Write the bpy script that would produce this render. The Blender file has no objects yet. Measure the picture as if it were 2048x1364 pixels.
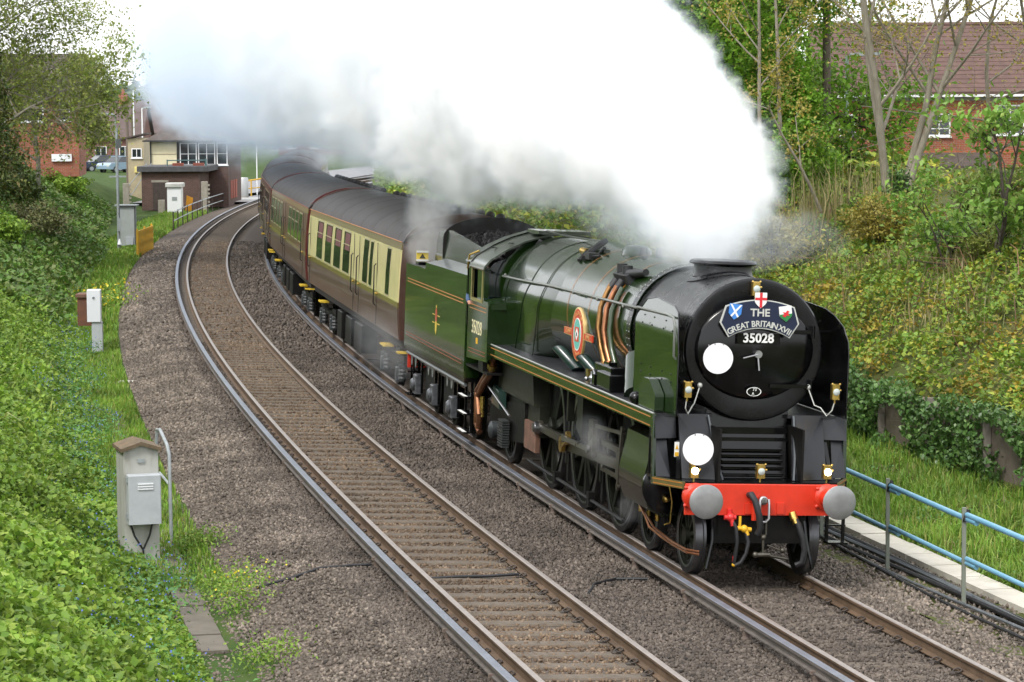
import bpy, math, random
import numpy as np
from mathutils import Vector, Matrix
random.seed(7); rng = np.random.default_rng(11)
R = math.radians
sc = bpy.context.scene
col = sc.collection

# ---------------------------------------------------------------- camera
CAM_H, PITCH, ROLL, FPX = 5.77776, -0.08369, -0.00692, 5451.04
cam = bpy.data.cameras.new('camera'); cam.sensor_width = 36.0; cam.lens = FPX / 2048 * 36
cam.clip_start = 0.5; cam.clip_end = 4000
camo = bpy.data.objects.new('camera', cam); col.objects.link(camo); sc.camera = camo
_f = Vector((0, math.cos(PITCH), math.sin(PITCH))); _r = Vector((1, 0, 0)); _u = _r.cross(_f)
_c, _s = math.cos(ROLL), math.sin(ROLL)
_r2 = _r * _c + _u * _s; _u2 = _u * _c - _r * _s
camo.matrix_world = Matrix(((_r2.x, _u2.x, -_f.x, 0), (_r2.y, _u2.y, -_f.y, 0), (_r2.z, _u2.z, -_f.z, CAM_H), (0, 0, 0, 1)))

# ---------------------------------------------------------------- sky, sun, exposure
SUN_EL, SUN_AZ = R(52), R(215)          # azimuth measured clockwise from +Y: behind the camera, to its left
w = bpy.data.worlds.new('World'); sc.world = w; w.use_nodes = True
nt = w.node_tree; nt.nodes.clear()
sky = nt.nodes.new('ShaderNodeTexSky'); sky.sky_type = 'NISHITA'; sky.sun_disc = False
sky.sun_elevation = SUN_EL; sky.sun_rotation = SUN_AZ; sky.air_density = 1.0; sky.dust_density = 1.5; sky.ozone_density = 1.0
hs = nt.nodes.new('ShaderNodeHueSaturation'); hs.inputs['Saturation'].default_value = 0.22
bg = nt.nodes.new('ShaderNodeBackground'); bg.inputs['Strength'].default_value = 0.15
wo = nt.nodes.new('ShaderNodeOutputWorld')
cl = nt.nodes.new('ShaderNodeMix'); cl.data_type = 'RGBA'; cl.inputs['Factor'].default_value = 0.7; cl.inputs['B'].default_value = (7.0, 7.1, 7.3, 1)   # thin even cloud over the whole sky
nt.links.new(sky.outputs[0], hs.inputs['Color']); nt.links.new(hs.outputs[0], cl.inputs['A']); nt.links.new(cl.outputs['Result'], bg.inputs['Color']); nt.links.new(bg.outputs[0], wo.inputs['Surface'])
sun = bpy.data.lights.new('sun', 'SUN'); sun.energy = 1.5; sun.angle = R(14); sun.color = (1.0, 0.96, 0.9)
suno = bpy.data.objects.new('sun', sun); col.objects.link(suno)
_d = Vector((math.sin(SUN_AZ) * math.cos(SUN_EL), math.cos(SUN_AZ) * math.cos(SUN_EL), math.sin(SUN_EL)))
suno.rotation_euler = _d.to_track_quat('Z', 'Y').to_euler()
sc.view_settings.view_transform = 'Standard'; sc.view_settings.look = 'None'
sc.view_settings.exposure = 0.93; sc.view_settings.gamma = 1.0; sc.view_settings.use_curve_mapping = False
sc.render.engine = 'CYCLES'
cy = sc.cycles
cy.use_denoising = True
try: cy.denoiser = 'OPENIMAGEDENOISE'; cy.denoising_input_passes = 'RGB_ALBEDO_NORMAL'; cy.denoising_prefilter = 'ACCURATE'
except Exception: pass
cy.use_adaptive_sampling = True; cy.adaptive_threshold = 0.02
cy.max_bounces = 32; cy.diffuse_bounces = 3; cy.glossy_bounces = 3; cy.transmission_bounces = 3; cy.transparent_max_bounces = 12
cy.volume_bounces = 28; cy.volume_step_rate = 2.0; cy.volume_max_steps = 256
cy.caustics_reflective = False; cy.caustics_refractive = False

# ---------------------------------------------------------------- helpers
def tag(o, label=None, cat=None, group=None, kind=None):
    if label: o['label'] = label
    if cat: o['category'] = cat
    if group: o['group'] = group
    if kind: o['kind'] = kind
    return o
def empty(name, M=None, label=None, cat=None, group=None):
    o = bpy.data.objects.new(name, None); o.empty_display_size = 0.2; col.objects.link(o)
    if M is not None: o.matrix_world = M
    return tag(o, label, cat, group)
def link(name, me, parent=None, mat=None, M=None):
    o = bpy.data.objects.new(name, me); col.objects.link(o)
    if mat is not None and len(me.materials) == 0: me.materials.append(mat)
    if parent is not None: o.parent = parent
    if M is not None: o.matrix_basis = M
    return o
def np_mesh(name, V, F, smooth=False):
    V = np.asarray(V, np.float32); F = np.asarray(F, np.int32)
    me = bpy.data.meshes.new(name); n, k = F.shape
    me.vertices.add(len(V)); me.vertices.foreach_set('co', V.ravel())
    me.loops.add(n * k); me.loops.foreach_set('vertex_index', F.ravel())
    me.polygons.add(n); me.polygons.foreach_set('loop_start', np.arange(0, n * k, k, dtype=np.int32))
    if smooth: me.polygons.foreach_set('use_smooth', np.ones(n, bool))
    me.update(calc_edges=True); return me
class MB:
    """collects shapes into one mesh"""
    def __init__(s): s.v = []; s.f = []; s.sm = []
    def add(s, vs, fs, smooth=False):
        b = len(s.v); s.v += [tuple(v) for v in vs]; s.f += [tuple(i + b for i in f) for f in fs]; s.sm += [smooth] * len(fs); return s
    def box(s, x0, x1, y0, y1, z0, z1, M=None):
        vs = [(x, y, z) for z in (z0, z1) for y in (y0, y1) for x in (x0, x1)]
        if M is not None: vs = [M @ Vector(v) for v in vs]
        return s.add(vs, [(0, 2, 3, 1), (4, 5, 7, 6), (0, 1, 5, 4), (2, 6, 7, 3), (0, 4, 6, 2), (1, 3, 7, 5)])
    def bev(s, x0, x1, y0, y1, z0, z1, b=.01, M=None):
        """box with its upright and top edges chamfered"""
        L = []
        for z, i in ((z0, 0), (z1 - b, 0), (z1, b)):
            X0, X1, Y0, Y1 = x0 + i, x1 - i, y0 + i, y1 - i; c = b
            L.append([(X0 + c, Y0, z), (X1 - c, Y0, z), (X1, Y0 + c, z), (X1, Y1 - c, z), (X1 - c, Y1, z), (X0 + c, Y1, z), (X0, Y1 - c, z), (X0, Y0 + c, z)])
        return s.loft(L, M=M)
    def loft(s, L, closed=True, caps=True, smooth=False, M=None):
        n = len(L[0]); vs = [Vector(p) for r in L for p in r]
        if M is not None: vs = [M @ v for v in vs]
        fs = []
        for i in range(len(L) - 1):
            for j in range(n if closed else n - 1):
                k = (j + 1) % n; fs.append((i * n + j, i * n + k, (i + 1) * n + k, (i + 1) * n + j))
        s.add(vs, fs, smooth)
        if caps and closed:
            s.add(vs[:n], [tuple(range(n))[::-1]]); s.add(vs[-n:], [tuple(range(n))])
        return s
    def cyl(s, a, b, r0, r1=None, n=12, caps=True, smooth=True):
        a = Vector(a); b = Vector(b); r1 = r0 if r1 is None else r1
        d = (b - a).normalized(); u = d.orthogonal().normalized(); v = d.cross(u)
        L = [[c + (u * math.cos(t) + v * math.sin(t)) * r for t in [2 * math.pi * i / n for i in range(n)]] for c, r in ((a, r0), (b, r1))]
        return s.loft(L, caps=caps, smooth=smooth)
    def tube(s, pts, r, n=8, smooth=True, caps=True):
        P = [Vector(p) for p in pts]; rr = r if isinstance(r, (list, tuple)) else [r] * len(P); L = []
        u = None
        for i, p in enumerate(P):
            d = (P[min(i + 1, len(P) - 1)] - P[max(i - 1, 0)]).normalized()
            u = d.orthogonal().normalized() if u is None else (u - d * u.dot(d)).normalized()
            v = d.cross(u); L.append([p + (u * math.cos(t) + v * math.sin(t)) * rr[i] for t in [2 * math.pi * k / n for k in range(n)]])
        return s.loft(L, smooth=smooth, caps=caps)
    def lathe(s, prof, c=(0, 0, 0), axis=(0, 0, 1), n=24, sx=1, sz=1, smooth=True, caps=True):
        """prof: (radius, along)"""
        d = Vector(axis).normalized(); c = Vector(c)
        u = Vector((1, 0, 0)) if abs(d.x) < .9 else Vector((0, 1, 0)); v = d.cross(u)
        L = [[c + d * h + (u * math.cos(t) * sx + v * math.sin(t) * sz) * r for t in [2 * math.pi * k / n for k in range(n)]] for r, h in prof]
        return s.loft(L, smooth=smooth, caps=caps)
    def prism(s, poly, h0, h1, ax='x', M=None):
        """poly in the two other axes, pushed from h0 to h1 along ax"""
        def P(a, b, h): return {'x': (h, a, b), 'y': (a, h, b), 'z': (a, b, h)}[ax]
        return s.loft([[P(a, b, h) for a, b in poly] for h in (h0, h1)], M=M)
    def ball(s, c, r, n=10, m=6, sx=1, sy=1, sz=1):
        L = []
        for i in range(m + 1):
            t = math.pi * min(max(i / m, .02), .98)
            L.append([(c[0] + sx * r * math.sin(t) * math.cos(a), c[1] + sy * r * math.sin(t) * math.sin(a), c[2] - sz * r * math.cos(t)) for a in [2 * math.pi * k / n for k in range(n)]])
        return s.loft(L, smooth=True)
    def mesh(s, name):
        me = bpy.data.meshes.new(name); me.from_pydata(s.v, [], s.f); me.polygons.foreach_set('use_smooth', s.sm); me.update()
        return me
    def build(s, name, mat, parent=None, M=None, bevel=0, auto=True):
        me = s.mesh(name); o = link(name, me, parent, mat, M)
        import bmesh
        bm = bmesh.new(); bm.from_mesh(me); bmesh.ops.recalc_face_normals(bm, faces=bm.faces); bm.to_mesh(me); bm.free()
        if any(s.sm) and auto:
            try: me.set_sharp_from_angle(angle=R(38))
            except Exception: pass
        if bevel:
            b = o.modifiers.new('bevel', 'BEVEL'); b.width = bevel; b.segments = 2; b.limit_method = 'ANGLE'; b.angle_limit = R(35)
        return o
def copy_tree(o, M=None, parent=None, label=None):
    c = o.copy(); col.objects.link(c); c.parent = parent
    if M is not None:
        if parent is None: c.matrix_world = M
        else: c.matrix_basis = M
    if label: c['label'] = label
    for ch in list(o.children): copy_tree(ch, None, c)
    return c
_txt = {}
def text_mesh(s, size, depth=0.004, offset=0.0, align='CENTER'):
    k = (s, size, depth, offset, align)
    if k in _txt: return _txt[k]
    cu = bpy.data.curves.new('lettering', 'FONT'); cu.body = s; cu.size = size; cu.extrude = depth; cu.offset = offset; cu.align_x = align; cu.align_y = 'CENTER'; cu.resolution_u = 3
    o = bpy.data.objects.new('lettering', cu); col.objects.link(o)
    me = bpy.data.meshes.new_from_object(o.evaluated_get(bpy.context.evaluated_depsgraph_get()))
    bpy.data.objects.remove(o); bpy.data.curves.remove(cu); _txt[k] = me
    return me
def letters(name, s, size, mat, parent, M, sx=1.0, depth=.004, offset=0.0):
    me = text_mesh(s, size, depth, offset).copy(); me.materials.clear()
    return link(name, me, parent, mat, M @ Matrix.Diagonal((sx, 1, 1, 1)))
def FX(x, y, z, out=-1):
    """text frame on a plane x = const; out=-1 faces -x (read from the left side): text runs towards -y ... its right is -y"""
    if out < 0: return Matrix(((0, 0, -1, x), (-1, 0, 0, y), (0, 1, 0, z), (0, 0, 0, 1)))
    return Matrix(((0, 0, 1, x), (1, 0, 0, y), (0, 1, 0, z), (0, 0, 0, 1)))
def FY(x, y, z, roll=0.0):
    """text frame facing -y"""
    return Matrix(((1, 0, 0, x), (0, 0, -1, y), (0, 1, 0, z), (0, 0, 0, 1))) @ Matrix.Rotation(roll, 4, 'Z')

# ---------------------------------------------------------------- materials
M_ = {}
def mat(name, c, rough=.5, metal=0., var=.0, vscale=6., c2=None, bump=0., bscale=40., coat=0., spec=.5, streak=0., island=0., trans=0., emit=None, estr=0., c3=None, detail=4.):
    if name in M_: return M_[name]
    m = bpy.data.materials.new(name); m.use_nodes = True; n = m.node_tree; n.nodes.clear(); N = n.nodes.new; Lk = n.links.new
    o = N('ShaderNodeOutputMaterial'); b = N('ShaderNodeBsdfPrincipled'); Lk(b.outputs[0], o.inputs[0])
    b.inputs['Roughness'].default_value = rough; b.inputs['Metallic'].default_value = metal
    b.inputs['Specular IOR Level'].default_value = spec
    if coat: b.inputs['Coat Weight'].default_value = coat; b.inputs['Coat Roughness'].default_value = .04
    base = (*c, 1)
    last = None
    tc = N('ShaderNodeTexCoord')
    if var or c2:
        no = N('ShaderNodeTexNoise'); no.inputs['Scale'].default_value = vscale; no.inputs['Detail'].default_value = detail; no.inputs['Roughness'].default_value = .6
        if streak:
            mp = N('ShaderNodeMapping'); mp.inputs['Scale'].default_value = (1, 1, streak); Lk(tc.outputs['Object'], mp.inputs[0]); Lk(mp.outputs[0], no.inputs['Vector'])
        else: Lk(tc.outputs['Object'], no.inputs['Vector'])
        rp = N('ShaderNodeValToRGB'); e = rp.color_ramp.elements
        e[0].position = .3; e[1].position = .72
        if c2: e[0].color = base; e[1].color = (*c2, 1)
        else: e[0].color = tuple(x * (1 - var) for x in c) + (1,); e[1].color = tuple(min(1, x * (1 + var)) for x in c) + (1,)
        if c3: q = e.new(.5); q.color = (*c3, 1)
        Lk(no.outputs['Fac'], rp.inputs[0]); last = rp.outputs[0]
        if rough < .9 and not coat:
            mr = N('ShaderNodeMapRange'); mr.inputs['To Min'].default_value = max(0, rough - .1); mr.inputs['To Max'].default_value = min(1, rough + .12); Lk(no.outputs['Fac'], mr.inputs[0]); Lk(mr.outputs[0], b.inputs['Roughness'])
    if island:
        g = N('ShaderNodeNewGeometry'); h = N('ShaderNodeHueSaturation')
        mr = N('ShaderNodeMapRange'); mr.inputs['To Min'].default_value = 1 - island; mr.inputs['To Max'].default_value = 1 + island
        Lk(g.outputs['Random Per Island'], mr.inputs[0]); Lk(mr.outputs[0], h.inputs['Value'])
        if last: Lk(last, h.inputs['Color'])
        else: h.inputs['Color'].default_value = base
        last = h.outputs[0]
    if last: Lk(last, b.inputs['Base Color'])
    else: b.inputs['Base Color'].default_value = base
    if bump:
        nb = N('ShaderNodeTexNoise'); nb.inputs['Scale'].default_value = bscale; nb.inputs['Detail'].default_value = 5; Lk(tc.outputs['Object'], nb.inputs['Vector'])
        bp = N('ShaderNodeBump'); bp.inputs['Strength'].default_value = bump; bp.inputs['Distance'].default_value = .02; Lk(nb.outputs['Fac'], bp.inputs['Height']); Lk(bp.outputs[0], b.inputs['Normal'])
        if coat: Lk(bp.outputs[0], b.inputs['Coat Normal'])
    if emit: b.inputs['Emission Color'].default_value = (*emit, 1); b.inputs['Emission Strength'].default_value = estr
    M_[name] = m; return m
def leaf_mat(name, cols, trans=.35, rough=.5):
    """cols: colour stops picked per leaf"""
    m = bpy.data.materials.new(name); m.use_nodes = True; n = m.node_tree; n.nodes.clear(); N = n.nodes.new; Lk = n.links.new
    o = N('ShaderNodeOutputMaterial'); g = N('ShaderNodeNewGeometry'); rp = N('ShaderNodeValToRGB'); rp.color_ramp.interpolation = 'LINEAR'
    e = rp.color_ramp.elements
    while len(e) < len(cols): e.new(.5)
    for i, cc in enumerate(cols): e[i].position = i / (len(cols) - 1); e[i].color = (*cc, 1)
    Lk(g.outputs['Random Per Island'], rp.inputs[0])
    tc = N('ShaderNodeTexCoord'); no = N('ShaderNodeTexNoise'); no.inputs['Scale'].default_value = .7; no.inputs['Detail'].default_value = 3; Lk(tc.outputs['Object'], no.inputs['Vector'])
    h = N('ShaderNodeHueSaturation'); mr = N('ShaderNodeMapRange'); mr.inputs['From Min'].default_value = .3; mr.inputs['From Max'].default_value = .7; mr.inputs['To Min'].default_value = .65; mr.inputs['To Max'].default_value = 1.3
    Lk(no.outputs['Fac'], mr.inputs[0]); Lk(mr.outputs[0], h.inputs['Value']); Lk(rp.outputs[0], h.inputs['Color'])
    d = N('ShaderNodeBsdfPrincipled'); d.inputs['Roughness'].default_value = rough; d.inputs['Specular IOR Level'].default_value = .35; Lk(h.outputs[0], d.inputs['Base Color'])
    t = N('ShaderNodeBsdfTranslucent'); Lk(h.outputs[0], t.inputs['Color'])
    mx = N('ShaderNodeMixShader'); mx.inputs[0].default_value = trans; Lk(d.outputs[0], mx.inputs[1]); Lk(t.outputs[0], mx.inputs[2]); Lk(mx.outputs[0], o.inputs[0])
    M_[name] = m; return m

# ---------------------------------------------------------------- alignment of the two tracks (arc length s, lateral offset, height over the canted rail plane)
CANT, OFF_B, Z_B = 0.0425, 3.468, -0.1442
_ds = .25; _sa = np.arange(-60, 420, _ds)
_k = np.interp(_sa, [0, 30, 60, 100], [0.00111, 0.00133, 0.0014, 0.00143])
_i0 = int(60 / _ds); _th = -0.22248 + np.concatenate([[0], np.cumsum(_k[:-1] * _ds)]); _th -= _th[_i0] + 0.22248
_x = np.concatenate([[0], np.cumsum(np.sin(_th) * _ds)[:-1]]); _y = np.concatenate([[0], np.cumsum(np.cos(_th) * _ds)[:-1]])
_x += 2.65302 - _x[_i0]; _y += 20 - _y[_i0]
def plan(s, lat):
    X = np.interp(s, _sa, _x); Y = np.interp(s, _sa, _y); T = np.interp(s, _sa, _th)
    return X + lat * np.cos(T), Y - lat * np.sin(T)
def tp(s, lat=0., h=0., tr='B'):
    L = (OFF_B if tr == 'B' else 0) + lat * math.cos(CANT) + h * math.sin(CANT)
    x, y = plan(s, L)
    return Vector((float(x), float(y), (Z_B if tr == 'B' else 0) - lat * math.sin(CANT) + h * math.cos(CANT)))
def frame(sa, sb, so, tr='B'):
    a = tp(sa, tr=tr); b = tp(sb, tr=tr); y = (b - a).normalized(); sm = (sa + sb) / 2
    up = tp(sm, 0, 1, tr) - tp(sm, 0, 0, tr); z = (up - y * up.dot(y)).normalized(); x = y.cross(z); o = a + y * (so - sa)
    return Matrix(((x.x, y.x, z.x, o.x), (x.y, y.y, z.y, o.y), (x.z, y.z, z.z, o.z), (0, 0, 0, 1)))
# ================================================================= terrain
def prof_left(s, lat):
    sh = np.interp(s, [100, 150], [0, 4.2])
    z = np.interp(lat + sh, [-200, -90, -30, -11, -9, -5.2, -4.5, -3.4, -3.0], [5, 4, 3.4, 3.1, 2.6, .05, -.38, -.42, -.30])
    zf = np.interp(lat, [-200, -16, -9, -3.0], [1.1, .8, -.1, -.30]); k = np.interp(s, [158, 176], [0, 1])
    return z * (1 - k) + zf * k
def prof_right(s, lat):
    k = np.interp(s, [150, 200], [1, .6])
    z = np.interp(lat, [5.0, 5.6, 10.1, 10.36, 14, 17, 40, 200], [-.42, -.5, -.45, .72, 2.6, 3.1, 3.4, 5])
    return np.where(z > 0, z * k, z)
def prof_mid(s, lat):
    return np.interp(lat, [-3.0, -1.8, -.95, -.85, -.6, .6, .85, 1.0, 1.7, 2.1, 2.6, 5.1], [-.30, -.09, -.11, -.15, -.172, -.224, -.24, -.215, -.24, -.25, -.30, -.42])
def ground_z(s, lat):
    s = np.asarray(s, float); lat = np.asarray(lat, float)
    return np.where(lat < -3.0, prof_left(s, lat), np.where(lat > 5.0, prof_right(s, lat), prof_mid(s, lat)))
def sheet(name, ss, ll, fz, m, label=None, noise=0.0, kind='structure'):
    S, L = np.meshgrid(ss, ll, indexing='ij'); X, Y = plan(S, L); Z = fz(S, L)
    if noise: Z = Z + noise * (np.sin(S * 1.7 + L * 2.3) * np.sin(S * .9 - L * 1.9) + .5 * np.sin(S * 3.7 + 1.3) * np.sin(L * 4.1 + S))
    n, k = S.shape; V = np.stack([X, Y, Z], -1).reshape(-1, 3)
    i = np.arange(n - 1)[:, None] * k + np.arange(k - 1)[None]; i = i.ravel()
    F = np.stack([i, i + 1, i + k + 1, i + k], 1)
    o = link(name, np_mesh(name, V, F[:, ::-1], True), None, m); tag(o, label, kind=kind); return o
def soil_mat(name, c1, c2, c3, scale):
    return mat(name, c1, .95, c2=c2, c3=c3, vscale=scale, bump=.5, bscale=9, spec=.1, detail=6)
ballast_m = mat('ballast', (.07, .057, .047), .9, c2=(.15, .122, .10), c3=(.10, .081, .067), vscale=14, bump=1., bscale=26, spec=.15, detail=6)
bank_m = soil_mat('bank_soil', (.03, .05, .014), (.08, .10, .03), (.045, .08, .02), 1.3)
bankR_m = soil_mat('bank_soil_dry', (.06, .065, .02), (.13, .11, .045), (.07, .085, .025), 1.1)
sheet('ballast_bed', np.arange(-12, 235, .5), np.linspace(-3.0, 5.1, 34), lambda s, l: prof_mid(s, l), ballast_m)
sheet('embankment_left', np.concatenate([np.arange(-22, 170, 1.), np.arange(170, 400, 10.)]), np.concatenate([[-200, -120, -80, -55, -40, -30, -24, -20, -17, -15], np.arange(-14, -2.9, .5)]), lambda s, l: np.where(l > -3.01, -.30, prof_left(s, l)), bank_m, noise=.03)
sheet('embankment_right', np.concatenate([np.arange(-22, 150, 1.), np.arange(150, 400, 10.)]), np.concatenate([np.arange(5.1, 10., .5), [10.05, 10.4, 10.8], np.arange(11.3, 20, .6), [22, 26, 32, 40, 60, 90, 140, 200]]), lambda s, l: np.where(l < 5.11, -.43, prof_right(s, l)), bankR_m, noise=.03)
gm = soil_mat('far_ground', (.04, .07, .02), (.09, .12, .04), (.06, .09, .03), .02)
o = MB().add([(-2500, -300, -1.2), (2500, -300, -1.2), (2500, 3500, -1.2), (-2500, 3500, -1.2)], [(0, 1, 2, 3)]).build('ground', gm); tag(o, kind='structure')

# ================================================================= ballast stones
def stones(name, n, s_rng, l_fn, size, m, parent=None):
    s = rng.uniform(*s_rng, n); l = l_fn(n); X, Y = plan(s, l); Z = ground_z(s, l)
    r = rng.uniform(.6, 1.25, n) * size
    base = np.array([[1, 0, 0], [-1, 0, 0], [0, 1, 0], [0, -1, 0], [0, 0, 1], [0, 0, -1]], float)
    D = base[None] * r[:, None, None] * rng.uniform(.65, 1.3, (n, 6, 1)) + rng.normal(0, .22, (n, 6, 3)) * r[:, None, None]
    D[:, :, 2] *= .75
    # random turn
    q = rng.normal(size=(n, 4)); q /= np.linalg.norm(q, axis=1)[:, None]; a, b, c, d = q.T
    Rm = np.stack([1 - 2 * (c * c + d * d), 2 * (b * c - a * d), 2 * (b * d + a * c), 2 * (b * c + a * d), 1 - 2 * (b * b + d * d), 2 * (c * d - a * b), 2 * (b * d - a * c), 2 * (c * d + a * b), 1 - 2 * (b * b + c * c)], 1).reshape(n, 3, 3)
    D = np.einsum('nij,nkj->nki', Rm, D)
    P = np.stack([X, Y, Z + r * rng.uniform(-.1, .45, n)], 1)
    V = (P[:, None] + D).reshape(-1, 3)
    f = np.array([[0, 2, 4], [2, 1, 4], [1, 3, 4], [3, 0, 4], [2, 0, 5], [1, 2, 5], [3, 1, 5], [0, 3, 5]])
    F = (np.arange(n)[:, None, None] * 6 + f[None]).reshape(-1, 3)
    o = link(name, np_mesh(name, V, F), parent, m); return o
def stone_mat(name, cols):
    m = leaf_mat(name, cols, 0., .85); return m
st_dark = stone_mat('stone_dark', [(0.045, 0.038, 0.032), (0.078, 0.063, 0.052), (0.121, 0.098, 0.081), (0.085, 0.068, 0.054), (0.170, 0.141, 0.118), (0.064, 0.052, 0.045)])
st_rust = stone_mat('stone_rust', [(0.085, 0.058, 0.039), (0.121, 0.078, 0.049), (0.149, 0.102, 0.063), (0.099, 0.074, 0.053), (0.170, 0.118, 0.076), (0.227, 0.174, 0.126)])
st_pink = stone_mat('stone_pink', [(0.089, 0.076, 0.063), (0.153, 0.123, 0.098), (0.217, 0.176, 0.143), (0.115, 0.096, 0.079), (0.281, 0.234, 0.192), (0.095, 0.081, 0.066)])
U = lambda a, b: (lambda n: rng.uniform(a, b, n))
bs = empty('ballast', None); tag(bs, 'brown grey stone ballast around both railway tracks', kind='stuff')
stones('ballast_stone', 11000, (5, 26), U(-.68, .68), .027, st_rust, bs)
stones('ballast_stone', 9000, (26, 52), U(-.68, .68), .032, st_rust, bs)
stones('ballast_stone', 26000, (5, 26), U(.8, 2.7), .029, st_dark, bs)
stones('ballast_stone', 13000, (26, 50), U(.8, 2.7), .034, st_dark, bs)
stones('ballast_stone', 20000, (5, 26), U(2.7, 4.9), .029, st_dark, bs)
stones('ballast_stone', 7000, (4, 22), U(4.3, 5.5), .033, st_pink, bs)
stones('ballast_stone', 14000, (7, 26), U(-1.8, -.82), .028, st_dark, bs)
stones('ballast_stone', 8000, (26, 52), U(-1.8, -.82), .034, st_dark, bs)
stones('ballast_stone', 11000, (7, 28), U(-3.3, -1.5), .030, st_pink, bs)
stones('ballast_stone', 6000, (7, 28), U(-2.6, -1.3), .030, st_dark, bs)
stones('ballast_stone', 8000, (28, 50), U(-3.0, -1.4), .036, st_pink, bs)
stones('ballast_stone', 9000, (50, 110), U(-2.9, -1.3), .055, st_pink, bs)
stones('ballast_stone', 6000, (50, 110), U(-2.2, -1.2), .055, st_dark, bs)
stones('ballast_stone', 6000, (50, 110), U(.8, 2.6), .055, st_dark, bs)
stones('ballast_stone', 6000, (50, 110), U(-.68, .68), .045, st_rust, bs)
stones('ballast_stone', 9000, (3, 30), U(5.2, 6.6), .035, st_pink, bs)
stones('ballast_stone', 5000, (3, 30), U(5.0, 6.9), .028, st_dark, bs)
stones('ballast_stone', 5000, (4, 24), U(-4.3, -3.0), .03, st_pink, bs)
for c in bs.children: c['kind'] = 'stuff'

# ================================================================= the two tracks
rust = mat('rail_rust', (.11, .072, .045), .75, var=.3, vscale=3, spec=.3)
steel = mat('rail_steel', (.33, .29, .265), .5, .55, var=.12, vscale=5)
csteel = mat('conductor_steel', (.19, .205, .24), .45, .5, var=.15, vscale=3)
cgrey = mat('conductor_side', (.10, .085, .075), .7, var=.3, vscale=4)
conc_s = mat('sleeper_concrete', (.085, .066, .048), .9, c2=(.14, .112, .085), vscale=9, bump=.25, bscale=60)
clip_m = mat('clip_iron', (.05, .038, .03), .7, var=.3, vscale=20)
def rail_mesh(name, tr, lat, ss, prof, top_idx, h0, m0, m1):
    """profile (across, up) swept along the track; faces in top_idx get the worn steel"""
    k = len(prof); V = []; F = []; mi = []
    for s in ss:
        for a, b in prof: V.append(tp(s, lat + a, h0 + b, tr))
    for i in range(len(ss) - 1):
        for j in range(k):
            F.append((i * k + j, i * k + (j + 1) % k, (i + 1) * k + (j + 1) % k, (i + 1) * k + j)); mi.append(1 if j in top_idx else 0)
    me = bpy.data.meshes.new(name); me.from_pydata(V, [], F); me.materials.append(m0); me.materials.append(m1)
    me.polygons.foreach_set('material_index', mi); me.update()
    import bmesh
    bm = bmesh.new(); bm.from_mesh(me); bmesh.ops.recalc_face_normals(bm, faces=bm.faces); bm.to_mesh(me); bm.free()
    return me
RAILP = [(-.07, -.159), (.07, -.159), (.07, -.148), (.014, -.13), (.010, -.05), (.035, -.036), (.036, -.010), (.026, -.001), (-.026, -.001), (-.036, -.010), (-.035, -.036), (-.010, -.05), (-.014, -.13), (-.07, -.148)]
CONDP = [(-.055, -.125), (.055, -.125), (.055, -.112), (.025, -.10), (.025, -.05), (.05, -.04), (.05, -.006), (.042, 0), (-.042, 0), (-.05, -.006), (-.05, -.04), (-.025, -.05), (-.025, -.10), (-.055, -.112)]
ss_r = list(np.arange(-14, 60, 1.)) + list(np.arange(60, 240, 2.))
SL = .632
sl_me = MB().bev(-1.25, 1.25, -.13, .13, -.37, -.17, .02).mesh('sleeper'); sl_me.materials.append(conc_s)
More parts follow.
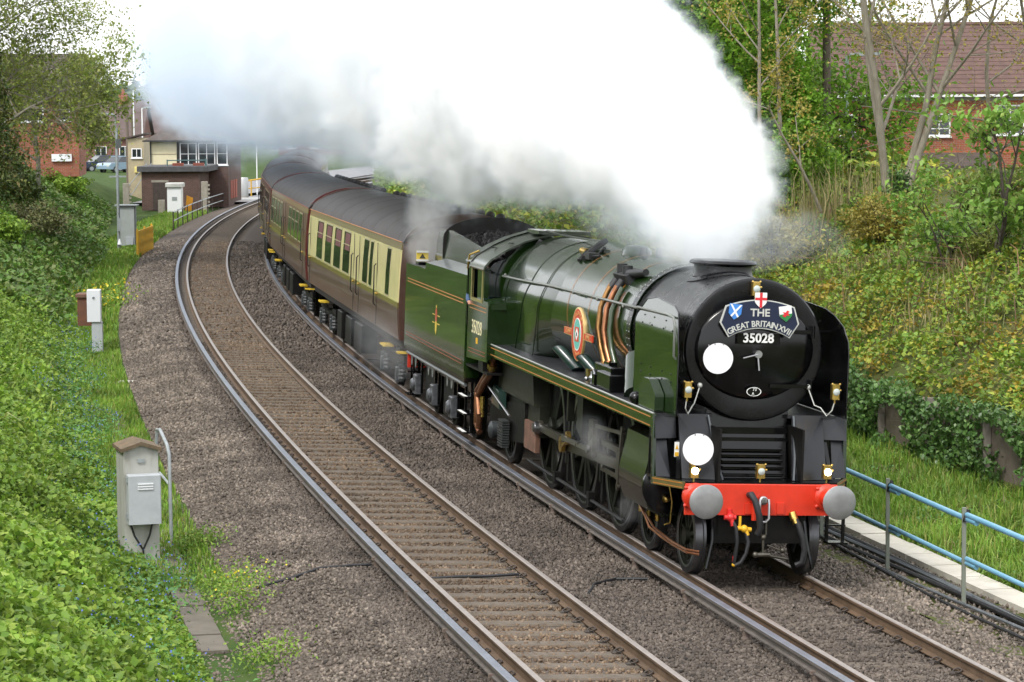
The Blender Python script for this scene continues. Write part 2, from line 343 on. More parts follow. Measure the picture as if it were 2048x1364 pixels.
# spring clip: a bent bar gripping the rail foot
cp = MB().tube([(-.05, -.05, 0), (-.05, .05, .005), (-.02, .075, .03), (.02, .06, .045), (.035, 0, .04), (.02, -.055, .04), (-.02, -.06, .02), (-.035, .0, .012)], .011, 6)
cp.box(-.09, .0, -.045, .045, -.03, .004); clip_me = cp.mesh('rail_clip'); clip_me.materials.append(clip_m)
for tr, lab in (('A', 'empty curving railway track on the left, concrete sleepers showing'), ('B', 'railway track under the train, sleepers half buried in ballast')):
    t = empty('railway_track', None, lab, 'railway track')
    for sd in (-1, 1): link('rail', rail_mesh('rail', tr, sd * .7525, ss_r, RAILP, (6, 7, 8), 0, rust, steel), t)
    near, far = (np.arange(4.2, 78, SL), np.arange(78 + SL, 172, SL)) if tr == 'A' else (np.arange(1, 22, SL), np.arange(22 + SL, 100, SL * 4))
    for i, s in enumerate(near):
        Mx = frame(s - .3, s + .3, s, tr) @ Matrix.Translation((random.uniform(-.01, .01), 0, random.uniform(-.006, .004) - (.02 if tr == 'B' else 0))) @ Matrix.Rotation(random.uniform(-.006, .006), 4, 'Z')
        link('sleeper', sl_me, t, None, Mx)
        if s < 34:
            for lx, a in ((-.7525, 0), (.7525, math.pi)):
                for io in (0, 1):
                    F0 = frame(s - .3, s + .3, s, tr) @ Matrix.Translation((lx + (.085 if (io == 0) == (a == 0) else -.085), 0, -.165)) @ Matrix.Rotation(0 if (io == 0) == (a == 0) else math.pi, 4, 'Z') @ Matrix.Rotation(math.pi, 4, 'Z')
                    link('rail_clip', clip_me, t, None, F0)
    mb = MB()
    for s in far: mb.box(-1.25, 1.25, -.13, .13, -.37, -.17, frame(s - .3, s + .3, s, tr))
    o = mb.build('far_sleepers', conc_s, t, auto=False); o['kind'] = 'stuff'
    # third rail
    c = empty('conductor_rail', None, 'raised electric third rail left of the ' + ('empty track' if tr == 'A' else 'train'), 'conductor rail')
    link('rail', rail_mesh('rail', tr, -1.125, ss_r, CONDP, (6, 7, 8), .076, cgrey, csteel), c)
    pot = MB().lathe([(.06, -.33), (.065, -.2), (.045, -.18), (.06, -.15), (.04, -.13), (.06, -.10), (.06, -.05)], n=10); pot.box(-.075, .075, -.03, .03, -.06, -.02)
    pm = pot.mesh('insulator_pot'); pm.materials.append(mat('insulator', (.16, .12, .10), .6, var=.3, vscale=8))
    for s in np.arange(3, 110, 2.53): link('insulator_pot', pm, c, None, frame(s - .3, s + .3, s, tr) @ Matrix.Translation((-1.125, 0, 0)))
# ================================================================= the locomotive (x across, y back from the buffer beam, z above rail)
S0, DR = 13.81816, 0.53671
green = mat('loco_green', (.0075, .0215, .0035), .2, var=.15, vscale=1.5, coat=.5, spec=.3, bump=.012, bscale=3)
black = mat('loco_black', (.0035, .0035, .004), .17, var=.3, vscale=4, coat=.0, spec=.4)
sblack = mat('smokebox_black', (.004, .004, .005), .27, var=.25, vscale=3, spec=.4, bump=.02, bscale=12)
oilblack = mat('oily_black', (.006, .0055, .005), .5, var=.5, vscale=9, spec=.22)
olive = mat('wheel_black_olive_sheen', (.007, .008, .005), .42, var=.35, vscale=5, spec=.25)  # black wheels, with an olive reflection mixed into the base colour
orange = mat('lining_orange', (.42, .16, .03), .5)
redl = mat('beam_red', (.62, .035, .012), .38, var=.12, vscale=5, coat=.3)
grey_s = mat('buffer_steel', (.33, .33, .33), .42, .6, c2=(.22, .22, .22), vscale=4)
msteel = mat('motion_steel', (.10, .092, .075), .38, .75, var=.3, vscale=6)
bsteel = mat('bright_steel', (.42, .42, .43), .3, 1., var=.1, vscale=5)
copper = mat('copper_pipe', (.34, .15, .075), .32, .9, var=.3, vscale=7)
brass = mat('brass', (.62, .42, .12), .28, .95, var=.2, vscale=9)
white_p = mat('white_enamel', (.86, .86, .88), .3)
cream_l = mat('numeral_cream', (.75, .68, .42), .45)
plate_w = mat('plate_white', (.80, .80, .78), .45)
navy = mat('board_navy', (.008, .014, .045), .3, coat=.3)
silver = mat('board_silver', (.55, .56, .52), .4, .2)
glass = mat('dark_glass', (.012, .016, .016), .06, spec=.7)
rubber = mat('hose_rubber', (.016, .016, .018), .55)
yellow = mat('cock_yellow', (.75, .42, .02), .45)
redc = mat('cock_red', (.65, .03, .03), .4)
lens_on = mat('lamp_lit', (.9, .85, .75), .2, emit=(1., .86, .66), estr=9.)
lens_off = mat('lamp_lens', (.45, .50, .48), .12)
rimst = mat('tyre_edge', (.09, .09, .095), .32, .8, var=.2, vscale=5)
LM = frame(S0 + DR + .95, S0 + DR + 10, S0)
loco = empty('steam_locomotive', LM, 'glossy green steam locomotive with red buffer beam hauling the train', 'locomotive')
def P(mb, name, m, parent=None, **k): return mb.build(name, m, parent or loco, **k)
# --- frames and underside
P(MB().box(-.56, -.53, .05, 11.8, .55, 1.9).box(.53, .56, .05, 11.8, .55, 1.9).box(-.53, .53, .6, 11.5, .75, .85).box(-.53, .53, 2.6, 2.7, .6, 1.9).box(-.53, .53, 9, 9.1, .5, 1.9), 'main_frame', oilblack)
P(MB().box(-.95, .95, 9.0, 11.7, .75, 1.25).prism([(9.0, 1.25), (11.9, 1.25), (11.9, 1.95), (9.2, 1.95)], -1.05, 1.05), 'ashpan', mat('ashpan_paint', (.018, .019, .012), .5, var=.4, vscale=5, spec=.3))
P(MB().prism([(9.0, .5), (9.9, .5), (9.9, .95), (9.0, .95)], -1.0, -.93), 'ashpan_door', mat('rusty_plate', (.14, .07, .045), .8, var=.4, vscale=6))
# --- boiler
def ring_sec(y, zc, r, k=0.0, w=1.06, h=1.0, wb=.98, zb=1.98, n=56):
    out = []
    for i in range(n):
        a = -math.pi + 2 * math.pi * i / n; t = abs(a); sg = 1 if a >= 0 else -1
        cx, cz = r * math.sin(a), zc + r * math.cos(a)
        if t < 1.75: fx, fz = w * math.sin(a), zc + h * math.cos(a)
        elif t < 2.5:
            q = (t - 1.75) / .75; x1, z1 = w * math.sin(1.75), zc + h * math.cos(1.75); fx, fz = sg * (x1 + (wb - x1) * q), z1 + (zb - z1) * q
        else: fx, fz = sg * wb * (math.pi - t) / (math.pi - 2.5), zb
        out.append((cx + (fx - cx) * k, y, cz + (fz - cz) * k))
    return out
L = [ring_sec(3.45, 2.87, .925), ring_sec(6.2, 2.87, .955), ring_sec(7.9, 2.865, .98), ring_sec(8.5, 2.86, 1.0), ring_sec(9.2, 2.86, 1.03)]
P(MB().loft(L, smooth=True), 'boiler', green)
# firebox with its slanting front edge
def fb(yb, yt, k):
    s = ring_sec(0, 2.85, .985, k, w=1.075, h=1.0, wb=1.0, zb=1.98)
    return [(x, yb + (yt - yb) * min(1, max(0, (z - 2.0) / 1.2)), z) for x, _, z in s]
P(MB().loft([fb(8.7, 7.9, 0), fb(9.4, 8.5, .85), fb(9.9, 8.75, 1), fb(10.8, 9.6, 1), fb(12.0, 11.6, 1)], smooth=True), 'firebox', green)
def band(y0, y1, zc, r, m, name, pr=None, n=56, k=0.):
    return P(MB().loft([ring_sec(y0, zc, r, k), ring_sec(y1, zc, r, k)], smooth=True, caps=False), name, m)
for y in (4.55, 5.9, 7.2):
    r = .925 + (y - 3.45) * .0118 + .004
    for d in (-.022, .022): band(y + d - .006, y + d + .006, 2.87, r, orange, 'boiler_lining')
band(3.34, 3.56, 2.87, .955, sblack, 'smokebox_ring')
rv = MB()
for y in (3.38, 3.52):
    for i in range(60): a = 2 * math.pi * i / 60; rv.ball((.957 * math.sin(a), y, 2.87 + .957 * math.cos(a)), .010, 5, 3)
o = P(rv, 'rivets', bsteel, auto=False); o['kind'] = 'stuff'
seam = MB()
for y0, y1 in ((9.45, 8.55), (10.85, 9.65), (11.75, 11.3)):
    s = [p for p in fb(y0, y1, 1) if p[2] > 1.99]; s.sort(key=lambda p: math.atan2(p[0], p[2] - 2.4)); seam.tube([(p[0] * 1.003, p[1], p[2] + .003) for p in s], .008, 5)
o = P(seam, 'firebox_seams', mat('seam_green', (.012, .022, .008), .5)); o['kind'] = 'stuff'
# --- smokebox
P(MB().lathe([(.905, .66), (.905, 3.4)], (0, 0, 2.87), (0, 1, 0), 56), 'smokebox', sblack)
P(MB().lathe([(.60, .70), (.86, .69), (.905, .68), (.92, .65), (.92, .60), (.90, .575), (.86, .57), (.60, .60)], (0, 0, 2.87), (0, 1, 0), 56, caps=False), 'smokebox_front', sblack)
door = P(MB().lathe([(1.0, .64), (1.0, .575), (.985, .55), (.95, .535), (.8, .50), (.55, .465), (.3, .447), (.05, .44)], (0, 0, 2.87), (0, 1, 0), 48, sx=.79, sz=.64), 'smokebox_door', black)
P(MB().cyl((0, .45, 2.83), (0, .36, 2.83), .05, n=12).cyl((0, .37, 2.83), (-.21, .34, 2.78), .012, n=8).cyl((0, .40, 2.83), (.02, .38, 2.62), .012, n=8), 'door_handle', bsteel, door)
for z in (3.12, 2.42): P(MB().box(.2, .72, .455 if z > 3 else .47, .50, z - .022, z + .022).cyl((.76, .5, z - .08), (.76, .5, z + .08), .022, n=8), 'hinge_strap', black, door)
P(MB().tube([(-.62, .56, 2.75), (-.62, .49, 2.78), (-.62, .49, 2.92), (-.62, .56, 2.95)], .012, 6), 'door_clamp', bsteel, door)
npl = P(MB().bev(-.29, .29, .405, .44, 2.955, 3.105, .01), 'number_plate', black, door)
letters('numerals', '35028', .165, plate_w, npl, FY(0, .40, 3.03), 1.0, .004, .004)
shp = P(MB().lathe([(1, 0), (1, .012), (.02, .013)], (-.02, .455, 2.345), (0, -1, 0), 28, sx=.098, sz=.058), 'shed_plate', black, door)
P(MB().lathe([(.9, .012), (1.0, .012), (1.0, .018), (.9, .018), (.9, .012)], (-.02, .455, 2.345), (0, -1, 0), 28, sx=.098, sz=.058, caps=False), 'plate_rim', plate_w, shp)
letters('numerals', '73', .055, plate_w, shp, FY(-.01, .438, 2.372), 1, .002, .0); letters('numerals', 'A', .05, plate_w, shp, FY(-.03, .438, 2.318), 1, .002, .0)
# saddle and chimney
P(MB().loft([[(-.55, .75, 2.1), (.55, .75, 2.1), (.55, 3.3, 2.1), (-.55, 3.3, 2.1)], [(-.5, .72, 1.75), (.5, .72, 1.75), (.5, 3.3, 1.75), (-.5, 3.3, 1.75)], [(-.55, .7, 1.2), (.55, .7, 1.2), (.55, 3.3, 1.2), (-.55, 3.3, 1.2)]]), 'saddle', black)
ch = P(MB().lathe([(.41, 3.72), (.39, 3.78), (.388, 3.865), (.40, 3.88), (.445, 3.888), (.455, 3.905), (.44, 3.925), (.42, 3.94), (.36, 3.94), (.345, 3.90), (.345, 3.7), (.0, 3.70)], (0, 2.17, 0), (0, 0, 1), 44, caps=False), 'chimney', sblack)
fl = []
for r, dz in ((.52, .012), (.50, .022), (.40, .04)):
    fl.append([(r * .92 * math.sin(a), 2.17 + r * math.cos(a) * 1.2, 2.87 + math.sqrt(max(.01, .905 ** 2 - (r * .92 * math.sin(a)) ** 2)) + dz) for a in [2 * math.pi * i / 44 for i in range(44)]])
P(MB().loft(fl, smooth=True, caps=False), 'chimney_flange', sblack, ch)
# --- running plate, valance, drop at the front
rp = MB()
for sd in (-1, 1): rp.prism([(.62, 1.99), (11.75, 1.985), (11.75, 2.02), (.62, 2.03)], *sorted((sd * .5, sd * 1.29)))
P(rp, 'running_plate', mat('plate_black', (.013, .013, .016), .38, c2=(.026, .026, .031), vscale=5, bump=.06, bscale=20))
for sd in (-1, 1):
    x0, x1 = sorted((sd * 1.292, sd * 1.272))
    va = P(MB().prism([(.66, 1.84), (11.75, 1.82), (11.75, 2.005), (.66, 2.015)], x0, x1), 'valance', green)
    xo = sd * 1.294; x0, x1 = sorted((xo, xo - sd * .004))
    for z in (1.862, 1.975): P(MB().prism([(.74, z - .007), (11.7, z - .01), (11.7, z + .004), (.74, z + .007)], x0, x1), 'lining', orange, va)
    P(MB().tube([(sd * 1.285, .60, 2.03), (sd * 1.285, 11.75, 2.025)], .013, 6), 'edge_bead', mat('bead', (.30, .31, .28), .35), va)
    x0, x1 = sorted((sd * 1.295, sd * 1.25))
    dv = P(MB().prism([(.60, 2.03), (.68, 2.03), (.60, 1.22), (.60, 1.14), (.50, 1.14), (.52, 1.2)], x0, x1), 'drop_plate', green)
    M0 = Vector((sd * 1.28, .54, 0)); M1 = Vector((sd * 1.0, .0, 0))
    mb = MB()
    for q in ((1.14, 1.235),):
        a, b = M0, M1; n_ = Vector((sd, -.6, 0)).normalized() * .02
        mb.loft([[(p.x, p.y, q[0]), (p.x + n_.x, p.y + n_.y, q[0]), (p.x + n_.x, p.y + n_.y, q[1]), (p.x, p.y, q[1])] for p in (a, b)])
    P(mb, 'drop_plate', mat('olive_trim', (.10, .085, .03), .4, var=.2, vscale=6))
    mb = MB(); n_ = Vector((sd, -.6, 0)).normalized() * .024
    for z in (1.16, 1.215): mb.loft([[(p.x, p.y, z - .005), (p.x + n_.x, p.y + n_.y, z - .005), (p.x + n_.x, p.y + n_.y, z + .005), (p.x, p.y, z + .005)] for p in (M0 * .98 + M1 * .02, M0 * .05 + M1 * .95)])
    P(mb, 'lining', orange, dv)
# front platform, casings either side of the centre recess
P(MB().prism([(-1.27, .56), (-1.0, .0), (1.0, .0), (1.27, .56), (1.27, .9), (-1.27, .9)], 1.20, 1.235, 'z'), 'front_platform', black)
fp = mat('front_plate', (.012, .013, .016), .33, var=.15, vscale=4, bump=.03, bscale=8)
for sd in (-1, 1):
    cs = P(MB().add([(sd * 1.27, .60, 2.02), (sd * .98, .66, 2.02), (sd * .98, .60, 1.72), (sd * 1.27, .52, 1.72), (sd * 1.27, .8, 2.02), (sd * .98, .85, 2.02), (sd * .98, .85, 1.72), (sd * 1.27, .8, 1.72)], [(0, 1, 2, 3), (4, 7, 6, 5), (0, 4, 5, 1), (3, 2, 6, 7), (0, 3, 7, 4), (1, 5, 6, 2)]), 'front_casing', fp)
    P(MB().add([(sd * .96, .62, 2.03), (sd * .56, .62, 2.03), (sd * .46, .16, 1.24), (sd * .96, .30, 1.24), (sd * .96, .66, 2.03), (sd * .56, .66, 2.03), (sd * .46, .22, 1.24), (sd * .96, .36, 1.24)], [(0, 1, 2, 3), (4, 7, 6, 5), (0, 4, 5, 1), (3, 2, 6, 7), (0, 3, 7, 4), (1, 5, 6, 2)]), 'casing_panel', fp, cs)
    P(MB().add([(sd * 1.26, .62, 1.72), (sd * 1.10, .64, 1.72), (sd * 1.08, .45, 1.24), (sd * 1.26, .47, 1.24)], [(0, 1, 2, 3)]), 'casing_panel', fp, cs)
    P(MB().box(*sorted((sd * 1.08, sd * .96)), .62, .66, 1.24, 1.74), 'casing_recess', black, cs); P(MB().box(*sorted((sd * 1.26, sd * .5)), .87, .89, 1.24, 1.98), 'casing_back', oilblack, cs)
    P(MB().add([(sd * 1.0, .50, 1.70), (sd * .95, .50, 1.70), (sd * .99, .28, 1.24), (sd * 1.04, .28, 1.24), (sd * 1.0, .53, 1.70), (sd * .95, .53, 1.70), (sd * .99, .31, 1.24), (sd * 1.04, .31, 1.24)], [(0, 1, 2, 3), (4, 7, 6, 5), (0, 4, 5, 1), (3, 2, 6, 7), (0, 3, 7, 4), (1, 5, 6, 2)]), 'stay', black, cs)
    P(MB().tube([(sd * .47, .15, 1.24), (sd * .52, .30, 1.5), (sd * .57, .58, 2.02)], .016, 6), 'panel_edge', mat('worn_edge', (.09, .10, .11), .4), cs)
wp = P(MB().box(-1.045, -.985, .41, .42, 1.50, 1.69), 'warning_plate', plate_w); wp.matrix_basis = Matrix.Translation((0, .0, 0))
P(MB().prism([(-1.035, 1.60), (-.995, 1.60), (-1.015, 1.66)], .404, .409, 'y'), 'triangle', yellow, wp); P(MB().box(-1.04, -.99, .404, .409, 1.51, 1.56), 'stripe', yellow, wp)
P(MB().add([(-.5, .70, 1.85), (.5, .70, 1.85), (.46, .40, 1.24), (-.46, .40, 1.24)], [(0, 1, 2, 3)]).box(-.52, .52, .66, .72, 1.78, 1.86).box(-.52, .52, .62, .69, 1.68, 1.735), 'centre_plate', black)
for i, z in enumerate((1.30, 1.38, 1.455, 1.53, 1.60)):
    w_ = .42; y = .36 + (z - 1.24) * .45
    P(MB().tube([(-w_, y + .06, z - .012), (-w_ + .02, y, z), (w_ - .02, y, z), (w_, y + .06, z - .012)], .0125, 6).box(-w_ + .02, w_ - .02, y, y + .05, z - .03, z - .005), 'step_bar', black)
# --- buffer beam, buffers, coupling, hoses
bb = P(MB().bev(-1.0, 1.0, -.03, .02, .82, 1.215, .008), 'buffer_beam', redl)
P(MB().box(-.22, .02, -.05, -.03, .84, .97).box(.20, .30, -.05, -.03, .84, .98).cyl((-.1, -.06, 1.0), (-.1, -.06, .76), .035, n=10), 'bracket', redl, bb)
for sd in (-1, 1):
    x = sd * .864
    bf = P(MB().lathe([(.17, .02), (.17, -.05), (.125, -.08), (.115, -.36), (.13, -.37), (.13, -.40)], (x, 0, 1.055), (0, 1, 0), 24), 'buffer', redl)
    for a in range(4): P(MB().ball((x + .19 * math.cos(a * math.pi / 2 + .78), -.045, 1.055 + .16 * math.sin(a * math.pi / 2 + .78)), .028, 7, 4), 'bolt', redl, bf)
    P(MB().lathe([(.07, -.38), (.07, -.48), (.19, -.50), (.214, -.515), (.216, -.53), (.20, -.54), (.10, -.55), (.01, -.552)], (x, 0, 1.055), (0, 1, 0), 40), 'buffer_head', grey_s, bf)
cplg = P(MB().box(-.03, .03, -.16, -.03, 1.0, 1.06).lathe([(.02, 0), (.055, .03), (.055, .10), (.02, .12)], (.0, -.16, 1.02), (0, 1, 0), 14), 'draw_hook', bsteel)
P(MB().tube([(-.055, -.15, 1.04), (-.06, -.17, .98), (-.06, -.18, .80), (-.02, -.18, .755), (.02, -.18, .755), (.06, -.18, .80), (.06, -.17, .98), (.055, -.15, 1.04)], .017, 8), 'shackle', bsteel, cplg)
P(MB().tube([(-.03, -.17, .79), (-.035, -.17, .60), (0, -.17, .55), (.035, -.17, .60), (.03, -.17, .79)], .014, 8).ball((0, -.17, .56), .04).cyl((0, -.17, .54), (0, -.18, .36), .018, n=8).cyl((-.09, -.18, .34), (.09, -.18, .34), .03, n=10).ball((-.1, -.18, .34), .04).cyl((0, -.18, .34), (.34, -.12, .28), .02, n=8).cyl((.05, -.18, .46), (.22, -.2, .40), .012, n=6).ball((.25, -.2, .40), .035), 'screw_link', msteel, cplg)
for nm, m0, pts, r in (('vacuum_hose', rubber, [(-.17, -.05, 1.08), (-.17, -.14, 1.10), (-.13, -.19, 1.02), (-.08, -.21, .85), (-.05, -.20, .68), (-.08, -.17, .60)], .042), ('air_hose', rubber, [(-.40, -.12, .76), (-.36, -.16, .68), (-.34, -.17, .5), (-.36, -.17, .3), (-.37, -.16, .22), (-.30, -.16, .20)], .026), ('air_hose', rubber, [(-.22, -.13, .62), (-.19, -.16, .5), (-.22, -.17, .35), (-.28, -.17, .24), (-.36, -.17, .20)], .026), ('steam_hose', rubber, [(.42, -.1, .80), (.46, -.15, .72), (.52, -.17, .55), (.55, -.17, .40), (.53, -.16, .24), (.46, -.12, .2)], .04)):
    P(MB().tube(pts, r, 10), nm, m0)
P(MB().ball((-.42, -.1, .80), .055).cyl((-.5, -.1, .80), (-.35, -.1, .80), .03).cyl((-.42, -.06, .80), (-.42, -.06, .9), .03).cyl((-.41, -.12, .78), (-.39, -.13, .70), .03), 'air_cock', redc)
P(MB().ball((-.24, -.12, .66), .05).cyl((-.34, -.12, .67), (-.15, -.12, .65), .028).box(-.315, -.285, -.13, -.11, .67, .82).cyl((-.22, -.13, .65), (-.2, -.14, .58), .028), 'air_cock', yellow)
P(MB().cyl((.40, -.06, .86), (.42, -.1, .78), .05, n=10).cyl((.42, -.1, .80), (.44, -.13, .73), .045, n=10), 'hose_union', brass)
P(MB().cyl((-.37, -.16, .24), (-.37, -.16, .32), .02, n=8), 'coupling_head', redc); P(MB().ball((-.37, -.16, .21), .028), 'coupling_head', yellow)
# guard irons, front steps on the far side
for sd in (-1, 1): P(MB().tube([(sd * .6, .1, .82), (sd * .62, -.02, .5), (sd * .70, -.05, .14)], .022, 6), 'guard_iron', black)
P(MB().box(1.02, 1.06, .45, .48, .42, 1.2).box(1.24, 1.28, .45, .48, .42, 1.2).box(1.02, 1.28, .30, .5, .40, .425).box(1.02, 1.28, .42, .46, .62, .64), 'front_step', black)
# --- electric lamps on the platform, deflectors and smokebox top
def lamp(x, y, z, lit, w_=.055, h=.09):
    l = P(MB().bev(x - w_, x + w_, y - .03, y + .07, z - h, z + h, .008).cyl((x, y + .02, z - h), (x, y + .02, z - h - .05), .014, n=8), 'lamp', brass)
    P(MB().lathe([(.043, -.03), (.045, -.045), (.03, -.055), (.0, -.058)], (x, y, z), (0, 1, 0), 16), 'lens', lens_on if lit else lens_off, l)
    for dx, dz in ((-w_, h), (w_, h), (w_ + .012, .02)): P(MB().ball((x + dx, y - .02, z + dz), .016, 7, 4), 'knob', brass, l)
    return l
for x, lit in ((-.87, True), (0, False), (.88, True)): lamp(x, .06, 1.37, lit)
for x in (-.955, 1.0): lamp(x, .22, 2.38, False, .05, .1)
lamp(-.03, .50, 3.66, False, .05, .09)
for sd in (-1, 1): P(MB().tube([(sd * .98 + .02, .24, 2.26), (sd * .97, .24, 2.14), (sd * .92, .3, 2.06), (sd * .85, .35, 2.16), (sd * .80, .45, 2.18), (sd * .72, .5, 2.4)], .009, 6).ball((sd * .72, .5, 2.41), .035), 'lamp_cable', silver)
# --- smoke deflectors
OUT = [(.12, 2.04), (.12, 2.85), (.16, 3.02), (.28, 3.2), (.5, 3.33), (.8, 3.40), (1.75, 3.45), (2.2, 3.40), (2.38, 3.22), (2.38, 2.04)]
for sd in (-1, 1):
    def X(z): return sd * (1.12 - max(0, (z - 3.12)) * .38)
    n = len(OUT); vs = [(X(z), y, z) for y, z in OUT] + [(X(z) - sd * .014, y, z) for y, z in OUT]
    mb = MB()
    # strips so that the top bends in
    ys = [.12, .16, .28, .5, .8, 1.2, 1.75, 2.2, 2.38]
    def top(y): return float(np.interp(y, [.12, .16, .28, .5, .8, 1.75, 2.2, 2.38], [2.85, 3.02, 3.2, 3.33, 3.40, 3.45, 3.40, 3.22]))
    def grid(off):
        G = []
        for y in ys:
            zt = top(y); zz = [2.04, 2.5, min(2.84, zt), min(3.0, zt), min(3.12, zt), zt] if zt > 3.12 else [2.04, 2.4, 2.6, 2.75, zt - .03, zt]
            G.append([(X(z) - off, y, z) for z in zz])
        return G
    for off, mm, nm in ((0, green, 'smoke_deflector'), (sd * .014, black, 'inner_face')):
        mb = MB().loft(grid(off), closed=False, caps=False, smooth=True)
        if off == 0: dfl = P(mb, nm, mm)
        else: P(mb, nm, mm, dfl)
    edge = [(X(2.04), .12, 2.04)] + [(X(top(y)), y, top(y)) for y in ys] + [(X(2.04), 2.38, 2.04)]
    P(MB().tube(edge, .010, 6), 'rim', black, dfl)
    hr = [(sd * 1.10, 2.3, 3.28), (sd * 1.15, 2.2, 3.285), (sd * 1.155, .6, 3.30), (sd * 1.155, .30, 3.28), (sd * 1.155, .22, 3.18), (sd * 1.155, .22, 2.80), (sd * 1.12, .22, 2.76)]
    mat('rail_grey', (.20, .21, .19), .35, .5)
    if sd < 0: P(MB().tube(hr, .017, 8), 'handrail', M_['rail_grey'], dfl)
    rvt = MB()
    for y in (.45, .9, 1.5, 2.0):
        for z in (3.2, 3.1, 2.55, 2.45): rvt.ball((X(z) + sd * .002, y, z), .012, 5, 3)
    o = P(rvt, 'rivets', black, dfl, auto=False); o['kind'] = 'stuff'
    P(MB().box(*sorted((sd * 1.12, sd * .9)), 1.6, 1.63, 3.1, 3.13).box(*sorted((sd * 1.12, sd * .85)), .8, .83, 3.1, 3.13), 'stay', black, dfl)
# lubricator / sand filler box on the plate
P(MB().prism([(.72, 2.03), (1.55, 2.03), (1.55, 2.30), (1.35, 2.43), (1.05, 2.43), (.72, 2.26)], -1.25, -1.13), 'filler_box', mat('filler_green', (.016, .03, .012), .25, coat=.5), bevel=.03)
P(MB().ball((-1.2, 1.9, 2.10), .09, 12, 7).cyl((-1.24, 1.75, 2.03), (-1.24, 1.75, 2.11), .035, n=8), 'filler_cap', black)
# --- boiler handrail with stanchions
for sd in (-1, 1):
    hp = [(sd * 1.14, 11.4, 3.17), (sd * 1.10, 9.6, 3.19), (sd * 1.02, 8, 3.21), (sd * 1.0, 5.5, 3.22), (sd * .99, 3.4, 3.23), (sd * 1.05, 2.45, 3.25), (sd * 1.15, 2.2, 3.285)]
    hr = P(MB().tube(hp, .019, 8), 'handrail', M_['rail_grey'])
    for i in range(6):
        y = 11.2 - i * 1.52; x = float(np.interp(y, [3.4, 5.5, 8, 9.6, 11.4], [.99, 1.0, 1.02, 1.10, 1.14])); P(MB().cyl((sd * (x - .09), y, 3.16), (sd * x, y, 3.2), .013, n=6).ball((sd * x, y, 3.2), .028, 7, 4), 'stanchion', M_['rail_grey'], hr)
# --- top feed with clack valves and copper pipes
tf = P(MB().loft([[(-.72, 4.35, 3.42), (-.55, 4.35, 3.5), (-.55, 5.1, 3.5), (-.72, 5.1, 3.42)], [(-.80, 4.35, 3.58), (-.58, 4.35, 3.68), (-.58, 5.1, 3.68), (-.80, 5.1, 3.58)]]).cyl((-.70, 4.95, 3.56), (-.70, 4.95, 3.73), .075, n=14).cyl((-.70, 4.62, 3.56), (-.70, 4.62, 3.72), .075, n=14).cyl((-.70, 4.5, 3.6), (-.60, 3.95, 3.66), .07, .05, n=12).cyl((-.76, 5.0, 3.5), (-.84, 5.0, 3.38), .06, n=10).cyl((-.76, 4.65, 3.5), (-.84, 4.65, 3.38), .06, n=10), 'top_feed', mat('valve_black', (.018, .018, .02), .5, var=.3, vscale=8))
for dy, m0 in ((5.0, mat('old_copper', (.30, .16, .06), .34, .85, var=.3, vscale=7)), (4.64, copper), (4.30, mat('painted_pipe', (.03, .05, .018), .3, coat=.5))):
    x_ = [(-.84, dy, 3.42), (-.90, dy, 3.30), (-.985, dy - .02, 3.10), (-1.02, dy - .05, 2.80), (-1.0, dy - .15, 2.55), (-.97, dy - .35, 2.3), (-.97, dy - .5, 2.03)]
    P(MB().tube(x_, .042, 10), 'feed_pipe', m0, tf)
# whistle cluster and small mountings on the boiler top
P(MB().tube([(-.62, 7.7, 3.66), (-.5, 7.9, 3.74), (-.35, 8.0, 3.84), (-.2, 8.1, 3.93)], .05, 8).box(-.62, -.45, 7.4, 7.75, 3.66, 3.76).cyl((-.4, 7.6, 3.75), (-.38, 7.4, 3.84), .03, n=8).cyl((-.6, 7.5, 3.7), (-.5, 7.2, 3.73), .02, n=6).cyl((-.5, 8.1, 3.75), (-.66, 7.9, 3.62), .03, n=6), 'valve_manifold', M_['valve_black'])
P(MB().lathe([(.055, 0), (.06, .03), (.05, .05), (.055, .16), (.03, .18)], (-.46, 8.2, 3.74), (-.25, .9, .1), 14), 'whistle', brass)
P(MB().tube([(-.2, 8.1, 3.92), (-.25, 9.2, 3.90), (-.30, 10.8, 3.90), (-.3, 11.9, 3.92)], .016, 6), 'whistle_rod', M_['rail_grey'])
P(MB().lathe([(.22, 3.78), (.21, 3.86), (.16, 3.92), (.05, 3.94), (0.01, 3.945)], (-.1, 6.5, 0), (0, 0, 1), 24, sz=1.6), 'dome', green)
for dx in (-.12, .14): P(MB().cyl((dx, 6.1, 3.8), (dx, 6.1, 3.92), .05, n=10), 'safety_valve', sblack)
P(MB().tube([(.25, 3.0, 3.78), (.2, 3.0, 3.86), (.05, 3.0, 3.90), (-.1, 3.0, 3.84)], .03, 8), 'blower_pipe', sblack)
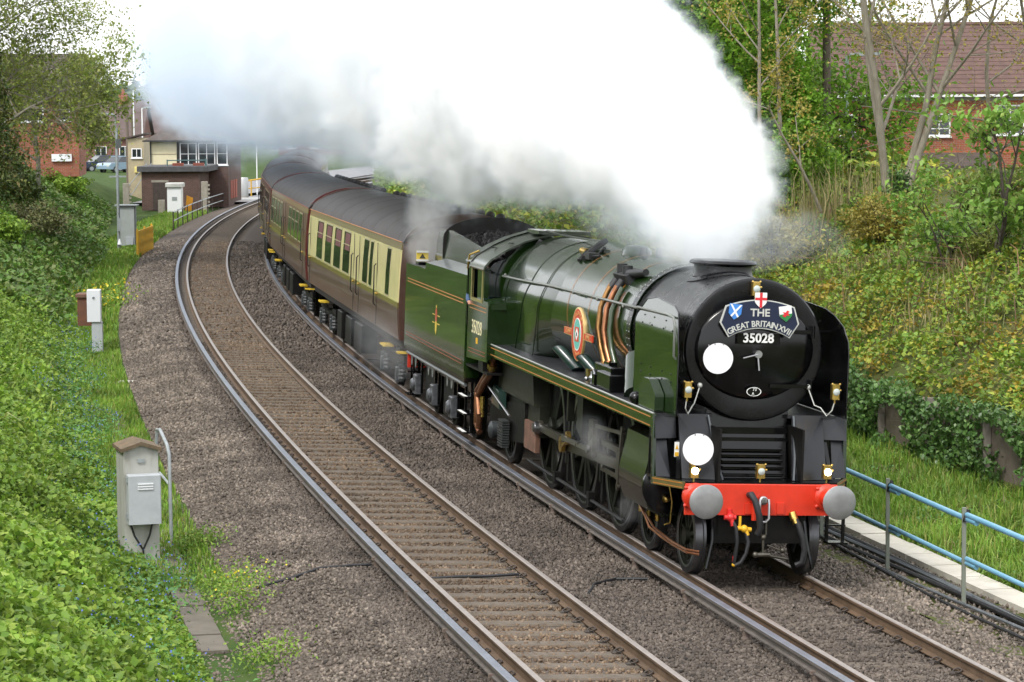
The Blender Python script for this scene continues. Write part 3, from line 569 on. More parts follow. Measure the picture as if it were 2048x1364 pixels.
# --- nameplate
npt = P(MB().prism([(4.62, 2.70), (4.75, 2.72), (5.1, 2.98), (5.25, 3.06), (5.6, 3.06), (5.75, 2.98), (6.1, 2.72), (6.25, 2.70), (6.25, 2.60), (4.62, 2.60)], -1.175, -1.14), 'nameplate', mat('backing_green', (.015, .028, .012), .3, coat=.5))
redn = mat('nameplate_red', (.55, .05, .018), .4); turq = mat('nameplate_turquoise', (.12, .45, .38), .4); gold = mat('gold_edge', (.72, .52, .22), .35, .6)
P(MB().lathe([(1, -1.205), (1, -1.175)], (0, 5.45, 2.665), (1, 0, 0), 44, sx=.385, sz=.385), 'disc', redn, npt)
P(MB().lathe([(.955, -1.206), (1.0, -1.206), (1.02, -1.20), (1.02, -1.17)], (0, 5.45, 2.665), (1, 0, 0), 44, sx=.385, sz=.385, caps=False), 'rim', gold, npt)
P(MB().lathe([(.0, -1.2095), (.225, -1.209), (.225, -1.205)], (0, 5.45, 2.665), (1, 0, 0), 36), 'field', turq, npt)
P(MB().lathe([(.222, -1.2105), (.238, -1.2105), (.238, -1.205)], (0, 5.45, 2.665), (1, 0, 0), 36, caps=False), 'ring', plate_w, npt)
P(MB().prism([(5.34, 2.56), (5.58, 2.56), (5.58, 2.77), (5.34, 2.77)], -1.213, -1.2095), 'flag', redn, npt)
P(MB().prism([(5.36, 2.665), (5.46, 2.755), (5.56, 2.665), (5.46, 2.575)], -1.216, -1.2132), 'diamond', plate_w, npt)
P(MB().prism([(5.43, 2.64), (5.49, 2.64), (5.49, 2.69), (5.43, 2.69)], -1.218, -1.2162), 'emblem', navy, npt)
for y0, y1, tx in ((4.55, 5.08, 'LINE'), (5.82, 6.36, 'CLAN')):
    b_ = P(MB().box(-1.2, -1.175, y0, y1, 2.615, 2.715), 'name_bar', redn, npt); P(MB().box(-1.203, -1.198, y0, y1, 2.615, 2.625).box(-1.203, -1.198, y0, y1, 2.705, 2.715), 'bar_edge', gold, npt)
    letters('name_letters', tx, .085, gold, npt, FX(-1.202, (y0 + y1) / 2, 2.665), 1.4, .003)
for tx, a0, da in (('MERCHANT', 2.62, -.30), ('NAVY', -2.15, .32)):
    for i, chx in enumerate(tx):
        a = a0 + da * i; rr = .305
        letters('name_letters', chx, .085, gold, npt, FX(-1.2065, 5.45 - rr * math.cos(a), 2.665 + rr * math.sin(a)) @ Matrix.Rotation(a - math.pi / 2 if da < 0 else a + math.pi / 2, 4, 'Z'), 1, .003)
# sand filler drums and lubricators on the plate
for y in (6.7, 5.1):
    sb = P(MB().lathe([(.09, -.02), (.10, .0), (.10, .45)], (-1.16, y + .1, 2.34), (.55, -.5, -.65), 18), 'sand_filler', mat('filler_teal', (.012, .032, .026), .3, coat=.4))
    P(MB().lathe([(.098, -.024), (.05, -.03), (0.01, -.031)], (-1.16, y + .1, 2.34), (.55, -.5, -.65), 18), 'cap', mat('cap_grey', (.30, .36, .36), .35, .3), sb)
lb = P(MB().bev(-1.22, -.98, 3.3, 4.1, 2.04, 2.27, .015).bev(-1.16, -.95, 3.5, 4.5, 2.04, 2.36, .02).box(-1.12, -1.0, 3.8, 4.1, 2.36, 2.40).box(-1.24, -1.1, 4.15, 4.3, 2.05, 2.2), 'lubricator', black)
P(MB().tube([(-1.2, 4.3, 2.06), (-1.2, 4.32, 2.2), (-1.18, 4.42, 2.24), (-1.18, 4.5, 2.08)], .02, 6).cyl((-1.2, 4.5, 2.04), (-1.2, 4.5, 2.2), .02, n=6).ball((-1.2, 4.45, 2.12), .05).ball((-1.22, 4.7, 2.09), .035).cyl((-1.15, 4.7, 2.04), (-1.15, 4.7, 2.2), .018, n=6), 'lubricator_drive', bsteel)
P(MB().box(-1.14, -1.11, 4.95, 5.1, 2.03, 2.2).box(-1.14, -1.0, 4.95, 5.0, 2.18, 2.2), 'bracket', brass)
P(MB().cyl((-1.0, 2.7, 2.05), (-.85, 3.3, 2.5), .16, n=18).tube([(-.88, 2.75, 2.55), (-1.0, 2.6, 2.3), (-1.0, 2.5, 2.03)], .07, 10), 'steam_pipe', green)
# --- cylinders
csec = [(-.66, .66), (-1.0, .63), (-1.18, .72), (-1.26, .92), (-1.26, 1.15), (-1.22, 1.32), (-1.18, 1.5), (-1.16, 1.64), (-1.05, 1.70), (-.66, 1.70)]
for sd in (-1, 1):
    cyb = P(MB().loft([[(-sd * x, y, z) for x, z in csec] for y in (1.08, 2.42)], smooth=True), 'cylinder', mat('cylinder_green', (.010, .015, .006), .25, c2=(.012, .009, .006), vscale=2.5, coat=.4))
    P(MB().lathe([(.33, .0), (.33, -.05), (.27, -.07), (.01, -.075)], (sd * .96, 1.08, 1.02), (0, 1, 0), 28), 'cylinder_cover', black, cyb)
    P(MB().lathe([(.17, .0), (.17, -.06), (.12, -.09), (.01, -.095)], (sd * .93, 1.08, 1.50), (0, 1, 0), 20), 'valve_cover', black, cyb)
    P(MB().lathe([(.05, .0), (.05, -.05), (.03, -.09), (.01, -.095)], (sd * .98, 1.0, .88), (0, 1, 0), 12), 'relief_valve', brass, cyb)
    for y in (1.3, 1.75, 2.2): P(MB().cyl((sd * 1.0, y, .66), (sd * 1.0, y, .55), .03, n=8), 'drain_cock', brass, cyb)
for dx in (0, .06):
    P(MB().tube([(-1.12 + dx, 1.75 + dx * 6, .68), (-1.14 + dx, 1.4 + dx * 3, .60), (-1.13 + dx, 1.2, .48), (-1.05 + dx, .8, .40), (-1.0, .45, .36 + dx * .6), (-.95, -.02, .34 + dx * .6), (-.80, -.06, .32 + dx * .6)], .016, 8), 'drain_pipe', copper)
P(MB().tube([(-1.05, .62, 1.16), (-1.0, .6, .9), (-1.0, .65, .62), (-1.05, .75, .58)], .009, 6), 'oil_pipe', brass)
# --- wheels
def wheel(y, r, sd, n, name, wx=.0, hub=.16, crank=None, spw=.075):
    xi, xo = .68, .815
    prof = [(r - .075, xi), (r + .028, xi), (r + .028, xi + .03), (r + .004, xi + .04), (r, xo), (r - .075, xo)]
    tyre_c = MB().lathe([(a, sd * b) for a, b in prof] + [(prof[0][0], sd * prof[0][1])], (0, y, r), (1, 0, 0), 48, caps=False)
    mb = MB().lathe([(r - .075, sd * xi), (r - .16, sd * xi), (r - .16, sd * (xo - .015)), (r - .075, sd * (xo - .015))], (0, y, r), (1, 0, 0), 48, caps=False)
    mb.cyl((sd * xi, y, r), (sd * (xo + .03), y, r), hub, n=20)
    for i in range(n):
        a = 2 * math.pi * (i + .5) / n; c, s_ = math.cos(a), math.sin(a); w0, w1 = spw, spw * .72; r0, r1 = hub * .8, r - .14
        q = []
        for rr, ww in ((r0, w0), (r1, w1)): q.append([(sd * xx, y + rr * c - tt * s_, r + rr * s_ + tt * c) for xx, tt in ((xi + .03, -ww), (xo - .025, -ww * .7), (xo - .025, ww * .7), (xi + .03, ww))])
        mb.loft(q)
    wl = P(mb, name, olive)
    P(tyre_c, 'tyre', rimst, wl); P(MB().lathe([(r - .10, sd * .812), (r - .078, sd * .818), (r - .06, sd * .812)], (0, y, r), (1, 0, 0), 48, caps=False), 'tyre_rim', bsteel, wl)
    return wl
YD = [4.12, 6.40, 8.69]; PIN = .305; ANG = -.08
for y in YD:
    for sd in (-1, 1):
        wl = wheel(y, .94, sd, 10, 'driving_wheel', hub=.17, spw=.10)
        py, pz = y + PIN * math.cos(ANG), .94 + PIN * math.sin(ANG)
        P(MB().cyl((sd * .8, py, pz), (sd * 1.02, py, pz), .065, n=14), 'crank_pin', bsteel, wl)
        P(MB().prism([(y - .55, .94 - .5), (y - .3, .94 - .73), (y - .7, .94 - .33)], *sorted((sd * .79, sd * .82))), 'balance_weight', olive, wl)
for y in (.5367, 2.4417):
    for sd in (-1, 1): wheel(y, .47, sd, 10, 'bogie_wheel', hub=.11, spw=.04)
for sd in (-1, 1): wheel(11.9, .545, sd, 10, 'trailing_wheel', hub=.12, spw=.045)
for y, r in ((.5367, .47), (2.4417, .47), (11.9, .545), *((y, .94) for y in YD)): P(MB().cyl((-.7, y, r), (.7, y, r), .09, n=12), 'axle', oilblack)
P(MB().box(-.62, -.56, .1, 2.95, .42, .75).box(.56, .62, .1, 2.95, .42, .75).box(-.6, .6, 1.3, 1.7, .45, .7).box(-.62, .62, .05, .12, .45, .8), 'bogie_frame', oilblack)
# --- rods and valve gear
for sd in (-1, 1):
    x = sd * .93
    def bar(y0, z0, y1, z1, h0, h1, xa, xb, m0, name, par=None, ends=.1):
        d = Vector((0, y1 - y0, z1 - z0)).normalized(); n_ = Vector((0, -d.z, d.y)); A_ = Vector((0, y0, z0)); B_ = Vector((0, y1, z1))
        mb = MB().loft([[(xx, p.y + n_.y * k, p.z + n_.z * k) for xx, k in ((xa, -h), (xb, -h), (xb, h), (xa, h))] for p, h in ((A_, h0), (B_, h1))])
        for p, h in ((A_, h0), (B_, h1)):
            if ends: mb.cyl((xa, p.y, p.z), (xb, p.y, p.z), h + ends * .35, n=18)
        return P(mb, name, m0, par)
    pins = [(y + PIN * math.cos(ANG), .94 + PIN * math.sin(ANG)) for y in YD]
    cr = bar(*pins[2], *pins[1], .055, .055, x - .03, x + .03, msteel, 'coupling_rod', ends=.16)
    bar(*pins[1], *pins[0], .055, .055, x - .03, x + .03, msteel, 'coupling_rod', ends=.16)
    bar(*pins[1], 3.22, 1.02, .085, .065, sd * .98, sd * 1.04, msteel, 'connecting_rod', ends=.16)
    P(MB().cyl((sd * .9, *pins[2]), (sd * 1.03, *pins[2]), .10, n=16).cyl((sd * 1.03, *pins[2]), (sd * 1.06, *pins[2]), .07, n=16), 'crank_pin_cap', bsteel, cr)
    rc = bar(*pins[1], pins[1][0] - .38, pins[1][1] + .14, .07, .05, sd * 1.06, sd * 1.12, brass, 'return_crank', ends=.14)
    bar(pins[1][0] - .38, pins[1][1] + .14, 4.75, 1.08, .035, .03, sd * 1.14, sd * 1.18, bsteel, 'eccentric_rod', ends=.08)
    P(MB().box(*sorted((sd * 1.05, sd * 1.12)), 4.62, 4.9, .98, 1.5).cyl((sd * 1.04, 4.75, 1.3), (sd * 1.14, 4.75, 1.3), .09, n=12), 'expansion_link', msteel)
    P(MB().box(*sorted((sd * .9, sd * 1.0)), 2.4, 4.6, 1.16, 1.24).box(*sorted((sd * .9, sd * 1.0)), 2.4, 4.6, .80, .87), 'slide_bar', msteel)
    P(MB().prism([(3.0, .82), (3.45, .82), (3.45, 1.22), (3.0, 1.22)], *sorted((sd * .88, sd * 1.06))).cyl((sd * .96, 3.1, 1.02), (sd * .96, 2.3, 1.02), .05, n=12), 'crosshead', msteel)
    bar(3.15, .75, 3.0, 1.55, .03, .03, sd * 1.07, sd * 1.11, msteel, 'combination_lever', ends=.06)
    bar(3.0, 1.5, 4.7, 1.42, .025, .025, sd * 1.05, sd * 1.09, msteel, 'radius_rod', ends=.05)
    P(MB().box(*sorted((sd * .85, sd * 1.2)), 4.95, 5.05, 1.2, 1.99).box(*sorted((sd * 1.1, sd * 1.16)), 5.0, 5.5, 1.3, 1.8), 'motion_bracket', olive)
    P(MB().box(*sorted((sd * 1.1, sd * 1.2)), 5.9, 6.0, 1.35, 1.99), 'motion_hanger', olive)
    P(MB().cyl((sd * .98, 9.6, .32), (sd * .98, 3.2, .27), .028, n=8).box(*sorted((sd * .92, sd * 1.02)), 7.45, 7.6, .22, .4).box(*sorted((sd * .92, sd * 1.02)), 5.15, 5.3, .2, .4), 'brake_rod', oilblack)
    for y in (2.95, 5.22, 7.5): P(MB().box(*sorted((sd * .74, sd * .80)), y, y + .12, .25, 1.25).prism([(y + .1, .5), (y + .22, .55), (y + .22, 1.0), (y + .1, 1.0)], *sorted((sd * .70, sd * .81))), 'brake_hanger', oilblack)
# --- trailing truck, injectors
for sd in (-1, 1):
    P(MB().prism([(9.9, .55), (12.6, .35), (12.8, .5), (12.8, .95), (9.9, 1.2)], *sorted((sd * .95, sd * 1.0))), 'truck_frame', oilblack)
    P(MB().lathe([(.15, 0), (.15, .1), (.12, .13), (.05, .15)], (sd * 1.0, 12.15, .52), (sd, 0, 0), 18), 'axle_box', mat('axlebox_grey', (.05, .056, .06), .4, .3, var=.3, vscale=9))
    sp = MB()
    for i in range(11): sp.box(*sorted((sd * 1.04, sd * 1.16)), 10.9, 11.3, .36 + i * .042, .385 + i * .042)
    o = P(sp, 'truck_spring', mat('spring_grey', (.05, .054, .055), .45, .3)); o['kind'] = 'stuff'
    P(MB().cyl((sd * 1.18, 12.24, 1.29), (sd * 1.18, 10.25, .96), .02, n=8), 'sanding_rod', bsteel)
    P(MB().prism([(11.3, .95), (12.0, 1.0), (11.9, 1.3), (11.4, 1.25)], *sorted((sd * 1.02, sd * 1.14))), 'injector', M_['filler_teal'])
    for k, pts in enumerate(([(-.02, 11.84, 1.82), (0, 11.95, 1.6), (0, 12.6, 1.32), (.02, 13.0, 1.1), (.03, 12.9, .8), (.02, 12.95, .55), (0, 12.75, .42)], [(0, 11.75, 1.82), (.0, 11.8, 1.55), (.04, 12.3, 1.3), (.05, 12.75, 1.05), (.04, 12.6, .75), (.03, 12.7, .5)])):
        P(MB().tube([(sd * (1.2 + a), b - .1, c) for a, b, c in pts], .052, 10), 'injector_pipe', mat('dull_copper', (.20, .09, .045), .45, .7, var=.4, vscale=6))
    for q_ in (((11.76, 1.68), (11.8, 1.6), .075), ((11.66, 1.66), (11.7, 1.58), .075), ((12.5, .7), (12.5, 1.05), .04)): P(MB().cyl((sd * 1.2, *q_[0]), (sd * 1.2, *q_[1]), q_[2], n=12), 'pipe_union', brass)
# --- cab
CS = [(11.45, 1.72), (13.25, 1.66), (13.25, 3.29), (11.86, 3.29), (11.86, 2.74), (11.50, 2.72), (11.45, 2.66)]
WY0, WY1, WZ0, WZ1 = 12.02, 12.95, 2.72, 3.22
for sd in (-1, 1):
    x0, x1 = sorted((sd * 1.36, sd * 1.335))
    mb = MB().prism([(11.45, 1.72), (13.25, 1.66), (13.25, WZ0), (11.5, WZ0), (11.45, 2.66)], x0, x1).box(x0, x1, 11.86, WY0, WZ0, 3.29).box(x0, x1, WY1, 13.25, WZ0, 3.29).box(x0, x1, WY0, WY1, WZ1, 3.29)
    cs = P(mb, 'cab_side', green)
    fr = MB().box(*sorted((sd * 1.372, sd * 1.33)), WY0 - .04, WY1 + .04, WZ0 - .05, WZ0).box(*sorted((sd * 1.372, sd * 1.33)), WY0 - .04, WY1 + .04, WZ1, WZ1 + .04).box(*sorted((sd * 1.372, sd * 1.33)), WY0 - .04, WY0, WZ0, WZ1).box(*sorted((sd * 1.372, sd * 1.33)), WY1, WY1 + .04, WZ0, WZ1)
    P(fr, 'window_frame', mat('window_brass', (.30, .26, .10), .4, .3), cs)
    P(MB().box(*sorted((sd * 1.362, sd * 1.35)), WY0, WY0 + .42, WZ0, WZ1), 'window_slide', green, cs)
    for z0 in (2.60, 2.535): P(MB().prism([(11.60, z0 - .007), (13.1, z0 - .007), (13.1, z0 + .007), (11.60, z0 + .007)], *sorted((sd * 1.362, sd * 1.358))), 'lining', orange, cs)
    for z0 in (1.86, 1.80): P(MB().prism([(11.60, z0 - .007), (13.1, z0 - .025), (13.1, z0 - .011), (11.60, z0 + .007)], *sorted((sd * 1.362, sd * 1.358))), 'lining', mat('lining_dull', (.22, .05, .02), .5), cs)
    letters('cab_number', '35028', .33, cream_l, cs, FX(sd * 1.362, 12.4, 2.22, sd), 1.12, .002, .0)
    P(MB().box(*sorted((sd * 1.366, sd * 1.36)), 12.28, 12.42, 1.96, 2.06), 'plate', yellow, cs)
    # front plate with its big angled window and the bulge under it
    P(MB().prism([(sd * 1.335, 1.75), (sd * .99, 1.95), (sd * 1.02, 2.4), (sd * 1.06, 2.70), (sd * 1.335, 2.70)], 11.45, 11.47, 'y'), 'cab_front', green)
    P(MB().add([(sd * 1.36, 11.46, 2.66), (sd * 1.0, 11.40, 2.74), (sd * .98, 11.86, 2.80), (sd * 1.36, 11.86, 2.74), (sd * 1.36, 11.46, 2.60), (sd * 1.0, 11.40, 2.6)], [(0, 1, 2, 3), (0, 4, 5, 1)]), 'cab_shelf', green)
    P(MB().prism([(sd * 1.335, 2.76), (sd * 1.335, 3.27), (sd * 1.28, 3.27), (sd * 1.28, 2.76)], 11.86, 11.88, 'y').prism([(sd * 1.06, 2.76), (sd * .92, 3.1), (sd * .62, 3.55), (sd * .40, 3.84), (sd * .72, 3.70), (sd * .98, 3.45), (sd * 1.12, 3.1)], 11.86, 11.88, 'y'), 'spectacle_plate', green)
    P(MB().prism([(sd * 1.28, 2.79), (sd * 1.28, 3.25), (sd * 1.2, 3.36), (sd * 1.0, 3.44), (sd * 1.10, 3.1), (sd * 1.06, 2.79)], 11.872, 11.878, 'y'), 'front_window', glass)
# roof
ra = [(-1.40, 3.25), (-1.38, 3.31), (-1.28, 3.42), (-1.0, 3.60), (-.7, 3.74), (-.35, 3.85), (0, 3.885), (.35, 3.85), (.7, 3.74), (1.0, 3.60), (1.28, 3.42), (1.38, 3.31), (1.40, 3.25)]
sec = ra + [(x * .985, z - .025) for x, z in ra[::-1]]
rf = P(MB().loft([[(x, y, z) for x, z in sec] for y in (11.78, 13.05)], smooth=True), 'cab_roof', mat('roof_green', (.03, .042, .024), .3, coat=.6, var=.1, vscale=3))
sec2 = [(x, z + .006) for x, z in ra[1:-1]]; sec2 = sec2 + [(x * .98, z - .03) for x, z in sec2[::-1]]
P(MB().loft([[(x, y, z) for x, z in sec2] for y in (13.0, 13.55)], smooth=True), 'roof_extension', M_['roof_green'], rf)
P(MB().tube([(x, 13.0, z + .01) for x, z in ra[1:-1]], .014, 6), 'roof_strip', black, rf)
for y, x0 in ((12.2, -.85), (12.6, -1.05)):
    P(MB().lathe([(.045, 0), (.06, 0), (.06, .012), (.045, .012), (.045, 0)], (x0, y, float(np.interp(abs(x0), [0, .35, .7, 1, 1.28], [3.885, 3.85, 3.74, 3.6, 3.42])) + .012), (-.45, 0, .9), 12, caps=False), 'lifting_eye', black, rf)
P(MB().box(-.45, .45, 11.9, 12.8, 3.86, 3.92), 'roof_ventilator', M_['roof_green'], rf)
P(MB().box(-1.33, 1.33, 11.5, 13.9, 1.5, 1.54).box(-1.33, -1.0, 11.9, 12.3, 1.54, 2.3), 'cab_floor', oilblack)
P(MB().box(-1.0, 1.0, 11.95, 12.0, 1.54, 3.6).cyl((-.2, 12.05, 2.9), (-.2, 12.15, 2.9), .15).cyl((-.6, 12.05, 3.1), (-.6, 12.12, 3.1), .1), 'backhead', oilblack)
# ================================================================= tender
TM = frame(S0 + 14.5, S0 + 19, S0 + 13.45)
tender = empty('tender', TM, 'green lined tender full of coal behind the locomotive', 'tender')
def Q(mb, name, m, parent=None, **k): return mb.build(name, m, parent or tender, **k)
tgreen = mat('tender_green', (.012, .033, .005), .22, var=.15, vscale=2.5, coat=.6, spec=.3, bump=.05, bscale=2.2)
for sd in (-1, 1):
    s_ = Q(MB().prism([(0.02, 1.28), (7.1, 1.28), (7.1, 2.90), (4.65, 2.92), (4.62, 3.04), (0.02, 3.06)], *sorted((sd * 1.385, sd * 1.36))), 'tender_side', tgreen)
    for z in (2.62, 2.56): Q(MB().box(*sorted((sd * 1.388, sd * 1.384)), .3, 6.85, z - .008, z + .008), 'lining', orange, s_)
    for z in (1.56, 1.50): Q(MB().box(*sorted((sd * 1.388, sd * 1.384)), .3, 6.85, z - .008, z + .008), 'lining', M_['lining_dull'], s_)
    # lion-and-wheel crest: crowned shield over a wheel between bars
    cy_, cz_ = 3.2, 2.05; x0, x1 = sorted((sd * 1.389, sd * 1.386)); lo_m = mat('crest_yellow', (.62, .45, .06), .45); cr_m = mat('crest_red', (.42, .07, .03), .45)
    cr = Q(MB().prism([(cy_ - .09, cz_ - .02), (cy_ + .09, cz_ - .02), (cy_ + .09, cz_ + .16), (cy_ + .03, cz_ + .22), (cy_ - .03, cz_ + .22), (cy_ - .09, cz_ + .16)], x0, x1), 'crest', cr_m, s_)
    Q(MB().prism([(cy_, cz_ - .27), (cy_ + .08, cz_ - .2), (cy_ + .1, cz_ - .1), (cy_ + .06, cz_ - .025), (cy_ - .06, cz_ - .025), (cy_ - .1, cz_ - .1), (cy_ - .08, cz_ - .2)], x0, x1), 'crest', lo_m, s_)
    Q(MB().box(x0, x1, cy_ - .04, cy_ + .04, cz_ + .225, cz_ + .27), 'crest', lo_m, s_)
    for dy in (-.42, .14):
        for dz in (-.06, .09): Q(MB().box(x0, x1, cy_ + dy, cy_ + dy + .28, cz_ + dz - .008, cz_ + dz + .008), 'crest_bar', lo_m, s_)
    Q(MB().box(*sorted((sd * 1.36, sd * 1.12)), .0, .03, 1.28, 3.0), 'front_sheet', green, s_)
    Q(MB().add([(sd * 1.37, .05, 3.06), (sd * 1.37, 4.62, 3.04), (sd * .97, 4.62, 3.12), (sd * .97, .05, 3.14), (sd * 1.37, .05, 3.0), (sd * 1.37, 4.62, 3.0), (sd * .97, 4.62, 3.0), (sd * .97, .05, 3.0)], [(0, 1, 2, 3), (4, 7, 6, 5), (0, 4, 5, 1), (3, 2, 6, 7), (0, 3, 7, 4), (1, 5, 6, 2)]), 'tank_top', mat('tank_grey', (.25, .27, .28), .3, coat=.4, var=.1, vscale=4))
    # bunker side leaning in, rounded rear top
    bp = [(.55, 3.02), (6.15, 3.02), (6.2, 3.4), (6.1, 3.55), (5.8, 3.62), (4.6, 3.66), (1.5, 3.50), (.55, 3.44)]
    Q(MB().loft([[(sd * (xx - (z - 3.02) * .12), y, z) for y, z in bp] for xx in (.97, .945)]), 'bunker_side', green)
    # underframe
    Q(MB().box(*sorted((sd * 1.12, sd * 1.16)), .1, 7.0, .98, 1.26).box(*sorted((sd * 1.1, sd * 1.37)), .02, 7.1, 1.20, 1.275), 'frame', black)
    for i, y in enumerate((2.0, 4.2, 6.3)):
        for w_ in (-.55, .55): Q(MB().box(*sorted((sd * 1.14, sd * 1.18)), y + w_ * .38 - .03, y + w_ * .38 + .03, .4, 1.0), 'horn_guide', black)
        hb = MB()
        hb.add([(sd * 1.3, y - .45, 1.2), (sd * 1.3, y - .05, 1.2), (sd * 1.3, y - .2, .92), (sd * 1.3, y - .3, .92)], [(0, 1, 2, 3)])
        hb.add([(sd * 1.3, y + .05, 1.2), (sd * 1.3, y + .4, 1.2), (sd * 1.3, y + .28, .92), (sd * 1.3, y + .2, .92)], [(0, 1, 2, 3)])
        o = Q(hb, 'spring_bracket', mat('bracket_grey', (.17, .175, .17), .5, var=.3, vscale=6)); o['kind'] = 'stuff'
        Q(MB().bev(sd * 1.2 - .08, sd * 1.2 + .08, y - .16, y + .16, .38, .76, .02).lathe([(.13, 0), (.13, .05), (.09, .09), (.01, .1)], (sd * 1.26, y, .56), (sd, 0, 0), 16), 'axle_box', mat('axlebox_shine', (.11, .115, .125), .35, .4, var=.4, vscale=12))
        if i < 2: Q(MB().box(*sorted((sd * 1.0, sd * 1.12)), y + .55, y + 1.65, .28, .95), 'brake_reservoir', oilblack)
        pr = [(.545 - .06, .68), (.57, .68), (.57, .71), (.545, .72), (.545, .815), (.485, .815)]
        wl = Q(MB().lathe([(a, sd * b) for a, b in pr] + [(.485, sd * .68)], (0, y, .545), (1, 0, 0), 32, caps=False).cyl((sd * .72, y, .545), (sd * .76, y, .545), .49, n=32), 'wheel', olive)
    Q(MB().tube([(sd * 1.33, .1, 1.15), (sd * 1.33, 6.9, 1.15)], .035, 8), 'steam_heat_pipe', mat('pipe_grey', (.16, .17, .17), .45))
    st = Q(MB().box(*sorted((sd * 1.2, sd * 1.24)), .05, .09, .3, 1.25).box(*sorted((sd * 1.2, sd * 1.24)), .62, .66, .3, 1.25).box(*sorted((sd * 1.08, sd * 1.36)), .03, .66, .30, .33).box(*sorted((sd * 1.08, sd * 1.36)), .03, .66, .62, .65).box(*sorted((sd * 1.08, sd * 1.36)), .03, .66, .92, .95), 'footstep', black)
    for z in (.33, .65, .95): Q(MB().box(*sorted((sd * 1.3, sd * 1.365)), .03, .66, z, z + .006), 'step_edge', plate_w, st)
    Q(MB().box(*sorted((sd * 1.2, sd * 1.24)), 6.75, 6.79, .3, 1.25).box(*sorted((sd * 1.2, sd * 1.24)), 7.04, 7.08, .3, 1.25).box(*sorted((sd * 1.1, sd * 1.34)), 6.75, 7.08, .30, .33).box(*sorted((sd * 1.1, sd * 1.34)), 6.75, 7.08, .75, .78), 'footstep', black)
    Q(MB().tube([(sd * 1.34, .0, 3.10), (sd * 1.38, -.02, 3.2), (sd * 1.36, -.05, 3.42), (sd * 1.22, -.2, 3.5)], .02, 8), 'grab_rail', brass)
    Q(MB().box(*sorted((sd * 1.38, sd * 1.2)), -.06, 0, 2.2, 3.2), 'cab_doorway', black)
Q(MB().box(-1.35, 1.35, 7.06, 7.1, 1.28, 2.9).box(-1.2, 1.2, 7.1, 7.16, .85, 1.26), 'rear_sheet', black)
Q(MB().box(-1.3, 1.3, 7.1, 7.13, .82, 1.27), 'rear_beam', redl)
Q(MB().box(-1.35, 1.35, .6, 7.08, 2.84, 2.895), 'tank_deck', mat('deck_grey', (.05, .055, .05), .5, var=.3, vscale=5))
Q(MB().box(-1.1, 1.1, .3, 7.0, 1.0, 1.27), 'chassis', oilblack)
ar = [(-.98, 3.1)] + [(.98 * -math.cos(math.pi * i / 18), 3.5 + .42 * math.sin(math.pi * i / 18)) for i in range(19)] + [(.98, 3.1)]
Q(MB().prism(ar, 5.15, 5.2, 'y'), 'bunker_arch', mat('bunker_black', (.012, .010, .010), .55, var=.4, vscale=4), None)
Q(MB().prism([(.6, 2.9), (5.1, 2.9), (5.1, 3.35), (.6, 3.2)], -.93, .93), 'bunker_floor', oilblack)
# coal
n = 900; cx = rng.uniform(-.85, .85, n); cyy = rng.uniform(.8, 5.05, n); cz = 3.28 + .30 * (1 - (cx / .95) ** 2) * np.clip((cyy - .5) / 2.5, .3, 1) + rng.uniform(-.05, .05, n)
V = []; F = []
for i in range(n):
    r = random.uniform(.035, .085); b = len(V)
    for d in ((1, 0, 0), (-1, 0, 0), (0, 1, 0), (0, -1, 0), (0, 0, 1), (0, 0, -1), (.7, .7, .5), (-.6, -.7, .6)): V.append((cx[i] + r * (d[0] + random.gauss(0, .25)), cyy[i] + r * (d[1] + random.gauss(0, .25)), cz[i] + r * (d[2] + random.gauss(0, .25))))
    F += [(b + p, b + q, b + s) for p, q, s in ((0, 6, 4), (6, 2, 4), (2, 1, 4), (1, 7, 4), (7, 3, 4), (3, 0, 4), (2, 0, 5), (1, 2, 5), (3, 1, 5), (0, 3, 5), (0, 2, 6), (1, 3, 7))]
co = link('coal', np_mesh('coal', V, F), None, mat('coal', (.030, .026, .028), .45, var=.4, vscale=9, island=.5)); co.matrix_world = TM; tag(co, 'heap of black coal in the tender bunker', kind='stuff')
sg = Q(MB().box(-1.22, -.98, 6.9, 6.93, 2.92, 3.16), 'warning_sign', mat('sign_yellow', (.75, .55, .05), .4)); Q(MB().box(-1.22, -.98, 6.88, 6.9, 2.92, 2.99).box(-1.22, -.98, 6.88, 6.9, 3.12, 3.16), 'sign_text', plate_w, sg); Q(MB().prism([(-1.16, 3.01), (-1.04, 3.01), (-1.1, 3.1)], 6.885, 6.9, 'y'), 'triangle', black, sg)
Q(MB().cyl((-.7, 6.5, 2.89), (-.7, 6.5, 3.0), .14, n=16).box(-1.25, -.9, 6.4, 6.8, 2.9, 2.96), 'water_filler', black)

# ================================================================= headboard, discs and crew: things of their own
hb = empty('headboard', LM @ Matrix.Translation((-.01, 0, .045)), 'navy and silver scalloped train headboard with three shields', 'headboard')
def arcp(x0, x1, z0, sag, n=14): return [(x0 + (x1 - x0) * i / n, z0 + sag * (1 - (2 * i / n - 1) ** 2)) for i in range(n + 1)]
def board(o):
    tl, tr_ = (-.455 + o, 3.405 - o), (.455 - o, 3.39 - o)
    return arcp(tl[0], tr_[0], 3.40 - o, .085) + [(.525 - 1.6 * o, 3.185), (.405 - o * .6, 3.0 + o * 1.2)] + arcp(.405 - o * .6, -.405 + o * .6, 3.0 + o * 1.1, .115) + [(-.525 + 1.6 * o, 3.185)]
MB().prism(board(0), .345, .365, 'y').build('border', silver, hb); MB().prism(board(.014), .338, .346, 'y').build('panel', navy, hb)
letters('lettering', 'THE', .135, silver, hb, FY(0, .337, 3.315), 1.05, .003, .003)
tx = 'GREAT BRITAIN XVII'; Rr = .80; zc_ = 3.175 - Rr; wid = {'I': .45, ' ': .45, 'T': .95}
ws = [wid.get(c, 1.0) for c in tx]; tot = sum(ws); acc = 0
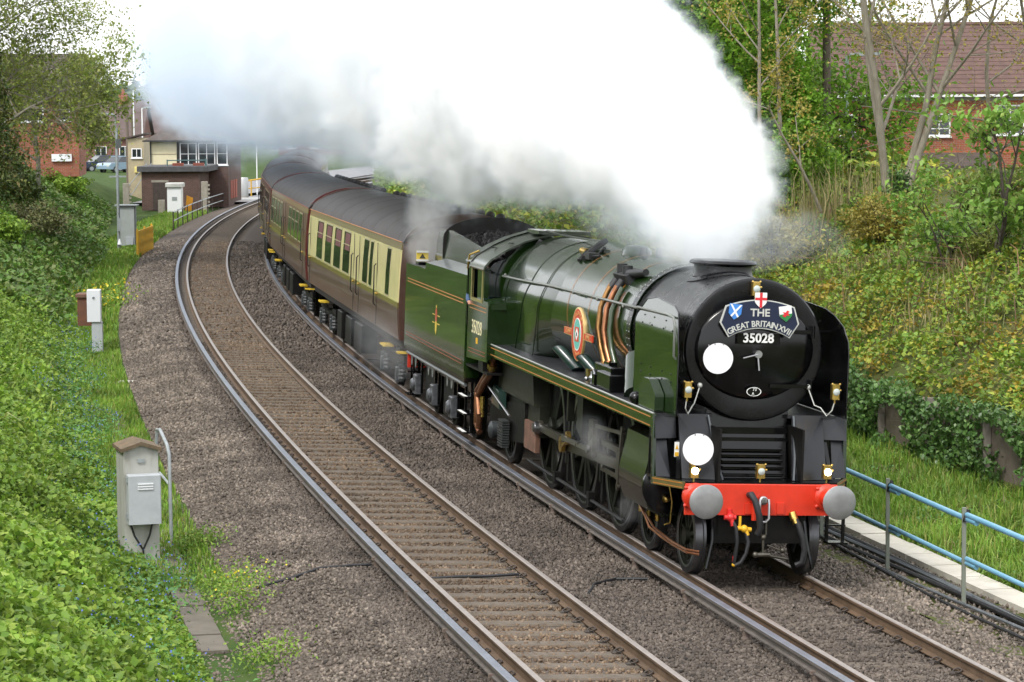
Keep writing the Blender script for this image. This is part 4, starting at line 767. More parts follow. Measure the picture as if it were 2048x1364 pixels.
for c, wv in zip(tx, ws):
    a = ((acc + wv / 2) / tot - .5) * 1.085; acc += wv
    if c != ' ': letters('lettering', c, .108, silver, hb, FY(Rr * math.sin(a), .337, zc_ + Rr * math.cos(a), -a), .95, .003, .002)
def shield(cx, cz, w_, h, tilt, kind):
    sh = [(-w_ / 2, h / 2), (w_ / 2, h / 2), (w_ / 2, -.02), (w_ * .36, -h * .25), (0, -h / 2), (-w_ * .36, -h * .25), (-w_ / 2, -.02)]
    T = Matrix.Translation((cx, 0, cz)) @ Matrix.Rotation(tilt, 4, 'Y')
    b = {'s': mat('flag_blue', (.05, .22, .62), .4), 'e': plate_w, 'w': plate_w}[kind]; fr = mat('flag_red', (.62, .02, .03), .4); fg = mat('flag_green', (.02, .20, .05), .4)
    s0_ = MB().prism(sh, .322, .336, 'y', M=T).build('shield', b, hb)
    if kind == 'e': MB().box(-.017, .017, .318, .3225, -h / 2 + .01, h / 2, T).box(-w_ / 2, -.0175, .318, .3225, .005, .037, T).box(.0175, w_ / 2, .318, .3225, .005, .037, T).build('cross', fr, s0_)
    if kind == 's':
        for k in (-1, 1): MB().prism([(-k * w_ * .48, h * .47), (-k * w_ * .32, h * .47), (k * w_ * .34, -h * .27), (k * w_ * .22, -h * .34)], .318 + k * .0015, .3225 + k * .0015, 'y', M=T).build('saltire', plate_w, s0_)
    if kind == 'w':
        MB().prism([(-w_ / 2, 0), (w_ / 2, 0), (w_ / 2, -.02), (w_ * .36, -h * .25), (0, -h / 2), (-w_ * .36, -h * .25), (-w_ / 2, -.02)], .319, .3225, 'y', M=T).build('green_field', fg, s0_)
        MB().prism([(-.05, -.02), (-.02, .0), (-.04, .03), (0, .02), (.02, .045), (.05, .03), (.03, .01), (.045, -.03), (.01, -.015), (-.01, -.04)], .315, .3185, 'y', M=T).build('dragon', fr, s0_)
shield(-.335, 3.325, .165, .20, .12, 's'); shield(0.0, 3.475, .155, .20, 0, 'e'); shield(.335, 3.31, .165, .20, -.12, 'w')
MB().box(-.02, .02, .36, .5, 3.2, 3.3).build('bracket', black, hb)
for nm, lab, x, y, z, r in (('headcode_disc', 'round white disc on the smokebox door beside the number', -.52, .42, 2.765, .196), ('headcode_disc', 'round white disc standing above the buffer beam', -.845, .02, 1.645, .2)):
    d = empty(nm, LM, lab, 'disc', 'white headcode discs on the engine front')
    MB().lathe([(r, .0), (r, -.018), (.001, -.018)], (x, y, z), (0, 1, 0), 48, smooth=False).build('disc_plate', white_p, d)
    for dx in (-.05, .06): MB().box(x + dx - .006, x + dx + .006, y - .024, y + .01, z + r * .88, z + r * .97).build('clip', bsteel, d)
    MB().box(x - .02, x + .02, y, y + .03, z - r - .06, z + .1).build('bracket', black, d)
# crew: skinned bodies standing on the cab floor
def person(name, label, M, joints, edges, radii, cloth, face_dir):
    me = bpy.data.meshes.new(name); me.from_pydata(joints, edges, []); o = bpy.data.objects.new(name, me); col.objects.link(o); o.matrix_world = M
    o.modifiers.new('skin', 'SKIN'); ss = o.modifiers.new('sub', 'SUBSURF'); ss.levels = ss.render_levels = 2
    for i, v in enumerate(me.skin_vertices[0].data): v.radius = radii[i] if isinstance(radii[i], tuple) else (radii[i], radii[i]); v.use_root = i == 0
    me.materials.append(cloth); tag(o, label, 'person')
    return o
skin = mat('skin', (.52, .27, .19), .55, var=.08, vscale=20); hair_m = mat('hair_grey', (.10, .075, .06), .8); blue_c = mat('overalls_blue', (.05, .09, .18), .85, var=.2, vscale=12)
def crew(x, y, lean, label, cap):
    z0 = 1.545; hx, hy = lean
    J = [(0, 0, .95), (0, 0, 1.2), (hx * .5, hy * .5, 1.42), (hx * .75, hy * .75, 1.52), (-.1, 0, .5), (-.11, .0, .08), (.1, 0, .5), (.11, 0, .08), (-.2 + hx * .4, hy * .4, 1.42), (-.28 + hx * .8, -.06 + hy * .5, 1.15), (-.26 + hx * 1.1, -.28 + hy * .6, 1.08), (.2 + hx * .4, hy * .4, 1.42), (.26 + hx * .3, .02, 1.15), (.22 + hx * .3, -.2, 1.05), (-.12, -.14, .05), (.12, -.14, .05)]
    E_ = [(0, 1), (1, 2), (2, 3), (0, 4), (4, 5), (0, 6), (6, 7), (2, 8), (8, 9), (9, 10), (2, 11), (11, 12), (12, 13), (5, 14), (7, 15)]
    rr = [(.16, .12), (.16, .12), (.17, .10), .07, .085, .06, .085, .06, .075, .055, .045, .075, .055, .045, .05, .05]
    p_ = person('person', label, LM @ Matrix.Translation((x, y, z0)), J, E_, rr, blue_c, None)
    hxx, hyy, hz = hx * .9, hy * .9, 1.65
    h = MB().ball((hxx, hyy, hz), .105, 18, 12, .86, 1.0, 1.18); h.ball((hxx, hyy - .105, hz - .01), .022, 8, 5, .8, 1, 1.3); h.cyl((hxx * .9, hyy * .95, 1.50), (hxx, hyy, 1.6), .055, n=12)
    for k in (-1, 1): h.ball((hxx + k * .093, hyy + .01, hz - .01), .024, 8, 5, .5, 1, 1.3)
    h.build('head', skin, p_)
    e_ = MB()
    for k in (-1, 1): e_.ball((hxx + k * .034, hyy - .092, hz + .015), .012, 6, 4)
    o = e_.build('eyes', black, p_); o['kind'] = 'stuff'
    MB().box(hxx - .026, hxx + .026, hyy - .100, hyy - .092, hz - .062, hz - .054).build('mouth', mat('lips', (.3, .1, .08), .6), p_)
    MB().ball((hxx, hyy + .015, hz + .028), .112, 16, 8, .9, 1.0, 1.05).build('hair' if not cap else 'cap', hair_m if not cap else mat('cap_black', (.015, .015, .018), .7), p_)
    for k, w_ in ((-1, J[10]), (1, J[13])):
        hd = MB().ball((w_[0], w_[1] - .05, w_[2]), .042, 10, 6, .9, 1.1, .5)
        for f in range(4): hd.tube([(w_[0] + (f - 1.5) * .018, w_[1] - .08, w_[2]), (w_[0] + (f - 1.5) * .019, w_[1] - .125, w_[2] - .012), (w_[0] + (f - 1.5) * .019, w_[1] - .14, w_[2] - .04)], .009, 6)
        hd.tube([(w_[0] - k * .03, w_[1] - .04, w_[2]), (w_[0] - k * .055, w_[1] - .08, w_[2] - .01), (w_[0] - k * .045, w_[1] - .105, w_[2] - .025)], .0095, 6)
        hd.build('hand', skin, p_)
crew(-.92, 13.42, (-.17, .06), 'bareheaded crewman in blue leaning out behind the cab roof', False)
crew(-.98, 12.62, (-.05, -.08), 'crewman in blue seated height behind the cab front window', True)

# ================================================================= carriages
CP = [(1.36, 1.30), (1.395, 1.6), (1.41, 1.95), (1.41, 2.12), (1.395, 2.7), (1.365, 3.12), (1.345, 3.27)]
RFp = [(1.35, 3.27), (1.30, 3.40), (1.17, 3.54), (.95, 3.68), (.65, 3.80), (.33, 3.87), (0, 3.895)]
cream = mat('coach_cream', (.84, .75, .38), .22, var=.06, vscale=2, coat=.5); brown = mat('coach_brown', (.075, .034, .026), .3, c2=(.11, .07, .05), vscale=3, coat=.3); umber = mat('coach_band', (.17, .13, .03), .3, coat=.4)
maroon = mat('coach_maroon', (.11, .018, .016), .28, var=.15, vscale=2, coat=.5); maroon2 = mat('coach_maroon_dull', (.12, .045, .03), .32, var=.2, vscale=2, coat=.4)
roofm = mat('coach_roof', (.030, .026, .025), .62, c2=(.048, .042, .040), vscale=2.2, bump=.05, bscale=14); gangm = mat('gangway', (.02, .016, .015), .7)
cglass = mat('coach_glass', (.014, .02, .016), .05, spec=.8); wframe = mat('window_rim', (.42, .38, .22), .35, .3); stepy = mat('step_yellow', (.62, .42, .03), .5, var=.3, vscale=9)
def X_at(z): return float(np.interp(z, [b for a, b in CP], [a for a, b in CP]))
def coach(st, label, lower, upper, top, wins, doors, endm, detail):
    M = frame(st + 3, st + 16.6, st); Lc = 19.9
    t = empty('railway_carriage', M, label, 'carriage', 'carriages behind the tender')
    def B(mb, name, m, parent=None, **k): return mb.build(name, m, parent or t, **k)
    for nm, m, z0, z1 in (('lower_panel', lower, 1.30, 1.95), ('waist_band', top, 1.95, 2.06), ('upper_panel', upper, 2.06, 3.12), ('cantrail', top, 3.12, 3.275)):
        zs = [z0] + [b for a, b in CP if z0 < b < z1] + [z1]
        for sd in (-1, 1):
            L_ = [[(sd * X_at(z), y, z) for z in zs] + [(sd * (X_at(z) - .03), y, z) for z in zs[::-1]] for y in (.1, Lc - .1)]
            B(MB().loft(L_, smooth=False), nm, m)
    # ends
    prof = [(-x, z) for x, z in CP] + [(-x, z) for x, z in RFp[1:]] + [(x, z) for x, z in RFp[-2:0:-1]] + [(x, z) for x, z in CP[::-1]]
    prof = [(x * .985, z) for x, z in prof]
    e_ = B(MB().prism(prof, .06, .14, 'y'), 'carriage_end', endm); B(MB().prism(prof, Lc - .14, Lc - .06, 'y'), 'carriage_end', endm)
    for y0, y1 in ((-.42, .06), (Lc - .06, Lc + .42)): B(MB().bev(-.55, .55, y0, y1, 1.25, 3.45, .05), 'gangway', gangm)
    rp_ = [(-x, z) for x, z in RFp] + [(x, z) for x, z in RFp[-2::-1]]
    rs = rp_ + [(x * .98, z - .03) for x, z in rp_[::-1]]
    L_ = [[(x, y, 3.27 + (z - 3.27) * k) for x, z in rs] for y, k in ((.02, .62), (.12, .80), (.35, .95), (.75, 1), (Lc - .75, 1), (Lc - .35, .95), (Lc - .12, .80), (Lc - .02, .62))]
    r_ = B(MB().loft(L_, smooth=True), 'roof', roofm)
    B(MB().tube([(-1.365, .1, 3.28), (-1.365, Lc - .1, 3.28)], .012, 6).tube([(1.365, .1, 3.28), (1.365, Lc - .1, 3.28)], .012, 6), 'gutter', orange if upper is cream else M_['lining_dull'], r_)
    for i in range(9):
        y = .9 + i * 2.25; B(MB().tube([(x, y, z + .004) for x, z in rp_], .002, 4), 'roof_rib', roofm, r_)
    if detail:
        for i in range(14):
            y = 1.0 + i * 1.32; B(MB().ball((.78, y, 3.80), .13, 10, 6, .8, 1.3, .7), 'roof_vent', gangm, r_)
    for sd in (-1, 1):
        for y0, y1, z0, z1 in wins:
            xw = (X_at(z0) + X_at(z1)) / 2
            fr_ = [(sd * (X_at(z) + .006), z) for z in (z0 - .035, z1 + .035)]
            def quad(a, b, c, d, off): return [(sd * (X_at(c) + off), a, c), (sd * (X_at(c) + off), b, c), (sd * (X_at((c + d) / 2) + off), b, (c + d) / 2), (sd * (X_at((c + d) / 2) + off), a, (c + d) / 2), (sd * (X_at(d) + off), b, d), (sd * (X_at(d) + off), a, d)]
            w0 = MB().add(quad(y0 - .04, y1 + .04, z0 - .04, z1 + .04, .004), [(0, 1, 2, 3), (3, 2, 4, 5)]); win = B(w0, 'window', wframe)
            B(MB().add(quad(y0, y1, z0, z1, .008), [(0, 1, 2, 3), (3, 2, 4, 5)]), 'pane', cglass, win)
            if upper is cream and y1 - y0 > 1.2: B(MB().add(quad(y0 + .05, y1 - .3, z1 - .42, z1 - .02, .010), [(0, 1, 2, 3), (3, 2, 4, 5)]), 'blind', mat('blind_maroon', (.10, .022, .02), .6), win)
            if y1 - y0 > 1.2: B(MB().box(*sorted((sd * (X_at(z1 - .3) + .008), sd * (X_at(z1 - .3) + .014))), y0, y1, z1 - .30, z1 - .275), 'vent_bar', wframe, win)
        for y in doors:
            d_ = B(MB().box(*sorted((sd * 1.412, sd * 1.40)), y - .008, y + .008, 1.35, 3.1), 'door', gangm)
            B(MB().tube([(sd * 1.42, y + .1, 1.75), (sd * 1.46, y + .1, 1.8), (sd * 1.46, y + .1, 2.6), (sd * 1.42, y + .1, 2.65)], .014, 6), 'handrail', gangm, d_)
            B(MB().ball((sd * 1.43, y - .1, 2.02), .03, 6, 4), 'handle', brass, d_)
        B(MB().box(*sorted((sd * 1.1, sd * 1.2)), .3, Lc - .3, 1.08, 1.3), 'solebar', gangm)
        for y, n_, w_ in ((7.2, 'battery_box', 1.6), (9.4, 'battery_box', 1.3), (11.6, 'equipment_case', 1.0)): B(MB().bev(sd * 1.12 - .18, sd * 1.12 + .18, y, y + w_, .42, 1.06, .02), n_, oilblack)
        for yc in (3.1, 16.8):
            bo = B(MB().prism([(yc - 1.9, .72), (yc + 1.9, .72), (yc + 1.9, .88), (yc + .9, .82), (yc + .5, .62), (yc - .5, .62), (yc - .9, .82), (yc - 1.9, .88)], *sorted((sd * 1.02, sd * 1.1))), 'bogie', oilblack)
            for dy in (-1.3, 1.3):
                pr = [(.40, .68), (.49, .68), (.49, .71), (.46, .72), (.46, .815), (.40, .815)]
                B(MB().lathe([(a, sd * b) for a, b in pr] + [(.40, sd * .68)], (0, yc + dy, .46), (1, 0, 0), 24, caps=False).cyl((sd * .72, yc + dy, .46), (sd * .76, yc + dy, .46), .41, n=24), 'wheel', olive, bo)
                B(MB().bev(sd * 1.1 - .09, sd * 1.1 + .09, yc + dy - .13, yc + dy + .13, .32, .62, .02), 'axle_box', M_['axlebox_grey'], bo)
                for dd in (-.3, .3): B(MB().lathe([(.075, .36), (.09, .40), (.075, .44), (.09, .48), (.075, .52), (.09, .56), (.075, .6), (.09, .64), (.075, .70)], (sd * 1.08, yc + dy + dd, 0), (0, 0, 1), 10), 'spring', M_['spring_grey'], bo)
            B(MB().box(*sorted((sd * 1.12, sd * 1.34)), yc - .35, yc + .35, .95, .99), 'footboard', stepy, bo)
        B(MB().box(*sorted((sd * 1.1, sd * 1.36)), .15, .5, 1.02, 1.05), 'footboard', stepy)
    B(MB().box(-1.1, 1.1, .2, Lc - .2, 1.02, 1.30), 'underframe', oilblack)
    for sd in (-1, 1):
        for y, k in ((.0, -1), (Lc, 1)): B(MB().cyl((sd * .864, y, 1.06), (sd * .864, y + k * .35, 1.06), .09, n=12).cyl((sd * .864, y + k * .35, 1.06), (sd * .864, y + k * .38, 1.06), .2, n=16), 'buffer', oilblack)
    return t
W1 = [(1.65, 2.25, 2.12, 3.06), (4.75, 5.25, 2.12, 3.06), (5.6, 6.5, 2.12, 3.06), (9.35, 10.75, 2.12, 3.06), (11.4, 12.9, 2.12, 3.06), (13.6, 15.1, 2.12, 3.06), (15.85, 17.3, 2.12, 3.06)]
coach(S0 + 21.2, 'cream and brown carriage next to the tender', brown, cream, umber, W1, (3.75, 7.2, 8.3, 19.1), brown, True)
W2 = [(2.2 + i * 1.75, 3.4 + i * 1.75, 2.25, 3.02) for i in range(4)] + [(12.4 + i * 1.75, 13.6 + i * 1.75, 2.25, 3.02) for i in range(4)]
coach(S0 + 41.9, 'maroon carriage second behind the tender', brown, maroon2, umber, W2, (1.2, 10.2, 11.3, 18.9), maroon, True)
coach(S0 + 62.6, 'maroon carriage third behind the tender', brown, maroon2, maroon, W2, (1.2, 10.2, 18.9), maroon, False)
coach(S0 + 83.3, 'maroon carriage fourth behind the tender, dimmed by smoke', brown, maroon2, maroon, W2, (1.2, 18.9), maroon, False)
coach(S0 + 104., 'farthest maroon carriage beside the level crossing', brown, maroon2, maroon, W2, (1.2, 18.9), maroon, False)
# ================================================================= vegetation
def wob(a, b, f=1.0):
    return (np.sin(a * 1.3 * f + 1.1) * np.sin(b * 1.7 * f + .4) + .6 * np.sin(a * 2.9 * f - b * 2.1 * f) + .4 * np.sin(a * .5 * f + b * 4.3 * f + 2)) / 2 * .5 + .5
def leaf_mesh(name, Pt, size, tilt=.8, wide=.62, m=None, parent=None, fold=.25, vert=0.):
    """one folded pointed leaf per point"""
    n = len(Pt); az = rng.uniform(0, 2 * np.pi, n); el = rng.normal(0, tilt, n) + vert; ro = rng.normal(0, .5, n)
    d = np.stack([np.cos(az) * np.cos(el), np.sin(az) * np.cos(el), np.sin(el)], 1)
    sdv = np.stack([-np.sin(az), np.cos(az), np.zeros(n)], 1); up = np.cross(d, sdv)
    sdv2 = sdv * np.cos(ro)[:, None] + up * np.sin(ro)[:, None]; up2 = np.cross(d, sdv2)
    size = np.broadcast_to(size, (n,)); L_ = size[:, None] * d; W_ = size[:, None] * sdv2 * wide * .5; H_ = -up2 * size[:, None] * fold * .5
    V = np.stack([Pt - L_ * .5, Pt + W_ - L_ * .1 - H_, Pt + L_ * .5, Pt - W_ - L_ * .1 - H_], 1).reshape(-1, 3)
    b = np.arange(n)[:, None] * 4; F = np.concatenate([b + np.array([[0, 1, 2]]), b + np.array([[0, 2, 3]])], 1).reshape(-1, 3)
    return link(name, np_mesh(name, V, F, True), parent, m)
def grass_mesh(name, Pt, h, m, parent=None, w_=.012, lean=.5):
    n = len(Pt); az = rng.uniform(0, 2 * np.pi, n); ln = np.abs(rng.normal(0, lean, n)); h = np.broadcast_to(h, (n,)) * rng.uniform(.6, 1.2, n)
    d = np.stack([np.cos(az), np.sin(az), np.zeros(n)], 1); sv = np.stack([-np.sin(az), np.cos(az), np.zeros(n)], 1) * (w_ * rng.uniform(.6, 1.3, n))[:, None]
    up = np.array([0, 0, 1.]); mid = Pt + up * (h * .55)[:, None] + d * (h * ln * .25)[:, None]; tip = Pt + up * (h * np.clip(1 - ln * .35, .3, 1))[:, None] + d * (h * ln * .8)[:, None]
    V = np.stack([Pt - sv, Pt + sv, mid + sv * .8, mid - sv * .8, tip], 1).reshape(-1, 3); b = np.arange(n)[:, None] * 5
    F = np.concatenate([b + np.array([[0, 1, 2]]), b + np.array([[0, 2, 3]]), b + np.array([[3, 2, 4]])], 1).reshape(-1, 3)
    return link(name, np_mesh(name, V, F), parent, m)
def bank_pts(n, s_rng, l_rng, hmax, keep=None, power=1.0):
    s = rng.uniform(*s_rng, n); l = rng.uniform(*l_rng, n)
    if keep is not None: k = keep(s, l) > rng.uniform(0, 1, n); s, l = s[k], l[k]
    X, Y = plan(s, l); hh = hmax(s, l) if callable(hmax) else np.full(len(s), hmax)
    Z = ground_z(s, l) + hh * rng.uniform(0, 1, len(s)) ** power
    return np.stack([X, Y, Z], 1), s, l
G1 = leaf_mat('nettle_leaf', [(0.115, 0.223, 0.025), (0.184, 0.318, 0.035), (0.253, 0.392, 0.050), (0.138, 0.244, 0.035), (0.322, 0.424, 0.070), (0.081, 0.159, 0.025)], .35)
G2 = leaf_mat('alkanet_leaf', [(0.087, 0.217, 0.052), (0.131, 0.290, 0.078), (0.102, 0.232, 0.072), (0.145, 0.290, 0.065)], .3)
G3 = leaf_mat('grass_blade', [(0.130, 0.259, 0.025), (0.195, 0.346, 0.040), (0.117, 0.238, 0.030), (0.260, 0.367, 0.060), (0.286, 0.292, 0.080)], .3)
G4 = leaf_mat('bramble_leaf', [(0.134, 0.232, 0.030), (0.246, 0.315, 0.036), (0.123, 0.260, 0.036), (0.381, 0.383, 0.042), (0.202, 0.328, 0.048), (0.090, 0.192, 0.030), (0.336, 0.246, 0.036), (0.179, 0.355, 0.048)], .3)
G5 = leaf_mat('ivy_leaf', [(0.049, 0.111, 0.026), (0.077, 0.163, 0.039), (0.119, 0.221, 0.058), (0.063, 0.130, 0.033), (0.168, 0.273, 0.078)], .2, .35)
G6 = leaf_mat('dry_grass', [(.24, .20, .085), (.30, .25, .12), (.18, .17, .06), (.14, .18, .05)], .25)
FB = leaf_mat('blue_petal', [(.10, .16, .55), (.16, .22, .62), (.10, .14, .48)], .2)
FYl = leaf_mat('yellow_petal', [(.62, .48, .02), (.70, .58, .05)], .2)
# left bank, near: nettles and brambles in leafy mounds
toe = lambda s, l: np.clip((-l - 3.75 - .35 * wob(s * 1.1, l) + .3) * 2.5, 0, 1)
mound = lambda s, l: (.12 + .55 * wob(s, l, .9)) * np.clip((-l - 3.6) * .9, .15, 1)
p, s, l = bank_pts(110000, (-2, 24), (-8.6, -3.8), mound, toe, .7); p2, s, l = bank_pts(34000, (-2, 24), (-8.6, -4.0), mound, lambda s, l: toe(s, l) * np.clip(wob(s * .8 + 3, l, .9) * 2.4 - .5, .1, 1), .25); p2[:, 2] += .05; leaf_mesh('nettles', np.concatenate([p, p2]), np.concatenate([rng.uniform(.05, .10, len(p)), rng.uniform(.08, .145, len(p2))]), .72, .72, G1); tag(bpy.data.objects['nettles'], 'bright green nettles and brambles on the near left bank', kind='stuff')
p, s, l = bank_pts(60000, (22, 58), (-9.5, -4.0), mound, lambda s, l: np.where(wob(s * .5, l * .6) > .40, 1, .35) * toe(s, l), .7); o = leaf_mesh('bank_weeds', p, rng.uniform(.08, .15, len(p)), .6, .7, G1); tag(o, 'leafy green weeds covering the left bank beyond the near cabinet', kind='stuff')
p, s, l = bank_pts(60000, (56, 150), (-12.5, -4.2), lambda s, l: .2 + .6 * wob(s, l, .6), lambda s, l: np.clip((-l - np.interp(s, [100, 150], [4.3, 8.4])) * 1.5, 0, 1), .7); o = leaf_mesh('bank_weeds', p, rng.uniform(.14, .26, len(p)), .6, .75, leaf_mat('bank_far_leaf', [(.09, .20, .03), (.13, .25, .04), (.10, .16, .035), (.17, .21, .06), (.08, .15, .03)], .3)); tag(o, 'mixed scrub on the far left bank up to the signal box', kind='stuff')
# alkanet with blue flowers along the toe of the bank
blue_zone = lambda s, l: np.clip(1.2 - np.abs(l + 4.3 + .35 * np.sin(s * .7)) * 1.5, 0, 1) * np.clip(wob(s, l, .5) * 1.8 - .2, 0, 1)
p, s, l = bank_pts(24000, (4, 52), (-5.8, -3.5), .42, blue_zone, .8); o = leaf_mesh('alkanet', p, rng.uniform(.05, .09, len(p)), .6, .5, G2); tag(o, 'blue flowered alkanet along the foot of the left bank', kind='stuff')
p, s, l = bank_pts(7000, (4, 60), (-6.2, -3.5), .5, blue_zone, .35); leaf_mesh('blue_flowers', p, .028, 1., .9, FB, o)['kind'] = 'stuff'
# grass strips by the trough path
gz = lambda s, l: np.clip(wob(s * .7, l, 1.1) * 1.5, 0, 1)
p, s, l = bank_pts(36000, (16, 60), (-4.6, -3.05), 0., gz); o = grass_mesh('verge_grass', p, .17, G3); tag(o, 'short bright grass along the left trough path', kind='stuff')
p, s, l = bank_pts(30000, (58, 150), (-5.5, -3.0), 0., gz); o = grass_mesh('verge_grass', p, .28, G3, None, .03); tag(o, 'rough grass by the left path near the yellow fence panel', kind='stuff')
p, s, l = bank_pts(24000, (20, 95), (-8.5, -4.6), 0., lambda s, l: np.clip(wob(s * .6, l * .6, .8) * 2.2 - .9, 0, 1)); o = grass_mesh('bank_grass', p, .5, G3, None, .02, .7); tag(o, 'long grass leaning down the left bank', kind='stuff')
# weeds and yellow ragwort on the ballast shoulder
for (s0_, l0, r_, n_, m_, hh, nm, lab) in ((15.5, -3.15, .5, 800, G1, .3, 'weed_patch', 'low green weeds in the ballast beside the near cabinet'), (14.0, -3.1, .3, 600, G3, .5, 'ragwort', 'yellow flowered ragwort at the edge of the ballast'), (11.0, -3.1, .35, 500, G1, .22, 'weed_patch', 'small green weed patch in the ballast at the bottom of the picture'), (19.2, -3.1, .3, 800, G3, .25, 'weed_patch', 'grassy tuft in the ballast behind the near cabinet'), (68, -3.6, .8, 1500, G3, .6, 'broom_bush', 'small yellow flowered bush beside the trough path')):
    s = rng.normal(s0_, r_, n_); l = rng.normal(l0, r_ * .6, n_); X, Y = plan(s, l); p = np.stack([X, Y, ground_z(s, l) + rng.uniform(0, hh, n_)], 1)
    o = leaf_mesh(nm, p, .055 if s0_ < 30 else .11, .7, .5, m_); tag(o, lab, kind='stuff')
    if nm in ('ragwort', 'broom_bush'): k = rng.uniform(0, 1, n_) < .09; q = p[k].copy(); q[:, 2] += hh * .35; leaf_mesh('yellow_flowers', q, .035 if s0_ < 30 else .1, 1., .9, FYl, o)['kind'] = 'stuff'
# right side: grass strip, ivy on the wall, brambles on the slope
p, s, l = bank_pts(70000, (8, 46), (6.95, 10.2), 0., lambda s, l: .35 + .65 * wob(s, l, .9)); o = grass_mesh('lineside_grass', p, .24 + .2 * wob(s, l, 1.3), G3, None, .012, .8); tag(o, 'long green grass between the right cable trough and the ivy wall', kind='stuff')
p, s, l = bank_pts(9000, (12, 40), (7.1, 10.0), .25, lambda s, l: np.clip(wob(s, l, 1.) * 2.4 - 1.2, 0, 1)); o = leaf_mesh('lineside_weeds', p, rng.uniform(.05, .1, len(p)), .6, .6, G2); tag(o, 'dark leafy weeds among the grass on the right', kind='stuff')
p, s, l = bank_pts(5000, (16, 46), (7.2, 9.9), 0., lambda s, l: np.clip(wob(s * 1.3, l, .7) * 3 - 1.7, 0, 1)); o = grass_mesh('dry_grass', p, .35, G6, None, .012, .9); tag(o, 'patches of dry straw coloured grass on the right', kind='stuff')
n = 42000; s = rng.uniform(10, 62, n); hz = rng.uniform(0, 1, n); k = wob(s * .8, hz * 2.2, 1.) > .36; k &= ~((s > 30.2) & (s < 32.2)); s = s[k]; hz = hz[k]
X, Y = plan(s, 10.08 - (.06 + .3 * wob(s, hz * 3, 1.6)) * rng.uniform(-.3, 1.3, len(s))); p = np.stack([X, Y, -.45 + (1.05 + .65 * wob(s * 1.3, s * .4, .8)) * hz], 1)
o = leaf_mesh('ivy', p, rng.uniform(.06, .11, len(p)), .5, .9, G5, vert=-.9); tag(o, 'dark glossy ivy hanging over the low retaining wall', kind='stuff')
p, s, l = bank_pts(125000, (6, 66), (10.3, 17.5), lambda s, l: .05 + .75 * np.clip(wob(s, l, .7) * 1.6 - .5, 0, 1), lambda s, l: np.clip(wob(s * .9, l * .9, 1.1) * 2.2 - .35, .08, 1), .7); o = leaf_mesh('brambles', p, rng.uniform(.05, .15, len(p)), .7, .7, G4); tag(o, 'yellowing brambles covering the slope above the ivy wall', kind='stuff')
p, s, l = bank_pts(22000, (10, 70), (11.5, 17.5), 0., lambda s, l: np.clip(wob(s * .7, l, .8) * 2 - .7, 0, 1)); o = grass_mesh('slope_grass', p, .5, G6, None, .013, .8); tag(o, 'dead grass stems among the brambles on the right slope', kind='stuff')
p, s, l = bank_pts(60000, (62, 190), (6.5, 24), lambda s, l: .3 + (1.4 + 1.9 * np.clip((s - 105) / 20, 0, 1)) * wob(s, l, .5) * np.clip((l - 6.5) / 3, 0, 1), None, .7); o = leaf_mesh('undergrowth', p, rng.uniform(.14, .30, len(p)), .6, .7, G4); tag(o, 'green and yellow undergrowth beyond the carriages on the right', kind='stuff')

p, s, l = bank_pts(16000, (158, 260), (6.8, 12), lambda s, l: 2.2 + 1.2 * wob(s, l, .4), None, .7); o = leaf_mesh('hedge', p, rng.uniform(.3, .5, len(p)), .6, .7, G7 if 'G7' in globals() else G1); tag(o, 'green hedge beyond the crossing above the carriage roofs', kind='stuff')
